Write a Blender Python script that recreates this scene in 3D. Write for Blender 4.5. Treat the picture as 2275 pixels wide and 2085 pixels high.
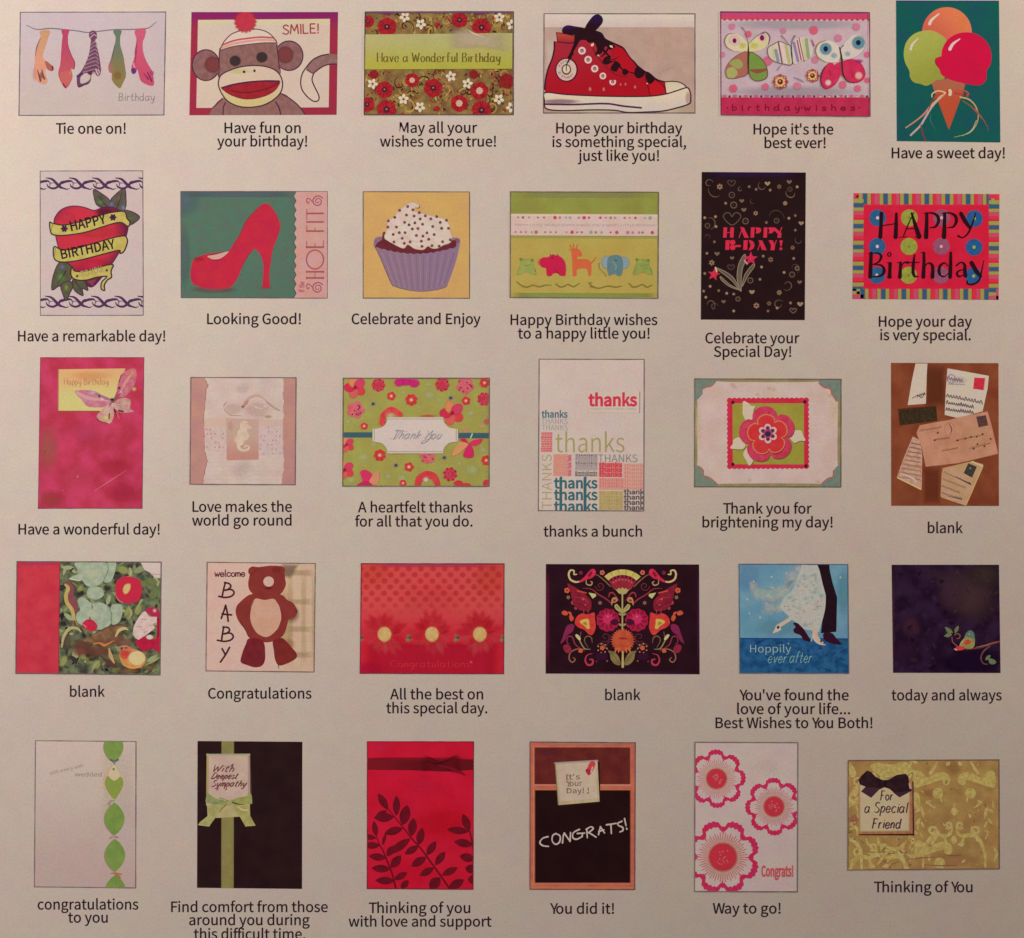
# A printed page of greeting cards, photographed from above under one warm lamp.
import bpy, math, random, json
from mathutils import Vector
from mathutils.geometry import tessellate_polygon

for o in list(bpy.data.objects):
    bpy.data.objects.remove(o)
SC = bpy.context.scene
COL = SC.collection
PX = 1e-4                    # one tenth of a millimetre per unit of the layout grid
W, H = 2275.0, 2085.0
R = random.Random(7)

# ------------------------------------------------------------------ camera
cam_d = bpy.data.cameras.new('camera')
cam = bpy.data.objects.new('camera', cam_d)
COL.objects.link(cam)
cam.location = (0, 0, 0.5)
cam_d.sensor_width = 36
cam_d.lens = 36 * 0.5 / (W * PX)
cam_d.clip_start = 0.02
cam_d.clip_end = 20
cam_d.dof.use_dof = True
cam_d.dof.focus_distance = 0.498
cam_d.dof.aperture_fstop = 5.6
SC.camera = cam

# ------------------------------------------------------------------ light
world = bpy.data.worlds.new('World')
SC.world = world
world.use_nodes = True
bg = world.node_tree.nodes['Background']
bg.inputs[0].default_value = (1.0, 0.74, 0.56, 1)
bg.inputs[1].default_value = 0.02

LAMPS = (((-0.278, 0.178, 0.465), 0.1655, (1.222, 0.972, 0.83)),      # table lamp above the left edge
         ((0.379, 0.252, 0.125), 0.1735, (1.305, 0.972, 0.74)))      # lower, warmer lamp beyond the right edge
for i_, (at_, lv_, tint_) in enumerate(LAMPS):
    lamp_d = bpy.data.lights.new('warm_lamp', 'AREA')
    lamp_d.shape = 'DISK'
    lamp_d.size = 0.09
    lamp_d.energy = 12.0 * lv_ * 1.3
    lamp_d.color = tuple(v / 1.3 for v in tint_)
    lamp = bpy.data.objects.new('warm_lamp', lamp_d)
    lamp.location = at_
    COL.objects.link(lamp)

SC.view_settings.view_transform = 'Standard'
SC.view_settings.look = 'None'
SC.view_settings.exposure = 0
SC.view_settings.gamma = 1
SC.render.engine = 'CYCLES'
SC.cycles.transparent_max_bounces = 24

# ------------------------------------------------------------------ inks
def lin1(v):
    v /= 255.0
    return v / 12.92 if v <= 0.04045 else ((v + 0.055) / 1.055) ** 2.4

def lamp_level(px, py):
    x, y = (px - W / 2) * PX, (H / 2 - py) * PX
    return sum(lv * h * h / ((x - lx) ** 2 + (y - ly) ** 2 + h * h) ** 2 for (lx, ly, h), lv, t in LAMPS)

PAPER_ALB = (0.80, 0.80, 0.78)

def ink(c, px, py):
    """reflectance of an ink that reads as c next to paper lit as it is at px, py"""
    e = lamp_level(px, py)
    out = []
    for v, k, a in zip(c, (1.245, 0.983, 0.770), PAPER_ALB):
        out.append(min(0.95, max(0.004, a * lin1(v) / (e * k))))
    return tuple(out) + (1.0,)

def grain_group():
    g = bpy.data.node_groups.new('print_grain', 'ShaderNodeTree')
    g.interface.new_socket('Color', in_out='INPUT', socket_type='NodeSocketColor')
    g.interface.new_socket('Color', in_out='OUTPUT', socket_type='NodeSocketColor')
    N, L = g.nodes, g.links
    gi, go = N.new('NodeGroupInput'), N.new('NodeGroupOutput')
    geo = N.new('ShaderNodeNewGeometry')
    def noise(scale, detail, amp, mid):
        n = N.new('ShaderNodeTexNoise')
        n.inputs['Scale'].default_value = scale
        n.inputs['Detail'].default_value = detail
        L.new(geo.outputs['Position'], n.inputs['Vector'])
        return n
    fine = noise(2100, 2, 0, 0)
    tint = noise(330, 1.5, 0, 0)
    broad = noise(75, 1, 0, 0)
    def amp(src, a):
        m = N.new('ShaderNodeVectorMath'); m.operation = 'MULTIPLY_ADD'
        m.inputs[1].default_value = (a, a, a)
        m.inputs[2].default_value = (1 - a / 2,) * 3
        L.new(src, m.inputs[0])
        return m.outputs[0]
    def mul(a, b):
        m = N.new('ShaderNodeVectorMath'); m.operation = 'MULTIPLY'
        L.new(a, m.inputs[0]); L.new(b, m.inputs[1])
        return m.outputs[0]
    c = mul(gi.outputs[0], amp(fine.outputs['Fac'], 0.24))
    c = mul(c, amp(tint.outputs['Color'], 0.13))
    c = mul(c, amp(broad.outputs['Color'], 0.10))
    L.new(c, go.inputs[0])
    # the sheet is not perfectly flat: long shallow waves catch the low lamp
    g.interface.new_socket('Normal', in_out='OUTPUT', socket_type='NodeSocketVector')
    wave = noise(16, 1.5, 0, 0)
    bump = N.new('ShaderNodeBump')
    bump.inputs['Strength'].default_value = 1.0
    bump.inputs['Distance'].default_value = 0.0012
    L.new(wave.outputs['Fac'], bump.inputs['Height'])
    L.new(bump.outputs[0], go.inputs['Normal'])
    return g
GRAIN = grain_group()

MATS = {}
def material(spec, card, alpha=None):
    """spec: (r,g,b) | ('n',c1,c2,size[,sharp]) mottled | ('r',c1,c2,x,y,r1,r2) round blend | ('l',c1,c2,x0,y0,x1,y1) straight blend"""
    key = (spec, card.key, alpha)
    if key in MATS:
        return MATS[key]
    m = bpy.data.materials.new('printed_ink')
    m.use_nodes = True
    N, L = m.node_tree.nodes, m.node_tree.links
    b = N['Principled BSDF']
    b.inputs['Roughness'].default_value = 0.55
    b.inputs['Specular IOR Level'].default_value = 0.03
    g = N.new('ShaderNodeGroup'); g.node_tree = GRAIN
    L.new(g.outputs[0], b.inputs['Base Color']); L.new(g.outputs[1], b.inputs['Normal'])
    A = lambda c: ink(c, card.cx, card.cy)
    if spec[0] in ('n', 'r', 'l'):
        mix = N.new('ShaderNodeMix'); mix.data_type = 'RGBA'
        mix.inputs[6].default_value = A(spec[1]); mix.inputs[7].default_value = A(spec[2])
        L.new(mix.outputs[2], g.inputs[0])
        tc = N.new('ShaderNodeTexCoord')
        ramp = N.new('ShaderNodeMapRange'); ramp.interpolation_type = 'SMOOTHSTEP'
        L.new(ramp.outputs[0], mix.inputs[0])
        s = card.s * PX
        if spec[0] == 'n':
            n = N.new('ShaderNodeTexNoise')
            n.inputs['Scale'].default_value = 1.0 / (spec[3] * s)
            n.inputs['Detail'].default_value = 3
            sharp = spec[4] if len(spec) > 4 else 0.22
            L.new(tc.outputs['Object'], n.inputs['Vector'])
            L.new(n.outputs['Fac'], ramp.inputs[0])
            ramp.inputs[1].default_value = 0.5 - sharp; ramp.inputs[2].default_value = 0.5 + sharp
        elif spec[0] == 'r':
            d = N.new('ShaderNodeVectorMath'); d.operation = 'DISTANCE'
            lx, ly = card.loc(spec[3], spec[4])
            sep = N.new('ShaderNodeVectorMath'); sep.operation = 'MULTIPLY'
            sep.inputs[1].default_value = (1, 1, 0)
            L.new(tc.outputs['Object'], sep.inputs[0])
            L.new(sep.outputs[0], d.inputs[0]); d.inputs[1].default_value = (lx, ly, 0)
            L.new(d.outputs['Value'], ramp.inputs[0])
            ramp.inputs[1].default_value = spec[5] * s; ramp.inputs[2].default_value = spec[6] * s
        else:
            a = Vector(card.loc(spec[3], spec[4]) + (0,)); z = Vector(card.loc(spec[5], spec[6]) + (0,))
            d = N.new('ShaderNodeVectorMath'); d.operation = 'DOT_PRODUCT'
            dirv = (z - a).normalized()
            L.new(tc.outputs['Object'], d.inputs[0]); d.inputs[1].default_value = dirv
            L.new(d.outputs['Value'], ramp.inputs[0])
            ramp.inputs[1].default_value = a.dot(dirv); ramp.inputs[2].default_value = z.dot(dirv)
    else:
        g.inputs[0].default_value = A(spec)
    if alpha is not None:
        at = N.new('ShaderNodeAttribute'); at.attribute_name = 'fade'
        mu = N.new('ShaderNodeMath'); mu.operation = 'MULTIPLY'; mu.inputs[1].default_value = alpha
        L.new(at.outputs['Fac'], mu.inputs[0])
        L.new(mu.outputs[0], b.inputs['Alpha'])
    MATS[key] = m
    return m

# ------------------------------------------------------------------ drawing
def spl(pts, closed=True, n=5):
    """smooth curve through the points"""
    k = len(pts); out = []
    for i in range(k if closed else k - 1):
        if closed:
            p0, p1, p2, p3 = pts[i - 1], pts[i], pts[(i + 1) % k], pts[(i + 2) % k]
        else:
            p1, p2 = pts[i], pts[i + 1]
            p0 = pts[i - 1] if i > 0 else (2 * p1[0] - p2[0], 2 * p1[1] - p2[1])
            p3 = pts[i + 2] if i + 2 < k else (2 * p2[0] - p1[0], 2 * p2[1] - p1[1])
        for j in range(n):
            t = j / n; t2 = t * t; t3 = t2 * t
            out.append(tuple(0.5 * (2 * b + (c - a) * t + (2 * a - 5 * b + 4 * c - d) * t2 + (3 * b - a - 3 * c + d) * t3)
                             for a, b, c, d in zip(p0, p1, p2, p3)))
    if not closed:
        out.append(tuple(pts[-1]))
    return out

def ell(x, y, rx, ry=None, n=28, rot=0):
    ry = rx if ry is None else ry
    c, s = math.cos(rot), math.sin(rot)
    return [(x + rx * math.cos(a) * c - ry * math.sin(a) * s, y + rx * math.cos(a) * s + ry * math.sin(a) * c)
            for a in (2 * math.pi * i / n for i in range(n))]

def flower(x, y, r, petals=5, depth=0.25, rot=0, n=None, sq=1.0):
    n = n or petals * 8
    out = []
    for i in range(n):
        a = 2 * math.pi * i / n
        k = r * (1 - depth + depth * abs(math.cos(petals * a / 2)) ** 0.7)
        out.append((x + k * math.cos(a + rot), y + k * sq * math.sin(a + rot)))
    return out

def star(x, y, r, k=5, inner=0.42, rot=-math.pi / 2):
    return [(x + (r if i % 2 == 0 else r * inner) * math.cos(rot + math.pi * i / k),
             y + (r if i % 2 == 0 else r * inner) * math.sin(rot + math.pi * i / k)) for i in range(2 * k)]

def spiral(x, y, r0, r1, a0, turns, n=26):
    return [(x + (r0 + (r1 - r0) * i / n) * math.cos(a0 + 2 * math.pi * turns * i / n),
             y + (r0 + (r1 - r0) * i / n) * math.sin(a0 + 2 * math.pi * turns * i / n)) for i in range(n + 1)]

def leaf(x0, y0, x1, y1, w, n=7):
    """pointed oval from one tip to the other"""
    dx, dy = x1 - x0, y1 - y0; l = math.hypot(dx, dy) or 1; nx, ny = -dy / l, dx / l
    up, dn = [], []
    for i in range(n + 1):
        t = i / n; h = w / 2 * math.sin(math.pi * t) ** 0.8
        up.append((x0 + dx * t + nx * h, y0 + dy * t + ny * h))
        if 0 < i < n: dn.append((x0 + dx * t - nx * h, y0 + dy * t - ny * h))
    return up + dn[::-1]

def rect(x0, y0, x1, y1):
    return [(x0, y0), (x1, y0), (x1, y1), (x0, y1)]

def mirror(pts, ax):
    return [(2 * ax - x, y) for x, y in pts]

def clip_poly(poly, quad):
    """clip a convex polygon to a convex quad"""
    for i in range(len(quad)):
        ax, ay = quad[i]; bx, by = quad[(i + 1) % len(quad)]
        ex, ey = bx - ax, by - ay
        ds = [ex * (y - ay) - ey * (x - ax) for x, y in poly]
        if min(ds) >= 0: continue
        if max(ds) <= 0: return []
        out = []
        for j in range(len(poly)):
            p, q, dp, dq = poly[j], poly[(j + 1) % len(poly)], ds[j], ds[(j + 1) % len(poly)]
            if dp >= 0: out.append(p)
            if (dp >= 0) != (dq >= 0):
                t = dp / (dp - dq)
                out.append((p[0] + (q[0] - p[0]) * t, p[1] + (q[1] - p[1]) * t))
        poly = out
        if len(poly) < 3: return []
    return poly

def tris(loops):
    vl = [[Vector((x * 300, y * 300, 0)) for x, y in l] for l in loops]
    flat = [p for l in loops for p in l]
    return [[flat[i] for i in t] for t in tessellate_polygon(vl)]

DZ = 6e-7                  # every ink layer sits a hair above the one below

class Part:
    def __init__(self, card, name, parent, label=None):
        self.c, self.name, self.parent, self.label = card, name, parent, label
        self.v, self.f, self.mi, self.mats, self.fade, self.soft_used = [], [], [], [], [], False
        self.obj = None; self.subs = []
        card.parts.append(self)
    def sub(self, name, label=None):
        return Part(self.c, name, self, label)
    def _mat(self, spec, alpha=None):
        m = material(spec, self.c, alpha)
        if m not in self.mats: self.mats.append(m)
        return self.mats.index(m)
    def _add(self, poly, z, mi, fades=None):
        """poly in layout units already clipped"""
        c = self.c
        i0 = len(self.v)
        for k, (x, y) in enumerate(poly):
            self.v.append(((x - c.cx) * PX, (c.cy - y) * PX, z))
            self.fade.append(1.0 if fades is None else fades[k])
        n = len(poly)
        area = sum(poly[k][0] * poly[(k + 1) % n][1] - poly[(k + 1) % n][0] * poly[k][1] for k in range(n))
        idx = list(range(i0, i0 + n))
        self.f.append(idx[::-1] if area > 0 else idx)
        self.mi.append(mi)
    def _clip_add(self, poly, z, mi):
        c = self.c
        if c.clip:
            poly = clip_poly(poly, c.quad)
        if len(poly) >= 3: self._add(poly, z, mi)
    def poly(self, pts, col, smooth=False, holes=()):
        z = self.c.layer(); mi = self._mat(col)
        if smooth: pts = spl(pts)
        P = [[self.c.src(x, y) for x, y in l] for l in [pts] + list(holes)]
        for t in tris(P): self._clip_add(t, z, mi)
        return self
    def shape(self, pts, col): return self.poly(pts, col, True)
    def line(self, pts, w, col, smooth=True, closed=False, nib=None, n=5):
        """brush line; w may be (start, end) or a list; nib = (angle, thin) for a broad pen"""
        z = self.c.layer(); mi = self._mat(col)
        if smooth and len(pts) > 2: pts = spl(pts, closed, n)
        pts = [self.c.src(x, y) for x, y in pts]
        P = [pts[0]]
        for p in pts[1:]:
            if math.hypot(p[0] - P[-1][0], p[1] - P[-1][1]) > 0.05: P.append(p)
        if closed and len(P) > 2: P.append(P[0])
        k = len(P)
        if k < 2: return self
        s = self.c.s
        if isinstance(w, (tuple, list)):
            ws = []
            for i in range(k):
                t = i / (k - 1) * (len(w) - 1); j = min(int(t), len(w) - 2)
                ws.append((w[j] + (w[j + 1] - w[j]) * (t - j)) * s / 2)
        else: ws = [w * s / 2] * k
        L_, R_ = [], []
        for i in range(k):
            if closed and i in (0, k - 1): a, b = P[-2], P[1]
            else: a, b = P[max(i - 1, 0)], P[min(i + 1, k - 1)]
            dx, dy = b[0] - a[0], b[1] - a[1]; l = math.hypot(dx, dy) or 1
            dx, dy = dx / l, dy / l
            h = ws[i]
            if nib:
                h *= nib[1] + (1 - nib[1]) * abs(dx * math.sin(nib[0]) - dy * math.cos(nib[0]))
            if 0 < i < k - 1:
                ax, ay = P[i][0] - P[i - 1][0], P[i][1] - P[i - 1][1]; la = math.hypot(ax, ay) or 1
                cs = abs(ax / la * dx + ay / la * dy)
                h *= min(1.4, 1 / max(cs, 0.3))
            L_.append((P[i][0] - dy * h, P[i][1] + dx * h)); R_.append((P[i][0] + dy * h, P[i][1] - dx * h))
        for i in range(k - 1):
            self._clip_add([L_[i], L_[i + 1], R_[i + 1], R_[i]], z + 0.75 * DZ * i / k, mi)
        if not closed and not nib:
            for e, o_ in ((0, 1), (k - 1, k - 2)):
                h = ws[e]
                if h < 0.35: continue
                dx, dy = P[e][0] - P[o_][0], P[e][1] - P[o_][1]; l = math.hypot(dx, dy) or 1
                dx, dy = dx / l, dy / l
                cap = [(P[e][0] + h * (dx * math.sin(t) - dy * math.cos(t)), P[e][1] + h * (dy * math.sin(t) + dx * math.cos(t)))
                       for t in (math.pi * q / 6 for q in range(7))]
                self._clip_add(cap, z + (0.75 * DZ if e else 0), mi)
        return self
    def outline(self, pts, w, col, smooth=True): return self.line(pts, w, col, smooth, True)
    def blob(self, x, y, rx, ry, col, alpha=1.0, rot=0, core=0.12, n=20):
        """a soft-edged dab of ink"""
        self.soft(ell(x, y, rx, ry, n, rot), col, alpha, core)
        return self
    def soft(self, pts, col, alpha=1.0, core=0.6, smooth=False):
        """closed patch fading out towards its outline; star-shaped about its centre"""
        self.soft_used = True
        z = self.c.layer(); mi = self._mat(col, alpha)
        if smooth: pts = spl(pts)
        pts = [self.c.src(x, y) for x, y in pts]
        if self.c.clip:
            q = self.c.quad
            x0 = max(q[0][0], q[3][0]); x1 = min(q[1][0], q[2][0]); y0 = max(q[0][1], q[1][1]); y1 = min(q[2][1], q[3][1])
            cl = lambda p: (min(max(p[0], x0), x1), min(max(p[1], y0), y1))
        else: cl = lambda p: p
        cx = sum(p[0] for p in pts) / len(pts); cy = sum(p[1] for p in pts) / len(pts)
        if cl((cx, cy)) != (cx, cy): cx, cy = cl((cx, cy))
        rings = [(core, 1.0), (core + (1 - core) * 0.35, 0.78), (core + (1 - core) * 0.7, 0.25), (1.0, 0.0)]
        n = len(pts)
        prev = None
        for k, a in rings:
            ring = [cl((cx + (p[0] - cx) * k, cy + (p[1] - cy) * k)) for p in pts]
            for i in range(n):
                j = (i + 1) % n
                if prev is None: q_ = [(cx, cy), ring[i], ring[j]]; fd = [1.0, a, a]
                else: q_ = [prev[0][i], ring[i], ring[j], prev[0][j]]; fd = [prev[1], a, a, prev[1]]
                ar = abs(sum(q_[m][0] * q_[(m + 1) % len(q_)][1] - q_[(m + 1) % len(q_)][0] * q_[m][1] for m in range(len(q_))))
                if ar > 1e-3: self._add(q_, z, mi, fd)
            prev = (ring, a)
        return self
    def text(self, s, x0, x1, y, cap, col, wt=0.0, slant=0.0, ang=0.0, sx=None):
        """type set so that its ink spans x0..x1 on the baseline y; cap = height of a capital"""
        z = self.c.layer(); mi = self._mat(col)
        items, pen = [], 0.0
        for i, ch in enumerate(s):
            if i: pen += KERN.get(s[i - 1] + ch, 0.0)
            items.append((ch, pen)); pen += GLYPH[ch][0]
        ink_x = [(p + GLYPH[ch][1][0], p + GLYPH[ch][1][1]) for ch, p in items if ch != ' ']
        a, b = min(i[0] for i in ink_x), max(i[1] for i in ink_x)
        k = (x1 - x0) / (b - a) if x1 is not None else (sx or 1.0) * cap
        ca, sa = math.cos(ang), math.sin(ang)
        zi = 0
        for ch, p in items:
            zi += 1
            for t in glyph_tris(ch, round(wt, 4)):
                q = []
                for gx, gy in t:
                    lx = (gx + p - a) * k + slant * gy * cap; ly = -gy * cap
                    q.append(self.c.src(x0 + lx * ca - ly * sa, y + lx * sa + ly * ca))
                self._clip_add(q, z + (zi % 2) * 0.4 * DZ, mi)
        return self
    def script(self, s, x0, x1, y, cap, w, col, slant=0.0, nib=None, ang=0.0, wob=0.0, gap=0.12):
        """hand lettering from single pen strokes"""
        items, pen = [], 0.0
        for ch in s:
            st = PEN.get(ch, [])
            items.append((st, pen)); pen += (max([q[0] for l in st for q in l], default=0.2)) + gap
        a = min((q[0] + p for st, p in items for l in st for q in l)); b = max((q[0] + p for st, p in items for l in st for q in l))
        k = (x1 - x0) / (b - a); ca, sa = math.cos(ang), math.sin(ang)
        for st, p in items:
            jx, jy = R.uniform(-wob, wob) * cap, R.uniform(-wob, wob) * cap
            for l in st:
                q = []
                for gx, gy in l:
                    lx = (gx + p - a) * k + slant * gy * cap + jx; ly = -gy * cap + jy
                    q.append((x0 + lx * ca - ly * sa, y + lx * sa + ly * ca))
                self.line(q, w, col, nib=nib, n=4)
        return self
    def build(self):
        me = bpy.data.meshes.new(self.name)
        me.from_pydata(self.v, [], self.f)
        for m in self.mats: me.materials.append(m)
        me.polygons.foreach_set('material_index', self.mi)
        if self.soft_used:
            at = me.attributes.new('fade', 'FLOAT', 'POINT')
            at.data.foreach_set('value', self.fade)
        me.update()
        o = bpy.data.objects.new(self.name, me)
        COL.objects.link(o)
        if self.label: o['label'] = self.label
        self.obj = o
        return o

NCARD = [0]
class Card:
    """a thing printed on the page: an Empty at its place that carries its parts"""
    def __init__(self, quad, crop=(0, 0, 1.0), clip=True):
        NCARD[0] += 1
        self.key = NCARD[0]
        self.ox, self.oy, self.s = crop
        self.quad = [self.src(*p) for p in quad]
        self.cx = sum(p[0] for p in self.quad) / 4; self.cy = sum(p[1] for p in self.quad) / 4
        self.clip = clip; self.z = 4e-5; self.parts = []; self.cyc = 0
    def src(self, x, y): return (self.ox + x * self.s, self.oy + y * self.s)
    def loc(self, x, y):
        a, b = self.src(x, y)
        return ((a - self.cx) * PX, (self.cy - b) * PX)
    def layer(self):
        if self.cyc:
            self.k += 1
            return self.z0 + (1 + self.k % self.cyc) * DZ
        self.z += DZ
        return self.z
    def scatter(self, n=0):
        """many small marks share n ink layers until scatter() is called again"""
        if self.cyc: self.z = self.z0 + (self.cyc + 1) * DZ
        self.cyc, self.k, self.z0 = n, 0, self.z
    def part(self, name, label=None): return Part(self, name, None, label)
    def face(self, col, name='card_face'):
        p = self.part(name)
        q = [((x - self.ox) / self.s, (y - self.oy) / self.s) for x, y in self.quad]
        p.poly(q, col)
        return p
    def border(self, col=(105, 88, 88), w=2.3):
        p = self.part('border_line')
        q = [((x - self.ox) / self.s, (y - self.oy) / self.s) for x, y in self.quad]
        keep, self.clip = self.clip, False
        for i in range(4):
            a, b = q[i], q[(i + 1) % 4]
            ws = [w / self.s * R.uniform(0.75, 1.2) for _ in range(14)]
            p.line([(a[0] + (b[0] - a[0]) * t / 13, a[1] + (b[1] - a[1]) * t / 13) for t in range(14)], ws, col, smooth=False)
        self.clip = keep
        return p
    def finish(self, name, label, category, group=None):
        one = len(self.parts) == 1
        if one:
            root = self.parts[0].build(); root.name = name; root.data.name = name
        else:
            root = bpy.data.objects.new(name, None); COL.objects.link(root)
            root.empty_display_size = 0.005
        root.location = ((self.cx - W / 2) * PX, (H / 2 - self.cy) * PX, 0)
        root['label'] = label; root['category'] = category
        if group: root['group'] = group
        if not one:
            for p in self.parts:
                if not p.f: continue
                p.build()
                p.obj.parent = p.parent.obj if p.parent and p.parent.obj else root
        return root

CARDS = 'greeting cards printed on the page'
def card_done(c, label, border=None):
    c.finish('greeting_card', label, 'greeting card', CARDS)

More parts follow.
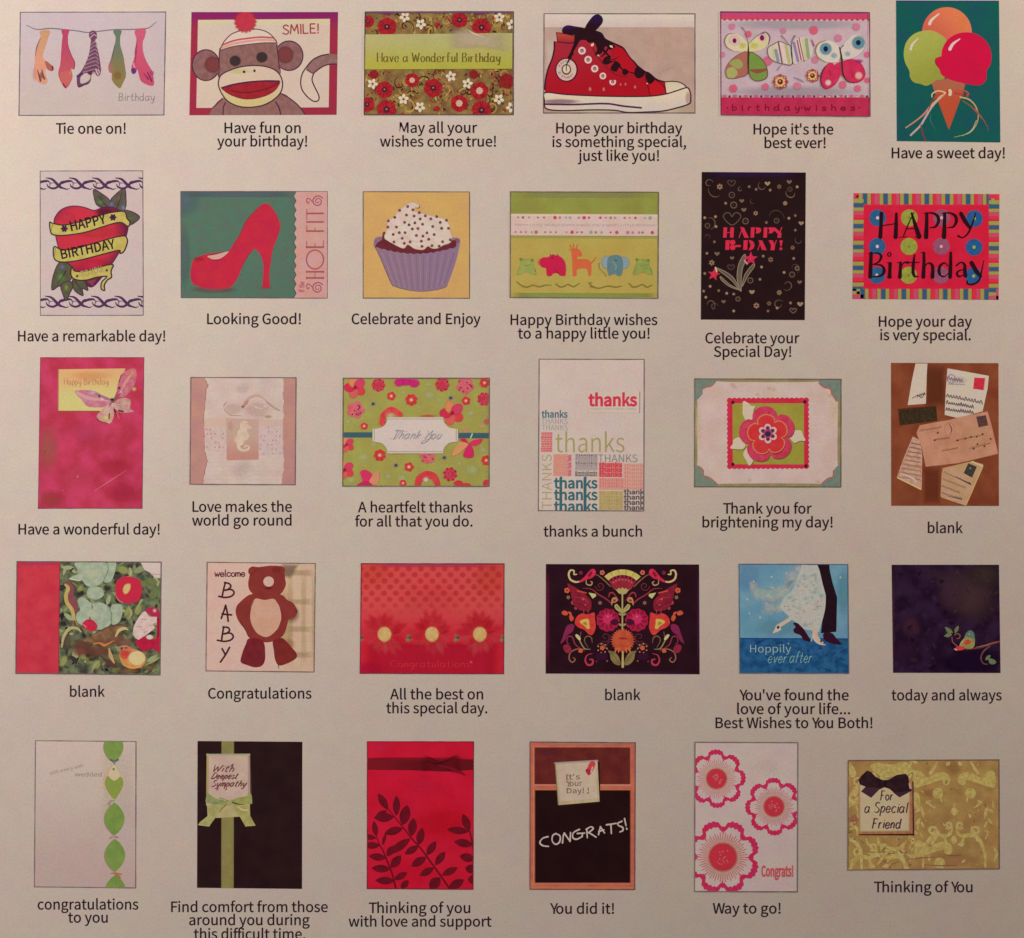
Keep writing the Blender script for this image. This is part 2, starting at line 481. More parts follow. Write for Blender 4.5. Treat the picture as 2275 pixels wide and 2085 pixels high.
GLYPH_DATA = r'''{" ":[78,[]],"a":[197,[[[44,-5,76,-5,99,-5],[121,8,139,23,139,23],[140,23,140,23,141,15],[142,8,143,0,152,0],[160,0,169,0,169,39],[169,78,169,117,169,164],[150,195,103,195,72,195],[46,181,29,170,33,163],[37,155,41,148,56,158],[76,168,98,168,129,168],[137,145,137,120,56,111],[21,91,21,49,21,15]],[[103,21,85,21,66,21],[51,30,51,51,51,76],[73,92,137,99,137,81],[137,64,137,46,119,30]]]],"b":[216,[[[98,-5,116,-5,159,-5],[199,33,199,98,199,157],[172,195,123,195,102,195],[81,183,63,168,63,180],[64,191,64,202,64,228],[64,253,64,279,54,279],[43,279,32,279,32,186],[32,93,32,0,41,0],[49,0,58,0,59,7],[60,13,61,20,61,20],[62,20,62,20,78,5]],[[142,22,111,22,98,22],[81,27,64,42,64,75],[64,109,64,142,82,159],[99,168,115,168,151,168],[165,140,165,98,165,51]]]],"c":[179,[[[57,-5,107,-5,130,-5],[152,5,169,19,164,26],[159,34,155,41,143,30],[127,22,110,22,75,22],[51,51,51,95,51,139],[76,168,111,168,126,168],[138,161,149,152,154,159],[160,166,165,173,152,185],[134,195,110,195,61,195],[18,158,18,95,18,32]]]],"d":[217,[[[49,-5,97,-5,120,-5],[140,8,155,22,155,22],[155,22,156,22,157,15],[158,7,159,0,167,0],[176,0,185,0,185,93],[185,186,185,279,174,279],[163,279,153,279,153,254],[153,230,153,206,153,195],[154,184,154,173,138,187],[123,195,101,195,57,195],[19,157,19,95,19,32]],[[121,22,104,22,71,22],[51,49,51,95,51,139],[76,168,106,168,122,168],[137,162,153,148,153,115],[153,82,153,48,137,31]]]],"e":[194,[[[58,-5,109,-5,135,-5],[155,4,172,15,168,22],[164,29,160,36,146,27],[131,21,113,21,77,21],[52,47,50,88,92,88],[135,88,178,88,179,92],[179,99,179,106,179,160],[152,195,103,195,60,195],[18,157,18,95,18,32]],[[83,110,49,110,53,148],[77,169,104,169,134,169],[151,149,151,110,117,110]]]],"f":[114,[[[12,172,12,164,20,164],[29,164,37,164,37,109],[37,55,37,0,48,0],[59,0,69,0,69,55],[69,109,69,164,83,164],[96,164,110,164,110,173],[110,181,110,190,96,190],[83,190,69,190,69,200],[69,210,69,220,69,245],[78,258,96,258,103,258],[111,256,118,252,120,261],[122,269,125,277,116,281],[105,283,93,283,55,283],[37,259,37,221,37,210],[37,200,37,190,29,190],[20,189,12,188,12,180]]]],"g":[197,[[[50,-88,96,-88,155,-88],[193,-57,193,-22,193,10],[170,23,126,23,114,23],[101,23,89,23,63,23],[56,32,56,44,56,55],[61,61,68,67,76,63],[87,60,96,60,135,60],[166,86,166,126,166,143],[159,157,150,166,163,166],[176,166,189,166,189,174],[189,182,189,190,167,190],[145,190,123,190,116,193],[107,195,96,195,58,195],[25,169,25,127,25,104],[37,86,50,76,50,76],[50,75,50,75,40,68],[29,55,29,39,29,24],[36,14,46,8,46,7],[46,7,46,6,28,-5],[18,-20,18,-37,18,-69]],[[118,82,96,82,74,82],[56,99,56,127,56,155],[74,172,96,172,119,172],[137,155,137,127,137,99]],[[138,-65,101,-65,66,-65],[46,-53,46,-32,46,-21],[51,-10,65,0,74,-2],[83,-3,90,-3,101,-3],[112,-3,123,-3,148,-3],[161,-9,161,-27,161,-47]]]],"h":[213,[[[32,93,32,0,43,0],[54,0,64,0,64,46],[64,92,64,138,83,157],[97,167,116,167,141,167],[152,152,152,116,152,77],[152,39,152,0,163,0],[174,0,184,0,184,40],[184,80,184,120,184,169],[166,195,126,195,100,195],[81,181,63,163,63,176],[64,189,64,202,64,228],[64,253,64,279,54,279],[43,279,32,279,32,186]]]],"i":[96,[[[32,63,32,0,43,0],[54,0,64,0,64,63],[64,127,64,190,54,190],[43,190,32,190,32,127]],[[36,229,48,229,61,229],[70,238,70,251,70,263],[61,271,48,271,36,271],[27,263,27,251,27,238]]]],"j":[96,[[[1,-85,12,-85,50,-85],[64,-61,64,-22,64,49],[64,120,64,190,54,190],[43,190,33,190,33,120],[33,49,33,-22,33,-45],[28,-59,9,-59,2,-59],[-4,-57,-9,-56,-11,-64],[-13,-72,-15,-80,-9,-83]],[[36,229,48,229,61,229],[70,238,70,251,70,263],[61,271,48,271,36,271],[27,263,27,251,27,238]]]],"k":[193,[[[32,93,32,0,43,0],[53,0,64,0,64,17],[64,33,64,50,76,64],[88,78,99,92,118,61],[137,31,155,0,167,0],[178,0,190,0,166,38],[142,76,118,113,139,139],[160,165,181,190,169,190],[158,190,146,190,119,157],[92,123,65,90,65,90],[64,90,64,90,64,153],[64,216,64,279,53,279],[43,279,32,279,32,186]]]],"l":[99,[[[42,-5,66,-5,75,-5],[80,-3,84,-2,83,6],[81,15,80,23,76,22],[75,22,73,22,68,22],[64,26,64,36,64,117],[64,198,64,279,54,279],[43,279,32,279,32,198],[32,118,32,38,32,11]]]],"m":[324,[[[32,63,32,0,43,0],[54,0,64,0,64,46],[64,92,64,138,82,158],[98,167,112,167,136,167],[147,152,147,116,147,77],[147,39,147,0,158,0],[169,0,179,0,179,46],[179,92,179,138,197,158],[213,167,227,167,251,167],[263,152,263,116,263,77],[263,39,263,0,273,0],[284,0,294,0,294,40],[294,80,294,120,294,169],[276,195,237,195,214,195],[194,180,174,159,166,181],[151,195,121,195,99,195],[79,181,62,162,62,162],[62,162,62,162,61,172],[60,181,58,190,50,190],[41,190,32,190,32,127]]]],"n":[214,[[[32,63,32,0,43,0],[54,0,64,0,64,46],[64,92,64,138,83,157],[97,167,116,167,141,167],[152,152,152,116,152,77],[152,39,152,0,163,0],[174,0,184,0,184,40],[184,80,184,120,184,169],[166,195,126,195,100,195],[80,181,62,162,62,162],[62,162,62,162,61,172],[60,181,58,190,50,190],[41,190,32,190,32,127]]]],"o":[212,[[[60,-5,106,-5,153,-5],[194,32,194,95,194,158],[153,195,106,195,60,195],[18,158,18,95,18,32]],[[139,22,106,22,73,22],[51,51,51,95,51,139],[73,168,106,168,139,168],[161,139,161,95,161,51]]]],"p":[217,[[[32,10,32,-80,43,-80],[54,-80,64,-80,64,-59],[64,-37,64,-16,64,-5],[64,6,63,18,81,3],[99,-5,116,-5,159,-5],[199,33,199,98,199,157],[172,195,123,195,101,195],[79,182,62,168,62,168],[62,168,62,168,61,175],[60,183,58,190,50,190],[41,190,32,190,32,100]],[[142,22,111,22,98,22],[81,27,64,42,64,75],[64,109,64,142,83,159],[99,168,115,168,151,168],[165,140,165,98,165,51]]]],"q":[217,[[[153,-58,153,-80,163,-80],[174,-80,185,-80,185,10],[185,100,185,190,176,190],[168,190,159,190,158,184],[157,178,156,172,156,172],[156,172,155,172,139,187],[123,195,101,195,57,195],[19,157,19,95,19,32],[49,-5,97,-5,119,-5],[139,7,154,22,154,11],[153,-1,153,-13,153,-35]],[[121,22,104,22,71,22],[51,49,51,95,51,139],[76,168,106,168,122,168],[137,162,153,148,153,115],[153,82,153,48,137,31]]]],"r":[136,[[[32,63,32,0,43,0],[54,0,64,0,64,41],[64,81,64,122,77,154],[96,166,112,166,120,166],[124,165,131,163,133,172],[135,182,137,191,131,194],[125,195,116,195,95,195],[76,180,62,155,62,155],[62,155,62,155,61,167],[60,179,58,190,50,190],[41,190,32,190,32,127]]]],"s":[164,[[[55,-5,82,-5,127,-5],[151,21,151,52,151,88],[121,99,93,110,72,118],[52,125,52,143,52,158],[63,170,88,170,104,170],[118,163,131,153,136,160],[141,167,146,173,132,185],[111,195,87,195,46,195],[22,171,22,141,22,109],[50,96,77,86,98,78],[120,69,120,50,120,34],[108,20,83,20,60,20],[43,29,27,43,21,36],[16,29,11,22,29,7]]]],"t":[132,[[[51,-5,92,-5,104,-5],[116,-1,127,2,125,11],[123,19,121,27,114,24],[106,21,99,21,77,21],[70,35,70,58,70,93],[70,129,70,164,87,164],[104,164,121,164,121,173],[121,181,121,190,104,190],[87,190,70,190,70,208],[70,226,70,244,61,244],[52,244,43,244,42,226],[41,208,40,190,30,190],[19,189,9,188,9,180],[9,172,9,164,19,164],[28,164,38,164,38,129],[38,94,38,59,38,21]]]],"u":[213,[[[48,-5,88,-5,114,-5],[133,9,151,30,151,30],[151,30,152,30,152,20],[153,10,154,0,163,0],[172,0,181,0,181,63],[181,127,181,190,170,190],[159,190,149,190,149,145],[149,100,149,55,131,33],[117,23,97,23,72,23],[62,38,62,74,62,112],[62,151,62,190,51,190],[40,190,29,190,29,150],[29,110,29,70,29,21]]]],"v":[182,[[[50,63,73,0,86,0],[98,0,111,0,133,63],[155,127,178,190,167,190],[157,190,146,190,134,154],[122,118,110,82,105,63],[98,44,93,26,92,26],[92,26,91,26,85,44],[79,63,74,82,62,118],[50,154,38,190,27,190],[16,190,5,190,27,127]]]],"w":[281,[[[45,63,62,0,75,0],[87,0,99,0,108,34],[117,68,126,102,131,120],[135,138,139,157,140,157],[141,157,141,157,146,138],[149,120,154,103,163,68],[172,34,181,0,194,0],[207,0,220,0,237,63],[255,127,272,190,261,190],[251,190,241,190,232,153],[222,117,213,80,209,62],[206,45,202,27,201,27],[201,27,200,27,195,45],[191,62,187,80,177,117],[167,153,157,190,146,190],[136,190,126,190,116,153],[106,117,96,80,91,62],[87,45,83,27,83,27],[82,27,82,27,78,45],[74,62,70,80,61,117],[51,153,42,190,31,190],[20,190,9,190,27,127]]]],"x":[174,[[[26,33,5,0,16,0],[28,0,39,0,47,15],[56,30,64,44,71,56],[77,68,84,78,84,78],[85,78,85,78,93,68],[100,56,106,44,115,30],[125,15,134,0,146,0],[157,0,169,0,148,32],[127,64,106,96,126,127],[145,159,164,190,153,190],[142,190,131,190,123,176],[115,162,107,148,102,138],[96,127,91,117,90,117],[90,117,89,117,83,127],[76,138,70,148,62,162],[53,176,45,190,33,190],[22,190,10,190,29,160],[49,129,68,99,47,66]]]],"y":[182,[[[27,-82,35,-82,73,-82],[93,-53,106,-16,130,53],[154,121,178,190,167,190],[157,190,147,190,135,155],[124,120,112,85,107,68],[102,48,97,31,96,31],[96,31,95,31,89,49],[82,68,76,85,63,120],[51,155,38,190,27,190],[16,190,5,190,30,127],[55,63,81,0,79,-5],[78,-10,77,-15,69,-38],[55,-56,34,-56,29,-56],[23,-54,19,-53,17,-61],[15,-70,13,-78,19,-81]]]],"z":[166,[[[12,6,12,0,60,0],[108,0,156,0,156,9],[156,17,156,26,122,26],[87,26,53,26,86,75],[120,124,153,173,153,179],[153,184,153,190,110,190],[66,190,23,190,23,181],[23,173,23,164,53,164],[83,164,112,164,79,115],[46,66,12,17,12,11]]]],"A":[213,[[[30,86,1,0,12,0],[23,0,34,0,42,26],[51,52,59,78,90,78],[121,78,153,78,161,52],[169,26,177,0,189,0],[200,0,211,0,182,86],[153,171,124,257,112,257],[100,257,88,257,59,171]],[[93,104,67,104,71,117],[75,130,79,144,89,173],[97,200,105,230,106,230],[106,230,106,230,115,201],[123,173,132,144,136,130],[141,117,145,104,119,104]]]],"B":[230,[[[35,86,35,0,63,0],[90,0,117,0,174,0],[214,25,214,75,214,110],[193,131,162,137,162,137],[162,138,162,138,186,146],[200,168,200,194,200,239],[163,257,111,257,86,257],[61,257,35,257,35,171]],[[80,148,68,148,68,176],[68,203,68,231,81,231],[94,231,107,231,147,231],[168,220,168,190,168,164],[150,148,106,148,93,148]],[[83,26,68,26,68,58],[68,90,68,123,83,123],[97,123,112,123,158,123],[182,108,182,76,182,42],[157,26,112,26,97,26]]]],"C":[223,[[[68,-5,132,-5,165,-5],[190,9,211,32,205,39],[199,46,193,53,176,35],[158,24,133,24,84,24],[54,64,54,129,54,193],[86,233,134,233,157,233],[173,223,187,209,193,216],[199,223,204,230,190,246],[165,261,134,261,69,261],[20,211,20,128,20,45]]]],"D":[241,[[[35,86,35,0,57,0],[79,0,101,0,178,0],[220,48,220,129,220,211],[178,257,99,257,78,257],[57,257,35,257,35,171]],[[77,27,68,27,68,95],[68,162,68,230,77,230],[87,230,97,230,157,230],[187,194,187,129,187,64],[157,27,97,27,87,27]]]],"E":[206,[[[35,86,35,0,86,0],[136,0,187,0,187,9],[187,18,187,28,147,28],[107,28,68,28,68,59],[68,90,68,121,100,121],[132,121,165,121,165,130],[165,140,165,149,132,149],[100,149,68,149,68,176],[68,202,68,229,106,229],[145,229,183,229,183,238],[183,248,183,257,134,257],[85,257,35,257,35,171]]]],"F":[193,[[[35,86,35,0,46,0],[57,0,68,0,68,38],[68,77,68,115,100,115],[133,115,166,115,166,124],[166,133,166,143,133,143],[100,143,68,143,68,171],[68,200,68,229,106,229],[145,229,183,229,183,238],[183,248,183,257,134,257],[85,257,35,257,35,171]]]],"G":[241,[[[69,-5,136,-5,171,-5],[199,8,215,25,215,61],[215,97,215,133,187,133],[159,133,131,133,131,124],[131,115,131,106,149,106],[167,106,186,106,186,84],[186,61,186,39,175,29],[158,24,139,24,84,24],[54,64,54,129,54,193],[87,233,139,233,165,233],[181,222,194,209,200,216],[206,223,212,230,197,245],[174,261,138,261,70,261],[20,211,20,128,20,45]]]],"H":[255,[[[35,86,35,0,46,0],[57,0,68,0,68,40],[68,81,68,121,107,121],[147,121,187,121,187,81],[187,40,187,0,198,0],[209,0,220,0,220,86],[220,171,220,257,209,257],[198,257,187,257,187,221],[187,185,187,149,147,149],[107,149,68,149,68,185],[68,221,68,257,57,257],[46,257,35,257,35,171]]]],"I":[103,[[[35,86,35,0,46,0],[57,0,68,0,68,86],[68,171,68,257,57,257],[46,257,35,257,35,171]]]],"J":[187,[[[50,-5,83,-5,133,-5],[154,31,154,75,154,136],[154,196,154,257,143,257],[132,257,121,257,121,197],[121,138,121,78,121,40],[107,24,80,24,61,24],[47,32,35,53,28,47],[20,42,12,36,27,9]]]],"K":[226,[[[35,86,35,0,46,0],[57,0,68,0,68,27],[68,54,68,81,82,99],[97,116,112,134,137,89],[163,45,189,0,201,0],[213,0,225,0,194,53],[163,106,132,159,159,192],[186,224,213,257,200,257],[188,257,176,257,140,214],[104,171,68,128,68,128],[68,128,68,128,68,171],[68,214,68,257,57,257],[46,257,35,257,35,171]]]],"L":[190,[[[35,86,35,0,84,0],[132,0,180,0,180,9],[180,18,180,28,143,28],[105,28,68,28,68,104],[68,180,68,257,57,257],[46,257,35,257,35,171]]]],"M":[284,[[[35,86,35,0,45,0],[55,0,64,0,64,47],[64,95,64,142,64,164],[62,195,60,218,61,218],[61,218,62,218,69,198],[75,179,82,159,99,115],[115,70,131,26,138,26],[145,26,153,26,169,70],[185,115,201,159,208,179],[215,198,222,218,222,218],[223,218,223,218,221,195],[219,164,219,142,219,95],[219,47,219,0,229,0],[239,0,249,0,249,86],[249,171,249,257,236,257],[223,257,210,257,194,211],[177,165,161,119,155,102],[150,84,143,66,143,66],[142,66,142,66,136,84],[130,102,123,119,107,165],[91,211,74,257,61,257],[48,257,35,257,35,171]]]],"N":[253,[[[35,86,35,0,46,0],[56,0,66,0,66,45],[66,90,66,135,66,162],[63,189,62,215,62,215],[63,215,63,215,73,197],[82,180,91,162,122,108],[153,54,185,0,196,0],[207,0,218,0,218,86],[218,171,218,257,208,257],[197,257,187,257,187,212],[187,168,187,123,187,97],[189,68,192,42,191,42],[190,42,190,42,181,60],[171,77,162,95,131,149],[100,203,68,257,57,257],[46,257,35,257,35,171]]]],"O":[260,[[[65,-5,130,-5,194,-5],[239,47,239,129,239,211],[194,261,130,261,65,261],[20,211,20,129,20,47]],[[176,24,130,24,84,24],[54,65,54,129,54,193],[84,233,130,233,176,233],[206,193,206,129,206,65]]]],"P":[222,[[[35,86,35,0,46,0],[57,0,68,0,68,34],[68,68,68,102,82,102],[96,102,110,102,166,102],[204,127,204,181,204,237],[166,257,109,257,84,257],[60,257,35,257,35,171]],[[80,129,68,129,68,162],[68,196,68,230,80,230],[92,230,104,230,150,230],[172,219,172,181,172,145],[151,129,106,129,93,129]]]],"R":[222,[[[82,135,68,135,68,167],[68,199,68,230,82,230],[96,230,111,230,151,230],[173,218,173,185,173,151],[151,135,111,135,96,135]],[[155,36,176,0,188,0],[200,0,213,0,191,37],[169,75,147,112,182,121],[205,145,205,185,205,238],[168,257,116,257,89,257],[62,257,35,257,35,171],[35,86,35,0,46,0],[57,0,68,0,68,36],[68,73,68,109,83,109],[98,109,114,109,135,73]]]],"S":[209,[[[70,-5,106,-5,160,-5],[194,28,194,68,194,106],[171,124,141,137,129,142],[116,147,104,153,84,161],[62,171,62,196,62,218],[81,233,110,233,133,233],[152,224,168,209,174,216],[179,223,185,230,167,248],[140,261,110,261,63,261],[29,233,29,193,29,156],[57,138,81,127,93,122],[105,117,118,111,142,100],[161,92,161,65,161,41],[141,24,107,24,80,24],[54,36,36,56,30,48],[23,41,17,33,39,10]]]],"T":[210,[[[89,76,89,0,99,0],[110,0,121,0,121,76],[121,153,121,229,147,229],[173,229,199,229,199,238],[199,248,199,257,136,257],[74,257,11,257,11,248],[11,238,11,229,37,229],[63,229,89,229,89,153]]]],"U":[252,[[[74,-5,126,-5,179,-5],[218,23,218,106,218,156],[218,206,218,257,208,257],[198,257,187,257,187,206],[187,156,187,105,187,43],[160,24,126,24,93,24],[67,43,67,105,67,156],[67,206,67,257,56,257],[45,257,34,257,34,206],[34,156,34,106,34,23]]]],"V":[201,[[[55,86,82,0,95,0],[107,0,120,0,147,86],[174,171,201,257,190,257],[179,257,168,257,155,210],[141,164,127,118,118,88],[112,63,102,33,102,33],[101,33,101,33,91,63],[85,88,76,118,62,164],[48,210,34,257,23,257],[12,257,0,257,28,171]]]],"W":[307,[[[45,86,63,0,76,0],[89,0,102,0,115,52],[127,103,140,155,144,175],[149,194,153,213,153,213],[154,213,154,213,159,194],[162,175,167,155,180,103],[193,52,206,0,219,0],[232,0,245,0,263,86],[280,171,298,257,288,257],[277,257,267,257,258,210],[249,164,239,117,235,89],[230,62,225,34,225,34],[224,34,223,34,217,62],[211,90,205,117,193,164],[181,210,169,257,160,257],[150,257,140,257,128,210],[116,164,104,117,98,89],[92,62,86,34,86,34],[85,34,85,34,79,62],[75,89,69,117,60,164],[51,210,42,257,31,257],[20,257,9,257,27,171]]]],"Y":[186,[[[77,33,77,0,87,0],[98,0,109,0,109,33],[109,66,109,99,135,152],[160,204,186,257,175,257],[164,257,153,257,142,232],[131,208,120,184,112,165],[103,147,94,128,93,128],[93,128,92,128,83,147],[76,165,67,184,56,208],[45,232,34,257,23,257],[11,257,0,257,25,204],[51,152,77,99,77,66]]]],"!":[113,[[[44,127,46,77,53,77],[60,77,68,77,69,127],[70,176,72,226,72,238],[72,250,72,262,62,262],[51,262,40,262,40,250],[41,238,41,226,42,176]],[[44,-5,56,-5,69,-5],[79,5,79,20,79,34],[69,44,56,44,44,44],[33,34,33,20,33,5]]]],".":[97,[[[36,-5,49,-5,61,-5],[72,5,72,20,72,34],[61,44,49,44,36,44],[26,34,26,20,26,5]]]],",":[97,[[[24,-60,26,-67,58,-53],[77,-27,77,7,77,30],[67,44,50,44,37,44],[26,36,26,22,26,8],[37,-1,50,-1,51,-1],[52,0,54,0,53,-21],[40,-38,19,-48,21,-54]]]],"'":[97,[[[36,191,39,169,45,169],[52,169,58,169,60,191],[62,213,64,234,65,246],[65,258,65,270,54,270],[43,270,32,270,32,258],[32,246,32,234,34,213]]]],"\u2019":[350,[[[36,219,17,210,19,205],[22,201,24,196,47,207],[68,231,68,262,68,281],[55,295,40,295,25,295],[16,284,16,272,16,260],[25,250,39,250,42,250],[46,251,48,253,48,237]]]],"-":[121,[[[16,94,16,86,46,86],[76,86,106,86,106,94],[106,102,106,110,76,110],[46,110,16,110,16,102]]]]}'''
GL = json.loads(GLYPH_DATA)
GLYPH, GTRI = {}, {}
KERN = {'Th': -.10, 'Ti': -.12, 'To': -.2, 'Yo': -.24, 'Wa': -.12, 'Wi': -.05, 'Lo': -.04, 'av': -.04, 've': -.03, 'ry': -.02,
        "t'": -.05, "u'": -.05, 'fo': -.03, 'tt': -.06, 'ff': -.05, 'fi': -.04, 'ey': -.03, 'oy': -.02, 'wo': -.03, 'ev': -.03, 'Fi': -.03, 'Fo': -.12}
CAP = 257.0
for ch_, (adv_, sps_) in GL.items():
    loops = []
    for sp in sps_:
        k = len(sp); out = []
        for i in range(k):
            p, q = sp[i], sp[(i + 1) % k]
            a, b, c_, d = (p[2], p[3]), (p[4], p[5]), (q[0], q[1]), (q[2], q[3])
            cr = abs((b[0] - a[0]) * (d[1] - a[1]) - (b[1] - a[1]) * (d[0] - a[0])) + abs((c_[0] - a[0]) * (d[1] - a[1]) - (c_[1] - a[1]) * (d[0] - a[0]))
            L2 = math.hypot(d[0] - a[0], d[1] - a[1])
            st = 1 if cr < 3.0 * max(L2, 1) * 0.6 else 4
            for j in range(st):
                t = j / st; u = 1 - t
                out.append(tuple((u ** 3 * a[m] + 3 * u * u * t * b[m] + 3 * u * t * t * c_[m] + t ** 3 * d[m]) / CAP for m in (0, 1)))
        cl = [out[0]]
        for p in out[1:]:
            if math.hypot(p[0] - cl[-1][0], p[1] - cl[-1][1]) > 0.012: cl.append(p)
        if math.hypot(cl[0][0] - cl[-1][0], cl[0][1] - cl[-1][1]) < 0.012: cl.pop()
        loops.append(cl)
    xs = [p[0] for l in loops for p in l]
    GLYPH[ch_] = (adv_ / CAP, (min(xs), max(xs)) if xs else (0, 0), loops)

def area(l):
    return sum(l[i - 1][0] * l[i][1] - l[i][0] * l[i - 1][1] for i in range(len(l))) / 2

def inside(p, l):
    r = False
    for i in range(len(l)):
        a, b = l[i - 1], l[i]
        if (a[1] > p[1]) != (b[1] > p[1]) and p[0] < (b[0] - a[0]) * (p[1] - a[1]) / (b[1] - a[1]) + a[0]: r = not r
    return r

def glyph_tris(ch, wt):
    if (ch, wt) in GTRI: return GTRI[ch, wt]
    loops = GLYPH[ch][2]
    out = []
    if loops:
        big = max(loops, key=lambda l: abs(area(l))); sgn = 1 if area(big) > 0 else -1
        def grow(l):
            if not wt: return l
            k = len(l); r = []
            for i in range(k):
                a, p, b = l[i - 1], l[i], l[(i + 1) % k]
                e1 = (p[0] - a[0], p[1] - a[1]); e2 = (b[0] - p[0], b[1] - p[1])
                n1 = math.hypot(*e1) or 1; n2 = math.hypot(*e2) or 1
                nx = e1[1] / n1 + e2[1] / n2; ny = -e1[0] / n1 - e2[0] / n2
                m = math.hypot(nx, ny)
                if m < 1e-3: r.append(p); continue
                f = min(1.5, 2 / m) * wt * sgn / m
                r.append((p[0] + nx * f, p[1] + ny * f))
            return r
        outer = [l for l in loops if area(l) * sgn > 0]; hol = [l for l in loops if area(l) * sgn <= 0]
        for o_ in outer:
            hs = [grow(h) for h in hol if inside(h[0], o_)]
            out += tris([grow(o_)] + hs)
    GTRI[ch, wt] = out
    return out

# single pen strokes for hand lettering: baseline 0, small letters 0.6 high, capitals 1.0
PEN = {
 'a': [[(.42,.48),(.28,.6),(.1,.52),(.04,.28),(.12,.03),(.26,.02),(.41,.24)], [(.44,.6),(.42,.2),(.5,.0)]],
 'b': [[(.08,1),(.08,0)], [(.08,.35),(.2,.57),(.38,.5),(.42,.28),(.32,.03),(.18,.0),(.08,.12)]],
 'c': [[(.42,.48),(.28,.6),(.1,.5),(.05,.28),(.14,.04),(.28,0),(.42,.1)]],
 'd': [[(.42,.45),(.25,.6),(.08,.48),(.05,.25),(.14,.03),(.3,.03),(.42,.2)], [(.44,1),(.43,.2),(.5,0)]],
 'e': [[(.06,.3),(.4,.33),(.36,.55),(.22,.6),(.08,.45),(.06,.2),(.18,0),(.32,.02),(.43,.14)]],
 'f': [[(.38,.92),(.28,1),(.18,.85),(.16,0)], [(.02,.58),(.34,.58)]],
 'g': [[(.4,.48),(.25,.6),(.08,.48),(.06,.25),(.18,.05),(.32,.1),(.41,.3)], [(.43,.6),(.42,-.15),(.3,-.35),(.1,-.28)]],
 'h': [[(.08,1),(.08,0)], [(.08,.35),(.2,.56),(.33,.55),(.38,.4),(.38,0)]],
 'i': [[(.1,.6),(.1,0)], [(.09,.8),(.12,.85)]],
 'k': [[(.08,1),(.08,0)], [(.38,.6),(.1,.28)], [(.18,.34),(.4,0)]],
 'l': [[(.1,1),(.1,.1),(.16,0)]],
 'm': [[(.08,.6),(.08,0)], [(.08,.4),(.2,.58),(.3,.5),(.31,0)], [(.31,.4),(.42,.58),(.53,.5),(.54,0)]],
 'n': [[(.08,.6),(.08,0)], [(.08,.38),(.22,.58),(.36,.5),(.38,0)]],
 'o': [[(.24,.6),(.08,.48),(.05,.28),(.14,.04),(.28,.02),(.42,.2),(.4,.46),(.24,.6)]],
 'p': [[(.08,.6),(.06,-.35)], [(.08,.38),(.22,.6),(.38,.5),(.4,.26),(.28,.03),(.08,.12)]],
 'r': [[(.08,.6),(.08,0)], [(.08,.36),(.18,.56),(.32,.56)]],
 's': [[(.36,.52),(.22,.6),(.08,.48),(.2,.33),(.36,.2),(.3,.02),(.14,0),(.04,.1)]],
 't': [[(.16,.9),(.15,.15),(.24,0),(.34,.06)], [(.02,.6),(.32,.6)]],
 'u': [[(.08,.6),(.08,.15),(.2,0),(.36,.15)], [(.38,.6),(.38,0)]],
 'v': [[(.05,.6),(.22,0)], [(.22,0),(.4,.6)]],
 'w': [[(.05,.6),(.16,0)], [(.16,0),(.28,.45)], [(.28,.45),(.4,0)], [(.4,0),(.54,.6)]],
 'y': [[(.06,.6),(.12,.2),(.24,.08),(.38,.3)], [(.42,.6),(.38,.0),(.28,-.32),(.1,-.3)]],
 'A': [[(.02,0),(.3,1)], [(.3,1),(.56,0)], [(.1,.36),(.5,.36)]],
 'B': [[(.08,1),(.08,0)], [(.08,1),(.36,.95),(.42,.75),(.3,.55),(.08,.52)], [(.1,.52),(.4,.46),(.5,.24),(.36,.03),(.0,.0)]],
 'C': [[(.55,.85),(.36,1),(.12,.8),(.06,.45),(.18,.08),(.4,0),(.6,.14)]],
 'D': [[(.08,1),(.08,0)], [(.02,1),(.34,.96),(.58,.7),(.58,.3),(.36,.03),(.04,0)]],
 'E': [[(.08,1),(.08,0)], [(.08,1),(.46,1)], [(.08,.52),(.4,.52)], [(.08,0),(.48,0)]],
 'F': [[(.12,.96),(.1,0)], [(.0,.98),(.3,1),(.52,.94)], [(.1,.52),(.38,.54)]],
 'G': [[(.58,.85),(.38,1),(.12,.8),(.06,.42),(.2,.06),(.42,.0),(.58,.2),(.6,.42)], [(.36,.44),(.7,.44)]],
 'H': [[(.08,1),(.08,0)], [(.56,1),(.56,0)], [(.08,.52),(.56,.52)]],
 'I': [[(.1,1),(.1,0)]],
 'M': [[(.04,0),(.12,1)], [(.12,1),(.36,.3)], [(.36,.3),(.6,1)], [(.6,1),(.68,0)]],
 'L': [[(.08,1),(.08,0)], [(.08,0),(.46,.02)]],
 'N': [[(.08,0),(.08,1)], [(.08,1),(.54,0)], [(.54,0),(.54,1)]],
 'O': [[(.34,1),(.12,.85),(.06,.45),(.2,.06),(.4,0),(.62,.3),(.6,.75),(.34,1)]],
 'P': [[(.08,1),(.08,0)], [(.02,1),(.36,.98),(.48,.76),(.36,.5),(.08,.46)]],
 'R': [[(.08,1),(.08,0)], [(.08,1),(.38,.96),(.46,.76),(.34,.54),(.08,.5)], [(.26,.5),(.54,0)]],
 'S': [[(.48,.86),(.32,1),(.12,.9),(.1,.68),(.3,.5),(.48,.32),(.44,.08),(.24,0),(.04,.12)]],
 'T': [[(.3,1),(.3,0)], [(.0,1),(.6,1)]],
 'W': [[(.02,1),(.2,0)], [(.2,0),(.38,.8)], [(.38,.8),(.56,0)], [(.56,0),(.76,1)]],
 'Y': [[(.02,1),(.28,.48)], [(.54,1),(.26,.4),(.14,0)]],
 '!': [[(.12,1),(.1,.3)], [(.08,.02),(.11,.06)]],
 '.': [[(.06,.28),(.1,.32)]],
 '-': [[(.04,.45),(.3,.45)]],
}
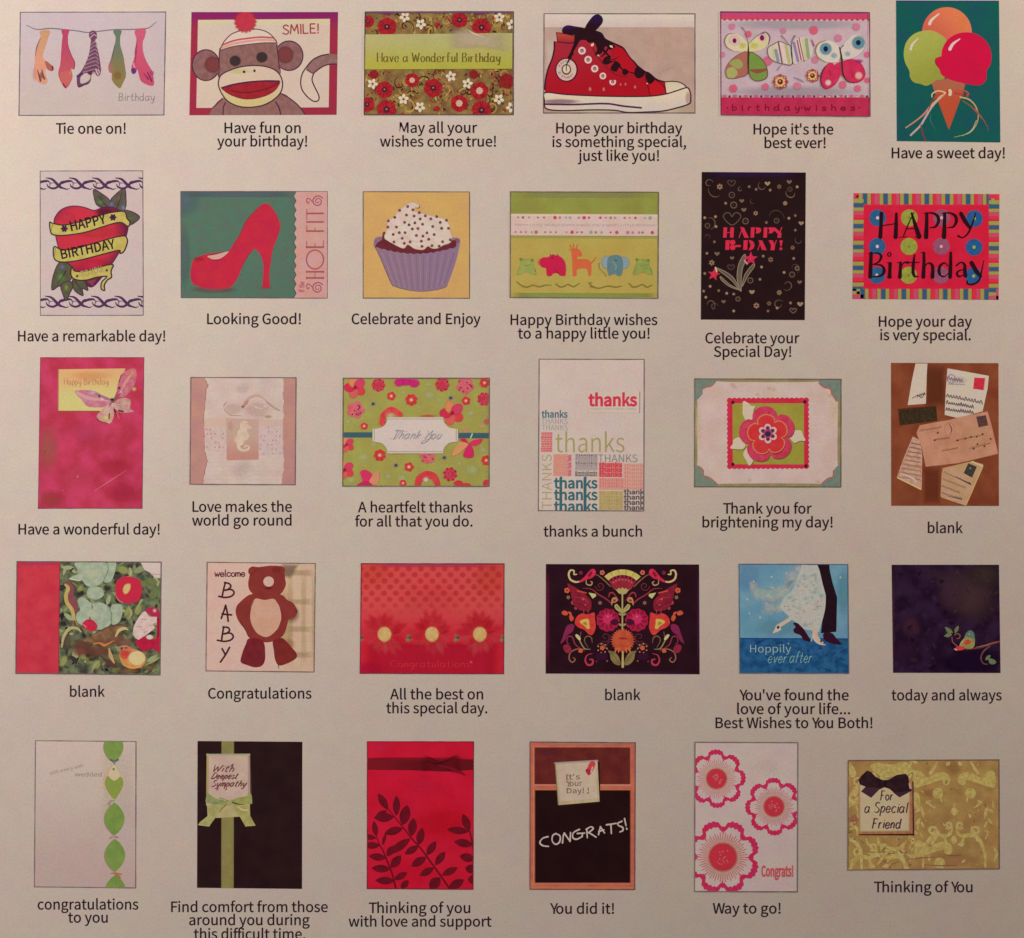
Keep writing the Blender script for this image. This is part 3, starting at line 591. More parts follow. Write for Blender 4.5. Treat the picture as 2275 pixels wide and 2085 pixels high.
# ------------------------------------------------------------------ the page
page = Card([(-1900, -1800), (4200, -1800), (4200, 3900), (-1900, 3900)])
page.z = 0.0
pp = page.part('page')
m_ = bpy.data.materials.new('coated_paper'); m_.use_nodes = True
b_ = m_.node_tree.nodes['Principled BSDF']
b_.inputs['Roughness'].default_value = 0.5; b_.inputs['Specular IOR Level'].default_value = 0.18
g_ = m_.node_tree.nodes.new('ShaderNodeGroup'); g_.node_tree = GRAIN
g_.inputs[0].default_value = PAPER_ALB + (1,)
m_.node_tree.links.new(g_.outputs[0], b_.inputs['Base Color']); m_.node_tree.links.new(g_.outputs[1], b_.inputs['Normal'])
pp.mats.append(m_)
N_ = 8
for i_ in range(N_):
    for j_ in range(N_):
        x_, y_, w_, h_ = -1900 + i_ * 6100 / N_, -1800 + j_ * 5700 / N_, 6100 / N_, 5700 / N_
        pp._add(rect(x_, y_, x_ + w_, y_ + h_), 0.0, 0)
pg = pp.build(); pg.name = 'page'; pg.location = ((page.cx - W / 2) * PX, (H / 2 - page.cy) * PX, 0)
pg['kind'] = 'structure'; pg['label'] = 'cream coated paper page under all the printed cards'; 

# ------------------------------------------------------------------ captions
def caption(lines, label):
    xs = [l[1] for l in lines] + [l[2] for l in lines]; ys = [l[3] for l in lines]
    c = Card([(min(xs), min(ys) - 25), (max(xs), min(ys) - 25), (max(xs), max(ys) + 8), (min(xs), max(ys) + 8)], clip=False)
    p = c.part('caption')
    for t, x0, x1, y in lines:
        p.text(t, x0, x1, y, 23.0, (36, 19, 28), wt=0.016)
    c.finish('caption', label, 'caption', 'captions printed under the cards')

caption([('Tie one on!', 124.6, 279, 297.4)], 'dark caption reading Tie one on!, under the neckties card')
caption([('Have fun on', 499, 667.7, 296.1), ('your birthday!', 483, 682, 325.7)], 'dark two-line caption reading Have fun on your birthday!')
caption([('May all your', 888.2, 1059.8, 295.4), ('wishes come true!', 844.5, 1101.5, 326)], 'dark two-line caption reading May all your wishes come true!')
caption([('Hope your birthday', 1236, 1515.4, 296.4), ('is something special,', 1227.7, 1523.8, 327), ('just like you!', 1284, 1463.8, 357.7)], 'dark three-line caption ending just like you!, under the red sneaker card')
caption([("Hope it's the", 1674.5, 1851, 299), ('best ever!', 1699, 1834, 329.3)], "dark two-line caption reading Hope it's the best ever!")
caption([('Have a sweet day!', 1981.4, 2232, 351.8)], 'dark caption reading Have a sweet day!, under the ice cream card')
caption([('Have a remarkable day!', 40.4, 366.7, 758.6)], 'dark caption reading Have a remarkable day!, under the tattoo heart card')
caption([('Looking Good!', 460.5, 668, 720.4)], 'dark caption reading Looking Good!, under the red high heel card')
caption([('Celebrate and Enjoy', 781.6, 1067.3, 720.4)], 'dark caption reading Celebrate and Enjoy, under the cupcake card')
caption([('Happy Birthday wishes', 1134.6, 1460, 722.3), ('to a happy little you!', 1151, 1442.8, 752.5)], 'dark two-line caption reading Happy Birthday wishes to a happy little you!')
caption([('Celebrate your', 1567.4, 1775.7, 762.9), ('Special Day!', 1586.4, 1757.4, 793)], 'dark two-line caption reading Celebrate your Special Day!')
caption([('Hope your day', 1952.7, 2158.9, 726), ('is very special.', 1956, 2156.3, 756)], 'dark two-line caption reading Hope your day is very special.')
caption([('Have a wonderful day!', 41.4, 354.4, 1187.7)], 'dark caption reading Have a wonderful day!, under the mottled pink card')
caption([('Love makes the', 428, 648, 1137.4), ('world go round', 427, 647.3, 1167.9)], 'dark two-line caption reading Love makes the world go round')
caption([('A heartfelt thanks', 795.5, 1049.7, 1138.7), ('for all that you do.', 789.5, 1049.3, 1170)], 'dark two-line caption reading A heartfelt thanks for all that you do.')
caption([('thanks a bunch', 1208, 1426, 1192.4)], 'dark caption reading thanks a bunch, under the white card of thanks words')
caption([('Thank you for', 1607, 1803, 1141.4), ('brightening my day!', 1561, 1849.4, 1172)], 'dark two-line caption reading Thank you for brightening my day!')
caption([('blank', 2061.6, 2138.6, 1184.5)], 'dark caption reading blank, under the brown card of old letters')
caption([('blank', 155.8, 232.5, 1548.2)], 'dark caption reading blank, under the painted vegetables card')
caption([('Congratulations', 462.7, 691.6, 1552.3)], 'dark one-line caption reading Congratulations, under the brown bear card')
caption([('All the best on', 867, 1073, 1554), ('this special day.', 858.5, 1082.3, 1584.8)], 'dark two-line caption reading All the best on this special day.')
caption([('blank', 1344.8, 1422.7, 1555.6)], 'dark caption reading blank, under the dark folk flower card')
caption([("You've found the", 1643.2, 1885, 1556), ('love of your life...', 1638, 1888.3, 1586.7), ('Best Wishes to You Both!', 1590, 1937.8, 1617.8)], 'dark three-line caption ending Best Wishes to You Both!')
caption([('today and always', 1981, 2225, 1556.1)], 'dark caption reading today and always, under the night-purple bird card')
caption([('congratulations', 83.9, 307, 2020.9), ('to you', 151.6, 239, 2050)], 'dark two-line caption reading congratulations to you')
caption([('Find comfort from those', 380.6, 727.8, 2026.5), ('around you during', 420.5, 687.7, 2055.6), ('this difficult time.', 431, 677.8, 2086.8)], 'dark three-line caption beginning Find comfort from those, cut by the bottom edge')
caption([('Thinking of you', 819.8, 1044.3, 2028.7), ('with love and support', 774.8, 1091.5, 2058.8)], 'dark two-line caption reading Thinking of you with love and support')
caption([('You did it!', 1222.6, 1363.7, 2030.3)], 'dark caption reading You did it!, under the chalkboard card')
caption([('Way to go!', 1583.8, 1733.9, 2029.8)], 'dark caption reading Way to go!, under the white card of pink flowers')
caption([('Thinking of You', 1942.2, 2160.2, 1982.4)], 'dark one-line caption reading Thinking of You, under the gold damask card')
# ------------------------------------------------------------------ row 1
# neckties
c = Card([(135, 95), (1847, 92), (1825, 1305), (118, 1310)], (20, 10, .1885))
c.face(('l', (208, 186, 182), (207, 184, 170), 900, 100, 900, 1300)); c.border((120, 102, 108))
p = c.part('string')
p.line([(200, 245), (330, 297), (480, 285), (640, 297), (800, 314), (920, 332), (1050, 320), (1250, 299), (1450, 297), (1560, 290), (1650, 277), (1740, 205)], (7, 15, 13, 13, 13, 15, 7), (122, 112, 118))
t = c.part('necktie', 'orange necktie shaped like an arm with a hand')
t.shape([(365, 318), (480, 310), (462, 400), (432, 500), (400, 600), (425, 660), (520, 730), (527, 770), (490, 790), (440, 765), (430, 820), (457, 900), (430, 945), (370, 935), (320, 900), (290, 860), (292, 780), (303, 680), (312, 560), (342, 450), (372, 380)], ('l', (206, 152, 112), (222, 152, 118), 400, 320, 380, 700))
t.line([(372, 400), (330, 500), (310, 610)], (6, 14, 6), (132, 82, 88))
t.line([(335, 775), (352, 830), (372, 905)], (8, 18, 22), (122, 62, 66)); t.line([(388, 765), (400, 830), (420, 880)], (8, 18, 20), (118, 58, 62))
t.blob(385, 840, 30, 60, (150, 100, 90), .8)
t.shape([(425, 665), (500, 715), (527, 760), (500, 790), (450, 760)], (178, 98, 84)); t.line([(512, 735), (515, 775)], 20, (120, 50, 60))
t.blob(300, 830, 40, 110, (214, 168, 158), .4)
t = c.part('necktie', 'rose red necktie')
t.shape([(620, 305), (710, 300), (697, 370), (700, 480), (735, 590), (780, 690), (768, 768), (737, 765), (747, 870), (667, 992), (583, 840), (605, 700), (615, 560), (625, 430), (632, 370)], ('l', (188, 70, 100), (196, 88, 92), 660, 320, 660, 900))
t.line([(690, 470), (735, 600), (775, 690), (765, 765)], (5, 12, 12), (160, 62, 92)); t.shape([(618, 800), (700, 790), (735, 800), (738, 870), (665, 960), (605, 860)], (200, 100, 94)); t.line([(735, 760), (722, 830)], 12, (215, 130, 110)); t.line([(640, 940), (668, 985)], 16, (130, 35, 60))
t = c.part('necktie', 'purple striped necktie with a pale hand tip')
t.shape([(948, 335), (990, 308), (1030, 330), (1037, 395), (1017, 430), (1045, 530), (1070, 650), (1085, 790), (1062, 845), (1030, 838), (1000, 795), (975, 830), (957, 920), (900, 950), (815, 980), (800, 860), (850, 790), (900, 700), (940, 600), (960, 480), (965, 420), (945, 385)], ('n', (126, 76, 96), (110, 62, 88), 120))
for i in range(9):
    y = 440 + i * 46; k = i * 0.5
    t.line([(972 - i * 14, y + 40), (1010 + i * 2, y), (1035 + i * 4, y + 30)], 11, (162, 128, 132))
t.line([(955, 400), (1000, 360), (1030, 372)], 12, (190, 155, 150)); t.line([(960, 350), (995, 332)], 12, (165, 130, 150))
t.shape([(845, 860), (890, 815), (940, 820), (962, 850), (935, 905), (850, 935)], (206, 180, 166)); t.line([(812, 850), (860, 820)], 34, (84, 50, 110)); t.line([(820, 970), (930, 935)], 16, (88, 48, 92))
t.line([(1025, 770), (1050, 830)], 16, (205, 175, 165)); t.line([(1055, 770), (1070, 810)], 12, (205, 175, 165)); t.shape([(930, 800), (980, 790), (970, 830), (940, 830)], (88, 52, 62))
t = c.part('necktie', 'olive green necktie')
t.shape([(1230, 312), (1325, 310), (1312, 380), (1312, 480), (1345, 600), (1365, 720), (1378, 840), (1342, 930), (1300, 990), (1217, 900), (1212, 810), (1182, 800), (1172, 720), (1210, 640), (1240, 520), (1258, 400), (1250, 370)], ('l', (104, 122, 100), (140, 124, 72), 1280, 330, 1280, 900))
t.shape([(1172, 720), (1205, 690), (1225, 790), (1190, 806)], (166, 112, 100)); t.line([(1245, 480), (1220, 600), (1195, 690)], (5, 12, 5), (92, 82, 98)); t.blob(1280, 840, 60, 60, (160, 112, 60), .7)
t = c.part('necktie', 'pink necktie with a purple cuff')
t.shape([(1480, 320), (1545, 288), (1612, 300), (1602, 380), (1577, 450), (1582, 560), (1620, 670), (1688, 790), (1702, 850), (1707, 950), (1650, 957), (1560, 910), (1530, 830), (1515, 770), (1490, 812), (1455, 805), (1445, 730), (1475, 640), (1497, 520), (1502, 410)], ('l', (210, 92, 114), (204, 80, 104), 1540, 300, 1560, 900))
t.line([(1512, 400), (1495, 560), (1488, 690)], (4, 26, 8), (166, 62, 96)); t.shape([(1440, 765), (1480, 750), (1500, 790), (1480, 820), (1452, 815)], (104, 52, 110)); t.line([(1465, 700), (1480, 745)], 18, (215, 150, 170))
t.line([(1590, 815), (1640, 880)], (8, 24), (146, 50, 86)); t.line([(1628, 800), (1655, 850), (1682, 905)], (8, 18, 20), (130, 40, 86)); t.blob(1680, 810, 40, 40, (190, 80, 130), .8)
p = c.part('lettering'); p.script('Birthday', 1292, 1712, 1135, 88, 8, (152, 128, 130), slant=.05, wob=.02)
card_done(c, 'pale card with five neckties hung on a string, reading Birthday')

# sock monkey
c = Card([(135, 92), (1862, 92), (1845, 1303), (110, 1308)], (400, 10, .1885))
c.face(('l', (136, 34, 96), (160, 46, 66), 1000, 90, 1000, 330), 'frame_border')
p = c.part('card_face'); p.poly([(212, 185), (1768, 172), (1752, 1215), (192, 1222)], ('l', (214, 196, 150), (213, 188, 164), 1000, 175, 1000, 280))
OUT = (78, 44, 62)
b = c.part('body'); b.shape([(345, 1310), (385, 1225), (500, 1110), (800, 1060), (1190, 1050), (1300, 1115), (1400, 1200), (1470, 1305), (1400, 1330), (400, 1330)], ('n', (150, 106, 98), (138, 94, 84), 60))
b.line([(385, 1222), (500, 1110)], 14, OUT); b.line([(1190, 1050), (1300, 1115), (1400, 1200), (1475, 1300)], 14, OUT); b.line([(535, 1160), (510, 1220), (508, 1305)], 14, OUT); b.line([(1125, 1150), (1165, 1215), (1188, 1305)], 16, OUT)
tl = c.part('tail'); tl.poly(spl([(1848, 592), (1750, 588), (1650, 610), (1560, 660), (1490, 742)], False) + spl([(1498, 785), (1535, 800), (1572, 818)], False) + spl([(1610, 785), (1680, 735), (1760, 708), (1850, 706)], False), ('n', (152, 112, 108), (140, 98, 88), 60))
tl.poly(spl([(1490, 742), (1440, 822), (1422, 920), (1440, 1010), (1500, 1090), (1570, 1142), (1622, 1140), (1640, 1100), (1620, 1040), (1580, 960), (1556, 890), (1572, 818)], False) + [(1535, 800), (1498, 785)], (214, 190, 162))
tl.line([(1750, 588), (1650, 610), (1560, 660), (1490, 742), (1440, 822), (1422, 920), (1440, 1010), (1500, 1090), (1570, 1142), (1622, 1140), (1640, 1100), (1620, 1040), (1580, 960), (1556, 890), (1575, 818), (1610, 785), (1680, 735), (1760, 708), (1850, 706)], 15, OUT)
tl.line([(1490, 770), (1535, 800), (1572, 818)], 12, (95, 60, 60))
for x, y, rx, ry, ix, iy, ir in ((305, 718, 162, 182, 385, 712, 86), (1285, 607, 164, 174, 1240, 597, 88)):
    e = c.part('ear'); e.poly(ell(x, y, rx, ry), ('n', (146, 102, 98), (132, 88, 80), 60)); e.outline(ell(x, y, rx, ry), 14, OUT, False); e.blob(ix, iy, ir * 1.25, ir * 1.3, (124, 62, 60), 1, core=.6)
h = c.part('head'); h.shape([(468, 530), (620, 470), (800, 440), (980, 425), (1138, 450), (1152, 560), (1175, 700), (1185, 820), (1100, 920), (600, 940), (450, 860), (462, 700)], ('n', (148, 104, 98), (134, 90, 80), 60))
h.line([(470, 520), (462, 600), (462, 720), (455, 850)], 12, OUT); h.line([(1138, 480), (1152, 580), (1165, 700), (1172, 760)], 12, OUT)
for x, y in ((650, 668), (965, 625)):
    e = c.part('eye'); e.blob(x, y, 74, 70, (62, 48, 48), 1, core=.68)
ht = c.part('hat'); ht.poly(spl([(470, 532), (520, 440), (620, 345), (780, 300), (920, 296), (1030, 330), (1100, 390), (1142, 452)], False) + spl([(1142, 455), (980, 458), (800, 474), (620, 500), (470, 545)], False), (218, 194, 170))
ht.line([(500, 480), (640, 428), (800, 402), (950, 388), (1105, 396)], 20, (192, 74, 96)); ht.line([(485, 515), (630, 466), (800, 436), (960, 420), (1130, 426)], 26, (216, 152, 128))
ht.line([(468, 545), (520, 440), (620, 345), (780, 300), (920, 296), (1030, 330), (1100, 390), (1142, 452)], 13, (110, 72, 82)); ht.line([(470, 545), (620, 500), (800, 474), (980, 456), (1142, 455)], 12, (108, 64, 76))
pm = ht.sub('pompom'); pm.soft(flower(770, 205, 148, 17, .12), ('n', (198, 46, 66), (186, 62, 70), 60), 1, core=.72)
mz = c.part('muzzle'); M = [(455, 905), (480, 840), (560, 790), (700, 742), (880, 722), (1050, 745), (1160, 810), (1208, 920), (1190, 1030), (1110, 1120), (980, 1190), (820, 1215), (680, 1200), (560, 1140), (490, 1050), (455, 960)]
mz.shape(M, ('l', (212, 184, 158), (208, 184, 122), 820, 900, 820, 1180)); mz.blob(700, 790, 160, 40, (214, 192, 132), .8); mz.outline(M, 15, OUT)
mz.poly(ell(755, 797, 17, 16), OUT); mz.poly(ell(878, 785, 14, 18), OUT)
mo = c.part('mouth'); mo.shape([(492, 990), (620, 948), (800, 918), (1000, 904), (1168, 906), (1172, 940), (1120, 1012), (1020, 1072), (870, 1112), (740, 1112), (620, 1076), (540, 1032)], ('n', (166, 42, 46), (150, 34, 44), 80))
mo.line([(492, 985), (620, 948), (800, 918), (1000, 904), (1168, 906)], 18, (78, 30, 70)); mo.line([(600, 1020), (760, 1042), (950, 1015), (1090, 968), (1160, 925)], 14, (118, 26, 38)); mo.line([(492, 990), (540, 1034), (620, 1078), (740, 1114), (870, 1114), (1020, 1074), (1120, 1014), (1172, 940)], 8, (110, 34, 40))
p = c.part('lettering'); p.script('SMILE!', 1214, 1632, 352, 108, 15, (160, 58, 62), ang=-.03, wob=.02)
card_done(c, 'card with a brown sock monkey in a pompom hat, reading SMILE!')

# red flower print with a green band
c = Card([(115, 93), (1908, 90), (1905, 1337), (103, 1337)], (790, 10, .18353))
c.face(('n', (152, 122, 66), (112, 84, 52), 130))
p = c.part('floral_print')
rr = random.Random(3); c.scatter(40)
for k in range(420):
    x, y = rr.uniform(110, 1900), rr.choice([rr.uniform(95, 360), rr.uniform(790, 1330), rr.uniform(790, 1330)])
    a = rr.uniform(0, 6.3); l = rr.uniform(22, 66)
    p.poly(leaf(x, y, x + l * math.cos(a), y + l * math.sin(a), l * .4), rr.choice([(66, 38, 28), (84, 54, 30), (172, 134, 62), (146, 66, 44), (184, 152, 84), (60, 36, 30), (156, 44, 44)]))
for k in range(44):
    x, y = rr.uniform(150, 1850), rr.choice([rr.uniform(120, 340), rr.uniform(830, 1300), rr.uniform(830, 1300)])
    p.line(spiral(x, y, 14, rr.uniform(55, 120), rr.uniform(0, 6.3), rr.uniform(.6, 1.0) * rr.choice([-1, 1])), (6, 18, 7), rr.choice([(82, 48, 34), (150, 60, 46), (176, 138, 66), (66, 38, 32), (60, 34, 28), (188, 150, 72)]))
c.scatter()
for x, y, r, d in [(150, 210, 80, 0), (380, 275, 122, 0), (985, 250, 32, 0), (1258, 192, 105, 0), (1525, 285, 125, 0), (350, 1035, 112, 0), (685, 920, 92, 1), (940, 1015, 122, 0), (1500, 1048, 115, 1), (1255, 1200, 112, 1), (140, 1215, 95, 0), (375, 1275, 128, 0), (1525, 1285, 128, 0), (1830, 930, 100, 2), (985, 1265, 36, 0), (1430, 850, 60, 2), (220, 850, 60, 2)]:
    colr = (132, 42, 38) if d == 2 else (176, 38, 44)
    p.poly(flower(x, y, r * .95, 6, .10, rr.random()), ('n', colr, (150, 30, 36), 60))
    if r > 50:
        c.scatter(3)
        for q in range(7):
            a = q * .9 + rr.random(); p.line([(x + r * .25 * math.cos(a), y + r * .25 * math.sin(a)), (x + r * .8 * math.cos(a), y + r * .8 * math.sin(a))], (6, 10), (120, 22, 36))
        c.scatter()
        if d == 1: p.poly(flower(x, y, r * .38, 8, .2), (204, 166, 132))
        elif d == 0: p.poly(ell(x, y, r * .3), (82, 30, 38)); p.poly(ell(x, y - 4, r * .09), (168, 120, 112))
for x in (370, 1520): p.blob(x, 100, 110, 46, (136, 40, 88), .95)
for x, y in [(595, 155), (790, 240), (1740, 160), (205, 965), (580, 1150), (780, 1245), (1155, 875), (1355, 962), (1735, 1150), (1890, 250), (1885, 1250)]:
    a0 = rr.random() * 6; c.scatter(3)
    for q in range(5):
        a = a0 + q * 1.2566; p.poly(leaf(x + 8 * math.cos(a), y + 8 * math.sin(a), x + 68 * math.cos(a), y + 68 * math.sin(a), 42), (222, 204, 166))
    c.scatter(); p.poly(star(x, y, 30, 5, .3, a0 + .6), (62, 44, 34))
p.poly(rect(100, 90, 1910, 108), (118, 76, 112))
b = c.part('green_band'); b.poly([(105, 368), (1900, 350), (1898, 782), (104, 790)], ('l', (180, 170, 108), (174, 166, 66), 1000, 380, 1000, 770))
s = c.part('glare_patch'); s.soft([(1120, 290), (1300, 262), (1500, 350), (1900, 345), (1895, 600), (1700, 570), (1500, 545), (1130, 560), (1060, 420)], (188, 166, 134), .85, core=.35)  # glare off the plastic wrap, painted as a soft beige patch
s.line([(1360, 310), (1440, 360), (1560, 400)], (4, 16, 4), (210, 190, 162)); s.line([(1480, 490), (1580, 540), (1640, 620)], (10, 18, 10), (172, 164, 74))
p = c.part('lettering'); p.script('Have a Wonderful Birthday', 265, 1748, 700, 112, 15, (104, 86, 40), nib=(.0, .22))
c.border((96, 70, 66), 2)
card_done(c, 'card of red and white flowers with a green band, reading Have a Wonderful Birthday')

# red sneaker
c = Card([(148, 108), (1868, 110), (1868, 1240), (142, 1240)], (1180, 10, .1948))
c.face(('l', (212, 194, 182), (204, 180, 166), 1000, 110, 1000, 260))
p = c.part('backdrop'); p.poly([(140, 262), (1880, 262), (1880, 1250), (140, 1250)], ('n', (186, 152, 134), (176, 144, 126), 160)); p.soft(rect(130, 250, 330, 1000), (206, 182, 162), .8, .3); p.soft([(140, 1150), (700, 1190), (1868, 1110), (1868, 1245), (140, 1245)], (198, 176, 142), .9, .7)
p.line([(1450, 790), (1560, 740), (1650, 705)], (3, 10, 3), (160, 128, 112)); c.border((110, 88, 84))
u = c.part('shoe_upper'); UP = [(262, 520), (268, 418), (300, 428), (440, 445), (500, 440), (640, 330), (800, 345), (850, 405), (990, 470), (1050, 502), (1092, 555), (1130, 612), (1178, 660), (1212, 700), (1270, 760), (1345, 795), (1425, 852), (1525, 885), (1540, 1025)]
u.poly(UP + spl([(1540, 1025), (1200, 1052), (800, 1047), (400, 1025), (160, 1005)], False) + spl([(155, 960), (166, 850), (196, 730), (240, 620), (262, 520)], False), ('l', (160, 40, 52), (168, 22, 34), 500, 400, 600, 1000))
u.shape([(920, 490), (1000, 480), (1060, 520), (1110, 590), (1175, 665), (1200, 720), (1180, 760), (1100, 750), (1000, 660), (920, 590)], (176, 22, 34)); u.poly([(1340, 870), (1420, 860), (1520, 920), (1535, 1020), (1360, 1040)], (184, 24, 34))
u.line([(1300, 850), (1335, 950), (1357, 1040)], 12, (112, 14, 26)); u.line([(1400, 850), (1500, 920), (1534, 985)], 12, (112, 16, 28)); u.line([(690, 480), (740, 570), (830, 690), (960, 800), (1100, 830)], 10, (118, 24, 34))
u.line([(265, 430), (262, 520), (240, 620), (196, 730), (166, 850), (155, 970)], 18, (64, 24, 40)); u.line([(1525, 885), (1533, 950), (1540, 1020)], 16, (70, 26, 40))
k = c.part('collar'); k.poly([(288, 322), (360, 330), (512, 366), (496, 432), (440, 446), (300, 430)], ('l', (180, 70, 52), (158, 42, 48), 400, 330, 400, 440)); k.outline([(288, 322), (400, 338), (512, 366), (496, 432), (440, 446), (300, 428)], 13, (84, 24, 34), False)
lc = c.part('lace'); LC = (42, 18, 24)
lc.shape([(618, 262), (660, 190), (715, 128), (770, 116), (812, 150), (816, 205), (775, 262), (720, 308), (640, 318)], ('l', (44, 22, 62), LC, 740, 120, 700, 280))
lc.shape([(362, 268), (415, 240), (500, 252), (605, 276), (570, 345), (480, 350), (362, 326)], ('l', (52, 26, 82), LC, 420, 240, 430, 310))
lc.shape([(498, 352), (560, 300), (640, 262), (740, 300), (810, 330), (862, 412), (960, 480), (900, 520), (850, 480), (800, 560), (725, 580), (752, 520), (720, 440), (660, 440), (620, 410), (560, 415), (520, 480), (474, 560), (440, 625), (415, 690), (393, 700), (402, 640), (450, 540), (488, 440)], LC)
lc.line([(740, 308), (800, 342), (852, 404), (990, 468), (1050, 500), (1092, 555), (1130, 612), (1178, 660), (1212, 705), (1290, 768), (1345, 790), (1430, 858), (1525, 885)], (16, 20, 20, 12, 16, 26, 22, 14), (44, 18, 36))
for q, cc in (([(812, 660), (850, 600), (910, 590), (900, 640), (950, 650), (905, 670), (860, 690)], LC), ([(905, 740), (960, 650), (1020, 690), (990, 740), (970, 770)], LC), ([(1040, 760), (1070, 735), (1112, 770), (1080, 808), (1045, 795)], LC), ([(1180, 760), (1212, 710), (1300, 765), (1280, 820), (1230, 845), (1185, 820)], LC), ([(1300, 810), (1340, 785), (1405, 850), (1390, 890), (1350, 910), (1320, 870)], LC)): lc.shape(q, cc)
lc.line([(790, 470), (840, 540), (900, 600)], (18, 26, 14), LC); lc.line([(880, 500), (840, 560), (800, 600)], (20, 22, 8), LC); lc.line([(950, 640), (1000, 700), (1070, 770)], (10, 22, 10), LC); lc.line([(1110, 770), (1180, 790), (1240, 800)], (8, 16, 10), LC); lc.line([(870, 640), (960, 620), (1010, 590)], (14, 10, 4), (70, 20, 28))
ey = [(580, 530, 43), (650, 633, 43), (725, 735, 41), (818, 818, 38), (930, 885, 38)]
for x, y, r in ey:
    e = c.part('eyelet'); e.poly(ell(x, y, r, r * 1.02), (222, 186, 180)); e.poly(ell(x, y, r * .46, r * .5), (134, 42, 50)); e.poly(ell(x, y + 2, r * .2), (196, 160, 140))
u.shape([(892, 830), (970, 830), (965, 862), (930, 866), (895, 862)], (168, 24, 36))
for x, y, r in ((1020, 915, 12), (1076, 912, 13), (672, 968, 20), (828, 970, 18), (1185, 945, 16)): u.blob(x, y, r, r * 1.6, (206, 140, 120), .8)
for q in ([(678, 462), (712, 440), (716, 470), (690, 485)], [(890, 470), (925, 470), (935, 500), (905, 492)], [(750, 578), (775, 575), (775, 600)], [(1312, 895), (1335, 905), (1322, 915)]): u.poly(q, (214, 190, 150))
pt = c.part('ankle_patch'); pt.poly(ell(404, 748, 128, 138), (84, 18, 32)); pt.poly(ell(402, 748, 114, 124), (204, 174, 158)); pt.poly(ell(402, 745, 56, 62), (112, 76, 56)); pt.poly(ell(402, 742, 40, 45), (208, 188, 160))
for word, a0, da in (('HAPPY', -2.75, .36), ('BIRTHDAY', 2.85, -.30)):
    for i, ch in enumerate(word):
        a = a0 + i * da; ro = a + math.pi / 2 if da > 0 else a - math.pi / 2; rad = 76 if da > 0 else 98
        x, y = 402 + rad * math.cos(a), 746 + rad * 1.06 * math.sin(a)
        pt.text(ch, x, None, y, 26, (128, 72, 66), wt=.02, ang=ro)
lc.line([(470, 560), (440, 620), (418, 660), (402, 700), (402, 760)], (30, 20, 16, 10, 8), LC)
tc_ = c.part('toe_cap'); tc_.poly(spl([(1527, 888), (1610, 880), (1690, 890), (1745, 920), (1775, 958)], False) + spl([(1775, 958), (1660, 985), (1545, 1015)], False), ('l', (206, 184, 150), (214, 198, 166), 1600, 880, 1640, 1000)); tc_.line([(1525, 886), (1610, 880), (1690, 890), (1745, 920), (1790, 965)], 13, (70, 36, 50))
so = c.part('sole'); SO = [(162, 1008), (400, 1030), (800, 1048), (1200, 1053), (1400, 1045), (1545, 1022), (1680, 980), (1778, 952), (1812, 1000), (1820, 1085), (1798, 1138), (1650, 1185), (1500, 1218), (1300, 1230), (1100, 1234), (950, 1210), (700, 1205), (400, 1214), (230, 1206), (160, 1178), (152, 1100)]
so.shape(SO, ('l', (214, 198, 164), (206, 186, 168), 800, 1030, 800, 1180)); so.soft(ell(330, 1110, 260, 34), (150, 118, 118), .9, .3); so.soft(ell(1790, 1070, 40, 90), (188, 150, 140), .8, .3); so.line([(158, 1140), (300, 1143), (500, 1144), (850, 1134), (1050, 1162), (1255, 1182)], 21, (76, 42, 72)); so.outline(SO, 15, (66, 30, 50))
card_done(c, 'card with a red canvas high-top sneaker, black laces and cream sole')

# butterflies
c = Card([(112, 92), (1912, 100), (1920, 1357), (117, 1340)], (1580, 10, .18353))
c.face(('n', (196, 168, 168), (184, 160, 160), 200)); c.parts[-1].blob(1000, 1060, 1000, 90, (164, 150, 150), .7); c.parts[-1].blob(1000, 240, 1000, 90, (172, 158, 156), .8)
p = c.part('ribbon_band'); p.poly([(110, 90), (1915, 98), (1915, 195), (110, 192)], ('l', (172, 74, 128), (196, 66, 94), 1000, 95, 1000, 140))
rr = random.Random(5)
for i in range(27):
    x = 130 + i * 67; p.blob(x, 196, 24, 20, (222, 196, 178) if i % 5 else (226, 206, 150), .9); p.poly(ell(x + 33, 190, 8, 10), (140, 44, 76))
p = c.part('ribbon_band'); p.poly([(110, 1128), (1925, 1128), (1925, 1360), (110, 1345)], ('n', (188, 48, 78), (176, 42, 70), 120))
for i in range(14): x = 160 + i * 128; p.blob(x, 1112, 46, 24, (196, 90, 116), .8); p.poly(ell(x + 62, 1116, 13, 15), (104, 38, 80))
for i in range(5): p.blob(1320 + i * 110, 1118, 22, 16, (226, 208, 190), .9)
p.script('birthday', 258, 1068, 1285, 72, 13, (122, 24, 46), gap=.42); p.script('wishes', 1130, 1735, 1285, 72, 13, (122, 24, 46), gap=.42)
for x in (195, 1097, 1790): p.poly(ell(x, 1252, 9), (122, 24, 46))
p = c.part('polka_dots')
for x, y, r in [(250, 270, 38), (445, 362, 42), (870, 322, 36), (1240, 316, 52), (1535, 410, 46), (1755, 275, 46), (130, 610, 36), (1255, 675, 42), (680, 690, 56), (265, 1020, 48), (655, 1000, 42), (1040, 990, 46), (1590, 975, 46), (1770, 1020, 40), (1885, 610, 36), (1885, 920, 34), (1430, 910, 20)]:
    p.blob(x, y, r * 1.2, r * 1.2, rr.choice([(206, 100, 120), (208, 92, 108), (200, 118, 136)]), .95, core=.62)
p.line([(1000, 885), (1080, 920), (1130, 950)], (8, 22, 4), (150, 112, 140)); p.line([(1215, 430), (1240, 500)], (10, 22), (156, 72, 116))
def antenna(q, pts): q.line(pts, (14, 5), (112, 96, 112))
bf = c.part('butterfly', 'butterfly with cream upper wings and olive lower wings')
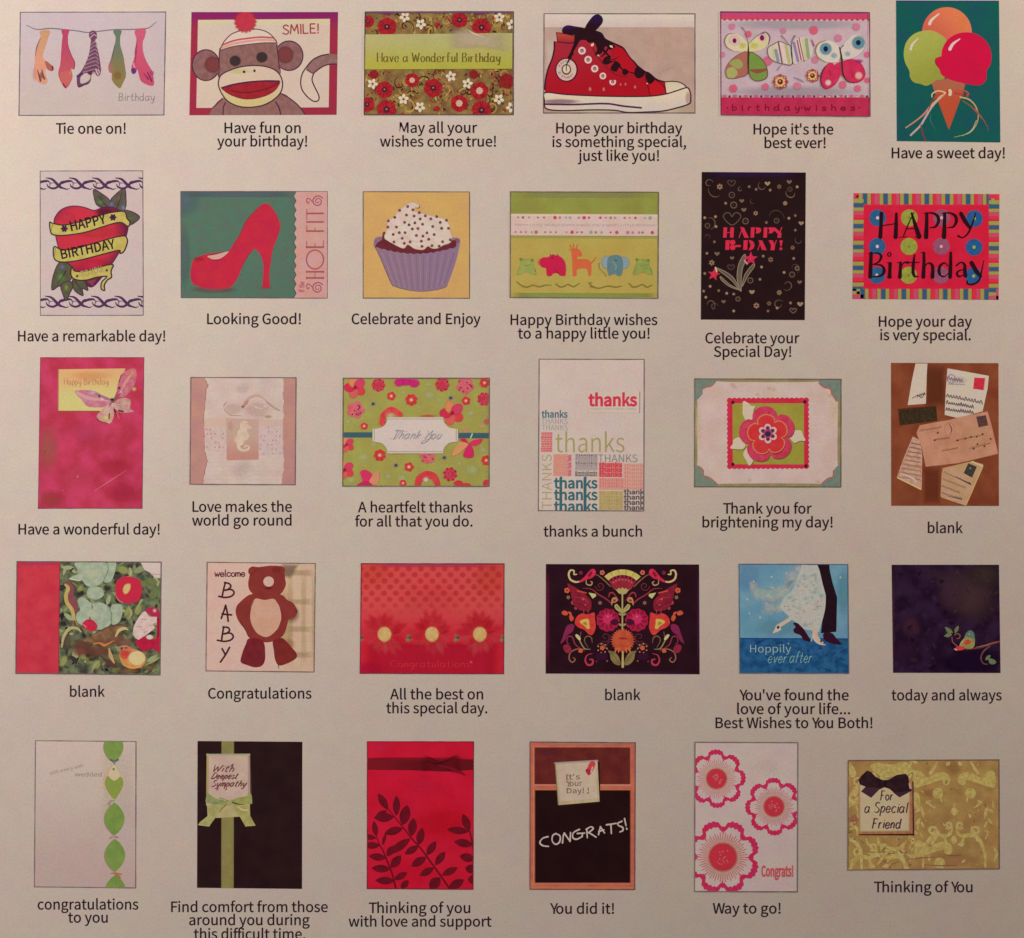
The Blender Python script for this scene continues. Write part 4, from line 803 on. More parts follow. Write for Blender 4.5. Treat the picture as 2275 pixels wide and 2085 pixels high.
for q, cc in (([(445, 480), (380, 405), (300, 358), (210, 362), (162, 440), (190, 520), (260, 560), (350, 574), (440, 570)], (208, 190, 150)), ([(447, 480), (520, 415), (590, 352), (660, 342), (706, 400), (692, 480), (620, 550), (530, 572), (450, 570)], (206, 192, 140))):
    w = bf.sub('wing'); w.shape(q, cc)
    if cc[2] == 150: w.line([(300, 360), (210, 362), (162, 440), (190, 520), (260, 562)], (4, 12, 16, 12, 6), (122, 108, 86)); w.blob(280, 440, 84, 76, (222, 176, 172), .95, core=.5); w.poly(ell(282, 442, 25, 30), (112, 26, 46)); w.blob(380, 500, 60, 50, (190, 180, 96), .8)
    else: w.line([(600, 350), (660, 340), (706, 400), (690, 490)], (6, 16, 18, 8), (116, 84, 92)); w.blob(618, 400, 60, 60, (222, 170, 182), .95, core=.5); w.poly(ell(615, 408, 26, 34), (118, 24, 64)); w.blob(520, 500, 70, 50, (192, 186, 96), .8)
w = bf.sub('wing'); w.shape([(440, 592), (350, 600), (240, 680), (178, 780), (186, 880), (250, 900), (350, 882), (440, 832)], (166, 100, 82)); w.shape([(222, 700), (330, 664), (385, 735), (335, 782), (250, 740)], (150, 154, 84)); w.shape([(192, 790), (272, 762), (320, 840), (262, 896), (198, 882)], (162, 162, 92)); w.outline([(440, 592), (350, 600), (240, 680), (178, 780), (186, 880), (250, 900), (350, 882), (440, 832)], 10, (132, 86, 70))
w = bf.sub('wing'); w.shape([(462, 592), (560, 622), (640, 700), (676, 800), (668, 890), (590, 925), (520, 920), (462, 842)], (116, 142, 62)); w.line([(480, 800), (560, 812), (660, 792)], (26, 56, 30), (142, 76, 62)); w.outline([(462, 592), (560, 622), (640, 700), (676, 800), (668, 890), (590, 925), (520, 920), (462, 842)], 13, (118, 84, 62))
w = bf.sub('body'); w.line([(447, 470), (450, 580), (446, 720), (450, 840)], (8, 22, 20, 8), (60, 50, 32)); antenna(w, [(372, 282), (415, 345), (445, 470)]); antenna(w, [(640, 350), (560, 380), (450, 480)])
bf = c.part('butterfly', 'butterfly with striped wings')
w = bf.sub('wing'); Q = [(695, 520), (760, 482), (822, 450), (900, 480), (962, 520), (978, 722), (870, 722), (760, 690), (700, 640), (682, 570)]
w.shape(Q, (200, 188, 164)); [w.line([(x, y0), (x + d, y1)], ww, cc) for x, y0, d, y1, ww, cc in ((812, 462, 46, 710, 18, (132, 62, 88)), (780, 560, 30, 690, 40, (132, 142, 146)), (850, 480, 50, 715, 36, (214, 190, 186)), (905, 500, 40, 715, 34, (178, 172, 102)), (740, 520, 20, 660, 26, (196, 186, 120)))]; w.outline(Q, 11, (122, 84, 86))
w = bf.sub('wing'); Q = [(978, 530), (1010, 440), (1100, 400), (1180, 430), (1238, 560), (1210, 640), (1110, 690), (1000, 720)]
w.shape(Q, (202, 184, 170)); [w.line([(x, y0), (x + d, y1)], ww, cc) for x, y0, d, y1, ww, cc in ((1000, 470, 50, 690, 34, (140, 124, 148)), (1040, 440, 50, 680, 16, (160, 62, 104)), (1066, 420, 44, 680, 26, (222, 190, 190)), (1062, 410, 60, 690, 12, (132, 76, 62)), (1110, 420, 36, 670, 22, (196, 184, 118)), (1150, 430, 26, 640, 40, (140, 156, 112)))]
w = bf.sub('body'); w.line([(965, 520), (975, 620), (985, 720)], (16, 20, 8), (76, 68, 66)); antenna(w, [(850, 380), (900, 440), (965, 520)]); antenna(w, [(1010, 380), (975, 450), (968, 520)]); w.line([(800, 800), (830, 750), (880, 720)], (12, 5), (150, 122, 120))
bf = c.part('butterfly', 'butterfly with teal-spotted upper wings and red lower wings')
w = bf.sub('wing'); w.shape([(1560, 545), (1480, 462), (1380, 440), (1292, 480), (1262, 560), (1300, 650), (1400, 700), (1540, 690)], (206, 192, 172)); w.line([(1385, 440), (1300, 475), (1262, 560), (1295, 645), (1380, 695)], (10, 18, 16, 6), (154, 110, 72)); w.blob(1385, 542, 84, 84, (98, 140, 148), .95, core=.6); w.poly(ell(1385, 542, 28, 34), (32, 32, 62)); w.blob(1485, 622, 52, 46, (140, 164, 164), .9)
w = bf.sub('wing'); w.shape([(1572, 545), (1640, 442), (1740, 372), (1840, 390), (1870, 480), (1822, 580), (1720, 650), (1590, 662)], (204, 188, 174)); w.blob(1782, 468, 92, 92, (96, 138, 142), .95, core=.6); w.poly(ell(1780, 466, 30, 32), (28, 36, 62)); w.blob(1650, 602, 46, 40, (140, 164, 166), .9); w.line([(1760, 378), (1830, 390), (1866, 470)], (3, 10, 3), (150, 140, 128))
w = bf.sub('wing'); w.shape([(1440, 705), (1500, 742), (1562, 800), (1545, 900), (1480, 990), (1390, 1030), (1335, 985), (1325, 880), (1372, 770)], ('n', (204, 50, 84), (190, 40, 74), 80)); w.line([(1430, 710), (1365, 780), (1326, 880), (1338, 985), (1400, 1030)], (4, 16, 20, 14, 4), (98, 34, 50)); w.blob(1415, 950, 44, 44, (226, 176, 164), 1, core=.5); w.line([(1425, 800), (1445, 860)], (6, 14), (150, 30, 60))
w = bf.sub('wing'); w.shape([(1500, 735), (1590, 690), (1700, 664), (1790, 690), (1850, 780), (1862, 870), (1800, 940), (1700, 952), (1622, 900), (1570, 860)], ('n', (204, 48, 84), (188, 40, 78), 80)); w.blob(1790, 690, 60, 34, (150, 52, 112), .8); w.blob(1785, 865, 54, 54, (214, 160, 146), 1, core=.55); w.line([(1700, 840), (1715, 890)], (6, 14), (150, 30, 60))
w = bf.sub('body'); w.line([(1553, 525), (1575, 640), (1584, 760), (1596, 850), (1645, 930), (1740, 952)], (14, 24, 24, 22, 16, 8), (62, 52, 40)); antenna(w, [(1600, 500), (1560, 540)])
for x, y, r in ((835, 940, 95), (1225, 866, 84)):
    f = c.part('small_flower'); f.poly(flower(x, y, r, 8, .16), ('n', (182, 92, 74), (150, 66, 72), 50)); f.poly(flower(x, y, r * .66, 8, .25, .4), (216, 176, 112)); f.poly(ell(x, y, r * .36), (112, 40, 32)); f.poly(ell(x - 4, y - 8, r * .1), (220, 180, 130))
    for q in range(8): a = q * .785; f.poly(ell(x + r * .78 * math.cos(a), y + r * .78 * math.sin(a), r * .1), (214, 160, 128) if q % 2 else (120, 62, 60))
c.border((120, 60, 84), 2)
card_done(c, 'pink-banded card with three butterflies and dots, reading birthday wishes')

# ice cream
c = Card([(203, 8), (1345, 10), (1360, 1583), (212, 1568)], (1950, 0, .20025))
c.face(('n', (20, 88, 76), (28, 80, 84), 220)); c.parts[-1].poly(rect(195, 0, 1365, 22), (44, 60, 104))
s = c.part('ice_cream_scoop', 'orange scoop'); s.poly(ell(768, 362, 276, 280, 40), ('l', (216, 116, 76), (204, 94, 72), 900, 150, 640, 420)); s.blob(930, 270, 60, 120, (222, 142, 76), .5); s.line([(575, 268), (600, 222), (680, 155)], (34, 30, 12), (240, 222, 206))
s = c.part('ice_cream_scoop', 'lime green scoop'); s.shape([(288, 600), (312, 480), (385, 392), (480, 350), (600, 343), (700, 390), (770, 470), (780, 700), (740, 870), (640, 915), (600, 930), (540, 955), (475, 935), (400, 915), (358, 860), (350, 790), (305, 700)], ('l', (166, 166, 78), (146, 148, 60), 350, 420, 650, 900)); s.line([(365, 550), (385, 495), (448, 428)], (28, 24, 10), (226, 216, 170))
k = c.part('waffle_cone'); k.poly([(600, 935), (640, 895), (800, 870), (960, 930), (972, 942), (925, 1080), (790, 1446), (690, 1182), (642, 1055)], ('l', (168, 98, 70), (182, 78, 50), 790, 930, 790, 1120))
s = c.part('ice_cream_scoop', 'hot pink scoop'); s.shape([(712, 560), (755, 470), (835, 398), (940, 364), (1060, 370), (1160, 420), (1232, 505), (1262, 620), (1250, 720), (1208, 790), (1204, 880), (1150, 942), (1050, 945), (965, 928), (880, 910), (790, 882), (705, 830), (682, 765), (638, 700), (650, 645), (702, 628)], ('n', (202, 20, 62), (192, 24, 62), 200)); s.line([(800, 548), (835, 490), (910, 435)], (36, 30, 12), (238, 190, 196)); s.line([(700, 630), (645, 655), (642, 705), (680, 765)], (3, 10, 3), (140, 30, 56))
r_ = c.part('raffia_bow')
for pts, w, cc in (([(750, 1035), (680, 1100), (600, 1165), (520, 1260), (440, 1330), (312, 1420)], (26, 24, 18, 14), (196, 126, 112)), ([(748, 1030), (670, 1100), (590, 1180)], (20, 18, 10), (214, 172, 112)), ([(705, 1080), (600, 1190), (520, 1320), (470, 1400), (365, 1503)], (14, 22, 22, 20), (186, 160, 150)), ([(640, 1060), (600, 1130), (560, 1230)], (10, 14, 8), (120, 62, 52)), ([(480, 1390), (495, 1470), (532, 1570)], (14, 16, 12), (128, 58, 62)), ([(735, 1022), (660, 1012), (605, 1045), (600, 1078)], (16, 14, 12), (206, 182, 122)), ([(720, 1040), (660, 1060), (625, 1100)], (22, 26, 14), (178, 72, 58)),
    ([(915, 1080), (1015, 1108), (1090, 1190), (1115, 1300), (1085, 1400), (1010, 1480), (850, 1525)], (18, 16, 13, 10, 9, 8, 4), (196, 156, 96)), ([(940, 1120), (1030, 1180), (1110, 1260), (1170, 1330), (1215, 1410), (1225, 1465)], (10, 18, 18, 9, 4), (122, 88, 66)), ([(1080, 1210), (1150, 1310)], (20, 10), (166, 82, 62)), ([(1095, 1340), (1040, 1450), (940, 1510)], (8, 12, 5), (168, 172, 132)), ([(830, 1012), (910, 1000), (985, 1020), (1005, 1052), (950, 1062)], (14, 16, 14, 10), (186, 78, 66)), ([(860, 1040), (940, 1045), (1000, 1070)], (30, 26, 12), (180, 66, 52)), ([(590, 1270), (585, 1340), (640, 1440)], (3, 5, 2), (88, 132, 120))): r_.line(pts, w, cc)
r_.poly(ell(800, 1030, 24, 40), (222, 186, 150)); r_.poly(ell(775, 1030, 12, 30), (178, 62, 46)); r_.blob(965, 1055, 22, 16, (82, 40, 46), .9)
card_done(c, 'teal card with three balloon-like ice cream scoops in one cone')
# ------------------------------------------------------------------ row 2
# tattoo heart
c = Card([(313, 48), (1340, 45), (1345, 1492), (315, 1493)], (20, 370, .22182))
c.face((207, 183, 172)); c.border((128, 108, 112), 2)
for y0, x0 in ((0, 0), (1184, -8)):
    p = c.part('chain_band'); CH = (84, 48, 82)
    for i in range(-1, 5):
        X = 370 + 232 * i + x0
        p.line([(X, 116 + y0), (X + 62, 130 + y0), (X + 112, 178 + y0), (X + 150, 212 + y0), (X + 200, 224 + y0)], (8, 22, 30, 26, 6), CH)
        p.line([(X - 70, 170 + y0), (X - 30, 152 + y0), (X + 20, 148 + y0), (X + 46, 172 + y0)], (18, 26, 18, 5), CH)
        p.line([(X + 8, 175 + y0), (X + 28, 208 + y0), (X + 80, 222 + y0), (X + 130, 196 + y0), (X + 160, 160 + y0), (X + 240, 150 + y0)], (6, 18, 22, 24, 24, 18), CH)
        p.line([(X + 40, 200 + y0), (X + 44, 170 + y0), (X + 80, 168 + y0)], (6, 14, 4), (122, 90, 112))
        p.line([(X - 55, 228 + y0), (X - 20, 230 + y0), (X + 10, 218 + y0)], (4, 12, 3), CH)
p = c.part('leaf_cluster'); LF = (84, 80, 62)
for q in ([(850, 230), (930, 275), (1000, 330), (1045, 405), (1050, 440), (960, 422), (885, 392), (855, 320)], [(1155, 222), (1172, 320), (1170, 400), (1140, 452), (1060, 430), (1018, 350), (1060, 290)], [(1120, 440), (1220, 450), (1308, 505), (1262, 562), (1205, 582), (1150, 510)]):
    p.shape(q, ('n', LF, (104, 92, 78), 60)); p.outline(q, 9, (72, 46, 70))
p.blob(920, 360, 52, 40, (104, 126, 72), .9); p.blob(1225, 520, 50, 30, (96, 116, 74), .9); p.blob(1100, 320, 30, 60, (120, 108, 84), .8); p.blob(1030, 380, 36, 40, (112, 116, 142), .9); p.blob(1145, 415, 26, 40, (122, 136, 160), .9); p.line([(900, 300), (950, 370), (1010, 420)], (4, 12), (54, 46, 52)); p.line([(1130, 260), (1110, 340), (1080, 420)], (4, 12), (66, 48, 62))
h = c.part('heart'); HT = [(452, 565), (478, 485), (540, 425), (640, 398), (750, 410), (855, 442), (960, 410), (1080, 425), (1165, 500), (1194, 600), (1156, 750), (1092, 880), (1020, 990), (930, 1110), (830, 1208), (740, 1160), (640, 1060), (540, 920), (482, 760)]
h.shape(HT, ('r', (202, 50, 66), (104, 34, 60), 760, 690, 250, 440)); h.outline(HT, 10, (88, 34, 72)); h.blob(580, 510, 110, 60, (206, 62, 74), .8); h.blob(960, 460, 120, 60, (92, 30, 56), .9); h.blob(840, 990, 190, 90, (202, 44, 70), .9); h.blob(870, 660, 240, 70, (204, 58, 66), .8); h.soft([(760, 1150), (890, 1120), (840, 1208)], (146, 70, 82), .8, .6)
p = c.part('leaf_cluster')
for q in ([(510, 960), (610, 985), (650, 1080), (560, 1190), (500, 1200), (430, 1235), (446, 1090)], [(520, 1190), (600, 1150), (645, 1190), (610, 1270), (572, 1345), (540, 1280)], [(640, 1130), (740, 1130), (792, 1240), (735, 1225), (740, 1295), (655, 1240)]):
    p.shape(q, ('n', LF, (96, 92, 62), 60)); p.outline(q, 9, (70, 44, 66))
p.blob(520, 1110, 60, 60, (104, 134, 72), .95); p.blob(575, 1215, 34, 50, (128, 140, 74), .9); p.blob(535, 1010, 40, 40, (112, 110, 134), .9); p.line([(480, 1180), (530, 1120), (570, 1050)], (3, 12), (52, 44, 52)); p.line([(660, 1150), (700, 1200), (730, 1270)], (10, 4), (58, 46, 54))
YL, YO = ('n', (202, 184, 100), (184, 164, 78), 90), (70, 44, 44)
for q, nm in (([(408, 565), (440, 572), (560, 588), (760, 540), (960, 478), (1080, 455), (1160, 456), (1182, 520), (1212, 562), (1192, 602), (1110, 562), (940, 606), (760, 662), (560, 692), (470, 690), (422, 668)], 0), ([(446, 822), (470, 806), (520, 832), (640, 830), (850, 772), (1020, 722), (1110, 702), (1168, 702), (1186, 760), (1152, 850), (1112, 872), (1098, 842), (900, 892), (700, 942), (540, 960), (458, 930)], 1), ([(632, 1010), (662, 1050), (760, 1050), (900, 1012), (1000, 986), (1045, 990), (1022, 1050), (1027, 1110), (985, 1140), (955, 1190), (958, 1242), (924, 1226), (930, 1160), (980, 1104), (880, 1112), (760, 1142), (660, 1132), (620, 1082)], 2)):
    b = c.part('banner'); b.shape(q, YL); b.outline(q, 13, YO)
    if nm == 0:
        b.line([(440, 575), (425, 640)], 8, (150, 130, 70)); b.text('HAPPY', 628, 985, 648, 96, (48, 26, 36), wt=.034, ang=-.225); [b.poly(flower(x, y, 36, 6, .4), (62, 36, 60)) for x, y in ((555, 625), (1042, 512))]
    elif nm == 1: b.text('BIRTHDAY', 532, 1078, 928, 92, (48, 26, 36), wt=.034, ang=-.20); b.line([(470, 810), (455, 900)], 8, (150, 130, 70))
    else: b.text('TO YOU', 730, 945, 1112, 60, (166, 144, 96), wt=.03, ang=-.26); [b.poly(star(x, y, 20), (62, 40, 50)) for x, y in ((684, 1100), (980, 1042))]
card_done(c, 'tattoo style card with a red heart, yellow banners and chain bands')

# red high heel
c = Card([(67, 90), (1887, 90), (1887, 1415), (70, 1410)], (390, 410, .17857))
c.face(('n', (82, 116, 94), (92, 108, 92), 140)); f = c.parts[-1]; f.blob(120, 180, 220, 260, (96, 112, 116), .7); f.soft(rect(60, 85, 1500, 165), (92, 104, 108), .8, .4); f.blob(110, 900, 90, 460, (96, 112, 108), .7)
c.border((108, 84, 88), 2.2)
s = c.part('ticket_edge'); ed = []
n = 23
for i in range(n + 1): ed.append((1476 if i % 2 else 1506, 92 + i * (1412 - 92) / n))
s.poly(ed + [(1886, 1412), (1886, 92)], ('n', (208, 158, 148), (208, 150, 132), 200))
for i in range(1, n): s.line([(ed[i][0] - 8, ed[i][1]), (ed[i + 1][0] - 8, ed[i + 1][1])], 5, (52, 76, 66))
sh = c.part('high_heel_shoe'); sh.blob(480, 1310, 320, 50, (122, 88, 82), .8, 0, .3); sh.blob(1130, 1285, 80, 24, (122, 80, 78), .7)
sh.shape([(196, 1200), (188, 1100), (200, 1000), (235, 932), (330, 885), (420, 863), (540, 846), (660, 828), (720, 742), (800, 620), (868, 470), (950, 365), (1070, 252), (1115, 240), (1165, 254), (1235, 340), (1288, 450), (1302, 540), (1272, 650), (1235, 742), (1202, 850), (1184, 980), (1165, 1120), (1172, 1278), (1086, 1280), (1092, 1130), (1092, 1000), (1068, 905), (1015, 822), (970, 810), (925, 852), (870, 935), (820, 1045), (788, 1130), (740, 1222), (680, 1280), (580, 1300), (450, 1302), (330, 1284), (240, 1252)], ('n', (190, 38, 66), (198, 44, 60), 160))
sh.shape([(398, 892), (470, 880), (560, 858), (658, 832), (620, 882), (552, 926), (470, 934), (422, 918)], (206, 158, 142)); sh.line([(395, 886), (470, 872), (560, 852), (662, 828)], (4, 10, 4), (92, 52, 50)); sh.line([(400, 905), (470, 945), (555, 935), (650, 860)], (3, 8, 3), (150, 24, 50)); sh.blob(290, 930, 90, 40, (168, 48, 52), .7); sh.line([(700, 790), (800, 625), (868, 475), (955, 365), (1060, 265)], (3, 8, 8, 4), (120, 52, 54)); sh.line([(968, 812), (930, 850), (872, 938), (822, 1048)], (3, 10, 3), (150, 44, 60))
p = c.part('lettering'); TX = (166, 84, 86)
for q in (spiral(1768, 1290, 12, 72, 0, 1.9), spiral(1770, 212, 12, 72, 0, 1.9)): p.line(q, (8, 13, 15), TX)
for y in (1270, 205): p.line([(1700, y + 10), (1672, y - 20), (1640, y - 30), (1632, y + 10), (1652, y + 34), (1662, y + 10)], (10, 13, 11, 9), TX)
for y in (1165, 1088): p.line([(1630, y), (1840, y)], 20, TX); [p.line([(x, y - 14), (x, y + 14)], 8, TX) for x in (1632, 1838)]
p.line([(1735, 1165), (1735, 1088)], 7, TX)
p.outline(ell(1735, 936, 106, 118), 15, TX, False)
p.line([(1630, 782), (1838, 782)], 22, TX); p.line([(1632, 782), (1632, 706)], 9, TX); p.line([(1838, 782), (1838, 700)], 9, TX); p.line([(1735, 782), (1735, 735)], 8, TX)
p.line([(1632, 582), (1838, 582)], 20, TX); p.line([(1634, 582), (1634, 512)], 9, TX); p.line([(1735, 582), (1735, 540)], 8, TX)
p.line([(1632, 468), (1838, 468)], 19, TX); p.line([(1632, 362), (1838, 362)], 20, TX); p.line([(1634, 440), (1634, 312)], 9, TX)
p.script('If the', 1600, 1722, 1335, 66, 9, (190, 100, 104), ang=-math.pi / 2 + .0)
card_done(c, 'green card with a red high heel shoe, reading SHOE FITS sideways')

# cupcake
c = Card([(207, 92), (1530, 95), (1530, 1418), (207, 1415)], (770, 410, .17857))
c.face(('n', (206, 162, 92), (202, 154, 96), 300)); c.border((112, 92, 78), 2.2)
u = c.part('cupcake_wrapper'); u.poly(spl([(337, 745), (345, 695), (380, 665), (445, 645)], False) + spl([(1300, 660), (1375, 668), (1412, 695), (1410, 740)], False) + spl([(1372, 920), (1310, 1110), (1255, 1250), (1222, 1285), (1080, 1320), (900, 1332), (740, 1312), (600, 1272), (552, 1228), (425, 930)], False), ('l', (142, 110, 124), (140, 110, 132), 400, 900, 1300, 900))
for i in range(21): x = 395 + i * 47; xb = 560 + i * 33; u.line([(x, 850 + 30 * math.sin(i * .15)), (xb, 1235 + 78 * math.sin(i * .157))], (8, 7), (154, 126, 146) if i % 2 else (128, 98, 114))
u.line([(337, 750), (425, 930), (552, 1228), (600, 1272), (740, 1312), (900, 1332), (1080, 1320), (1222, 1285), (1255, 1250)], 6, (110, 84, 92)); u.blob(390, 700, 60, 60, (152, 116, 142), .8); u.blob(1375, 700, 40, 40, (140, 90, 112), .9)
k = c.part('chocolate_cake'); zz = []
for i in range(26):
    t = i / 25; x = 350 + t * 1015; zz.append((x, 775 + 95 * math.sin(math.pi * (.03 + t * .93)) - (12 if i % 2 else 0)))
k.poly([(1365, 700), (1300, 690), (1280, 600), (470, 590), (450, 600), (440, 690), (380, 730)] + zz, ('n', (112, 44, 50), (98, 38, 44), 80))
fr = c.part('frosting'); FR = [(472, 640), (492, 590), (505, 520), (516, 450), (590, 410), (640, 335), (720, 275), (770, 238), (835, 228), (905, 262), (905, 292), (872, 282), (835, 310), (850, 335), (935, 362), (1100, 402), (1230, 440), (1284, 520), (1290, 590), (1312, 655), (1288, 725), (1205, 756), (1140, 792), (1070, 798), (1012, 770), (955, 812), (850, 802), (762, 750), (712, 796), (620, 762), (540, 712), (482, 682)]
fr.shape(FR, ('n', (216, 194, 174), (206, 178, 160), 130)); fr.outline(FR, 7, (186, 160, 128)); fr.line([(870, 300), (905, 290), (908, 258)], (4, 14, 6), (122, 92, 62)); fr.line([(835, 340), (800, 440), (740, 560)], (3, 10, 3), (194, 166, 152)); fr.line([(560, 560), (700, 640), (900, 720), (1200, 640)], (3, 12, 12, 3), (198, 170, 154)); fr.line([(960, 400), (1120, 470), (1260, 600)], (3, 9, 3), (198, 172, 158)); fr.line([(480, 640), (520, 700), (620, 752), (710, 788)], (4, 12, 10, 4), (226, 206, 190))
sp = c.part('sprinkles'); c.scatter(4)
for x, y in [(760, 277), (660, 325), (824, 318), (600, 412), (520, 455), (745, 383), (840, 395), (905, 353), (980, 393), (1122, 402), (1048, 430), (916, 432), (1242, 448), (1165, 474), (722, 474), (850, 480), (945, 497), (778, 505), (620, 532), (514, 533), (1072, 525), (1182, 548), (1268, 548), (818, 556), (888, 550), (656, 602), (728, 602), (580, 624), (1000, 604), (1090, 626), (868, 637), (950, 645), (692, 672), (1022, 684), (590, 718), (718, 735), (790, 716), (930, 708), (1194, 714), (938, 772), (1062, 764), (465, 610), (1290, 690), (1152, 770)]:
    sp.poly(ell(x, y, 19, 19, 10), (116, 64, 74)); sp.poly(ell(x - 5, y - 6, 5, 5, 6), (166, 122, 124))
c.scatter()
card_done(c, 'yellow card with a frosted cupcake in a purple wrapper')

# baby animals
c = Card([(72, 85), (1760, 90), (1752, 1300), (68, 1290)], (1120, 410, .1948))
c.face(('n', (178, 156, 80), (176, 150, 72), 260)); f = c.parts[-1]
f.poly([(60, 80), (1770, 80), (1770, 340), (60, 335)], ('n', (142, 144, 66), (136, 132, 62), 260)); f.soft(rect(70, 80, 1770, 160), (146, 138, 90), .7, .3); f.poly([(60, 585), (1770, 590), (1770, 622), (60, 618)], (150, 146, 70)); f.soft([(60, 1235), (1770, 1240), (1770, 1305), (60, 1300)], (132, 142, 68), .95, .7)
b = c.part('ribbon_band'); b.poly([(66, 336), (1762, 345), (1760, 588), (66, 582)], ('n', (206, 178, 166), (202, 172, 152), 160)); b.line([(66, 590), (1760, 596)], 9, (150, 124, 92)); b.line([(66, 352), (1760, 360)], 14, (208, 190, 158))
rr = random.Random(8)
for y, xs in ((378, (160, 215, 285, 385, 455, 580, 635, 705, 752, 852, 912, 968, 1098, 1160, 1215, 1265, 1375, 1432, 1498, 1605, 1665)), (544, (130, 192, 248, 315, 365, 468, 530, 592, 712, 775, 832, 885, 990, 1045, 1112, 1215, 1285, 1410, 1468, 1540, 1580, 1690))):
    for i, x in enumerate(xs):
        r = rr.choice([14, 18, 24]); b.blob(x, y + i * .3, r, r, rr.choice([(178, 84, 92), (192, 66, 86), (142, 130, 100), (150, 150, 140), (170, 110, 90), (196, 110, 116)]), .95, core=.5)
b.text('HAPPY LITTLE WORLD HAPPILY WISH YOU A HAPPY LITTLE BIRTHDAY', 122, 1740, 476, 26, (184, 148, 150), wt=.01, ang=.003)
FG = ('n', (154, 158, 82), (140, 152, 74), 60)
for dx, dy, k in ((0, 0, FG), (1322, 2, ('n', (150, 152, 76), (128, 146, 70), 60))):
    a = c.part('frog'); a.soft(spl([(195 + dx, 850 + dy), (255 + dx, 845 + dy), (325 + dx, 858 + dy), (340 + dx, 920 + dy), (365 + dx, 975 + dy), (378 + dx, 1030 + dy), (330 + dx, 1035 + dy), (250 + dx, 1005 + dy), (185 + dx, 1035 + dy), (140 + dx, 1028 + dy), (158 + dx, 960 + dy), (178 + dx, 910 + dy)]), k, 1, .82)
    for x, y in ((192, 855), (320, 866)): a.blob(x + dx, y + dy, 26, 26, (134, 148, 74), 1); a.poly(ell(x + dx, y + dy, 7), (62, 74, 52))
    a.line([(215 + dx, 915 + dy), (262 + dx, 928 + dy), (315 + dx, 908 + dy)], (4, 10, 4), (128, 126, 66)); a.line([(350 + dx, 960 + dy), (355 + dx, 1000 + dy)], 9, (112, 128, 62))
a = c.part('hippo'); a.soft(spl([(398, 905), (400, 860), (440, 830), (500, 825), (545, 800), (600, 805), (660, 832), (700, 885), (712, 960), (706, 1035), (690, 1050), (640, 1046), (625, 1020), (560, 1022), (540, 1048), (490, 1050), (478, 1000), (472, 960), (425, 945)]), ('n', (198, 30, 66), (190, 36, 72), 90), 1, .9); a.blob(400, 890, 22, 46, (190, 92, 70), .6); a.poly(ell(548, 842, 8), (62, 22, 40)); [a.line([(x, 800), (x + 10, 820)], 10, (160, 40, 66)) for x in (525, 555, 610)]
a = c.part('giraffe'); GF = ('n', (206, 92, 62), (200, 100, 56), 60); a.shape([(765, 760), (790, 730), (840, 735), (868, 760), (888, 795), (880, 822), (845, 822), (832, 850), (900, 852), (965, 862), (992, 905), (990, 1030), (962, 1036), (942, 962), (850, 962), (828, 985), (822, 1042), (786, 1042), (780, 950), (776, 850)], GF)
for q in ([(790, 680), (795, 735)], [(835, 690), (825, 735)], [(750, 692), (775, 735)], [(745, 740), (765, 752)], [(990, 900), (1030, 860), (1045, 832)]): a.line(q, (13, 9), (192, 92, 62))
a = c.part('elephant'); a.blob(1165, 890, 64, 82, (134, 150, 150), 1, core=.75); a.blob(1370, 895, 64, 78, (132, 148, 150), 1, core=.75); a.shape([(1185, 840), (1250, 806), (1330, 820), (1358, 900), (1340, 1030), (1300, 1045), (1262, 1022), (1225, 1032), (1195, 1040), (1175, 960)], ('n', (102, 122, 120), (88, 122, 122), 70)); a.poly(ell(1275, 868, 8), (52, 56, 66)); a.line([(1240, 880), (1275, 930), (1268, 980)], (12, 18, 12), (120, 140, 138)); a.line([(1080, 900), (1090, 960), (1140, 1010), (1160, 1045)], (14, 10, 14), (132, 132, 66))
p = c.part('wavy_line'); WV = (124, 112, 54)
for q in ([(145, 1112), (200, 1155), (260, 1172), (330, 1150), (400, 1168), (470, 1150), (535, 1150)], [(590, 1135), (640, 1170), (690, 1160), (730, 1140), (790, 1168), (855, 1130)], [(970, 1130), (1010, 1165), (1080, 1185), (1180, 1160), (1270, 1172), (1340, 1160)], [(1425, 1130), (1470, 1172), (1530, 1160), (1580, 1142), (1630, 1172), (1690, 1148)]): p.line(q, (14, 18, 13, 16, 10), WV)
p.line([(965, 1125), (1000, 1120)], 12, WV); p.line([(985, 1165), (1010, 1175)], 14, WV)
c.border((112, 92, 80), 2.2)
card_done(c, 'green and yellow card with a row of small animals under a dotted ribbon')

# black starburst
c = Card([(122, 53), (1093, 58), (1083, 1435), (113, 1430)], (1530, 370, .2381))
c.face(('n', (36, 20, 20), (40, 22, 24), 200)); c.parts[-1].soft(rect(115, 50, 1095, 105), (42, 22, 52), .9, .6)
p = c.part('doodles'); G = [(104, 82, 64), (88, 72, 58), (122, 100, 78), (78, 58, 48)]
rr = random.Random(11); c.scatter(16)
for x, y, r in [(290, 190, 36), (845, 190, 28), (625, 438, 28), (845, 1178, 30), (632, 1300, 36), (970, 760, 26), (765, 870, 32), (900, 345, 28), (215, 900, 34), (750, 1280, 28)]: p.poly(flower(x, y, r * .8, 6, .5, rr.random()), rr.choice([(128, 88, 64), (112, 82, 60), (142, 108, 80)])); p.poly(ell(x, y, r * .25, n=8), (66, 40, 32))
for x, y, r in [(402, 268, 26), (420, 362, 28), (530, 512, 26), (575, 1065, 24), (460, 1238, 20), (175, 555, 22), (820, 508, 22), (965, 1010, 24), (945, 215, 20), (1012, 952, 18)]: p.outline(ell(x, y, r, n=14), 9, rr.choice(G), False); p.blob(x, y, 6, 6, (120, 90, 70))
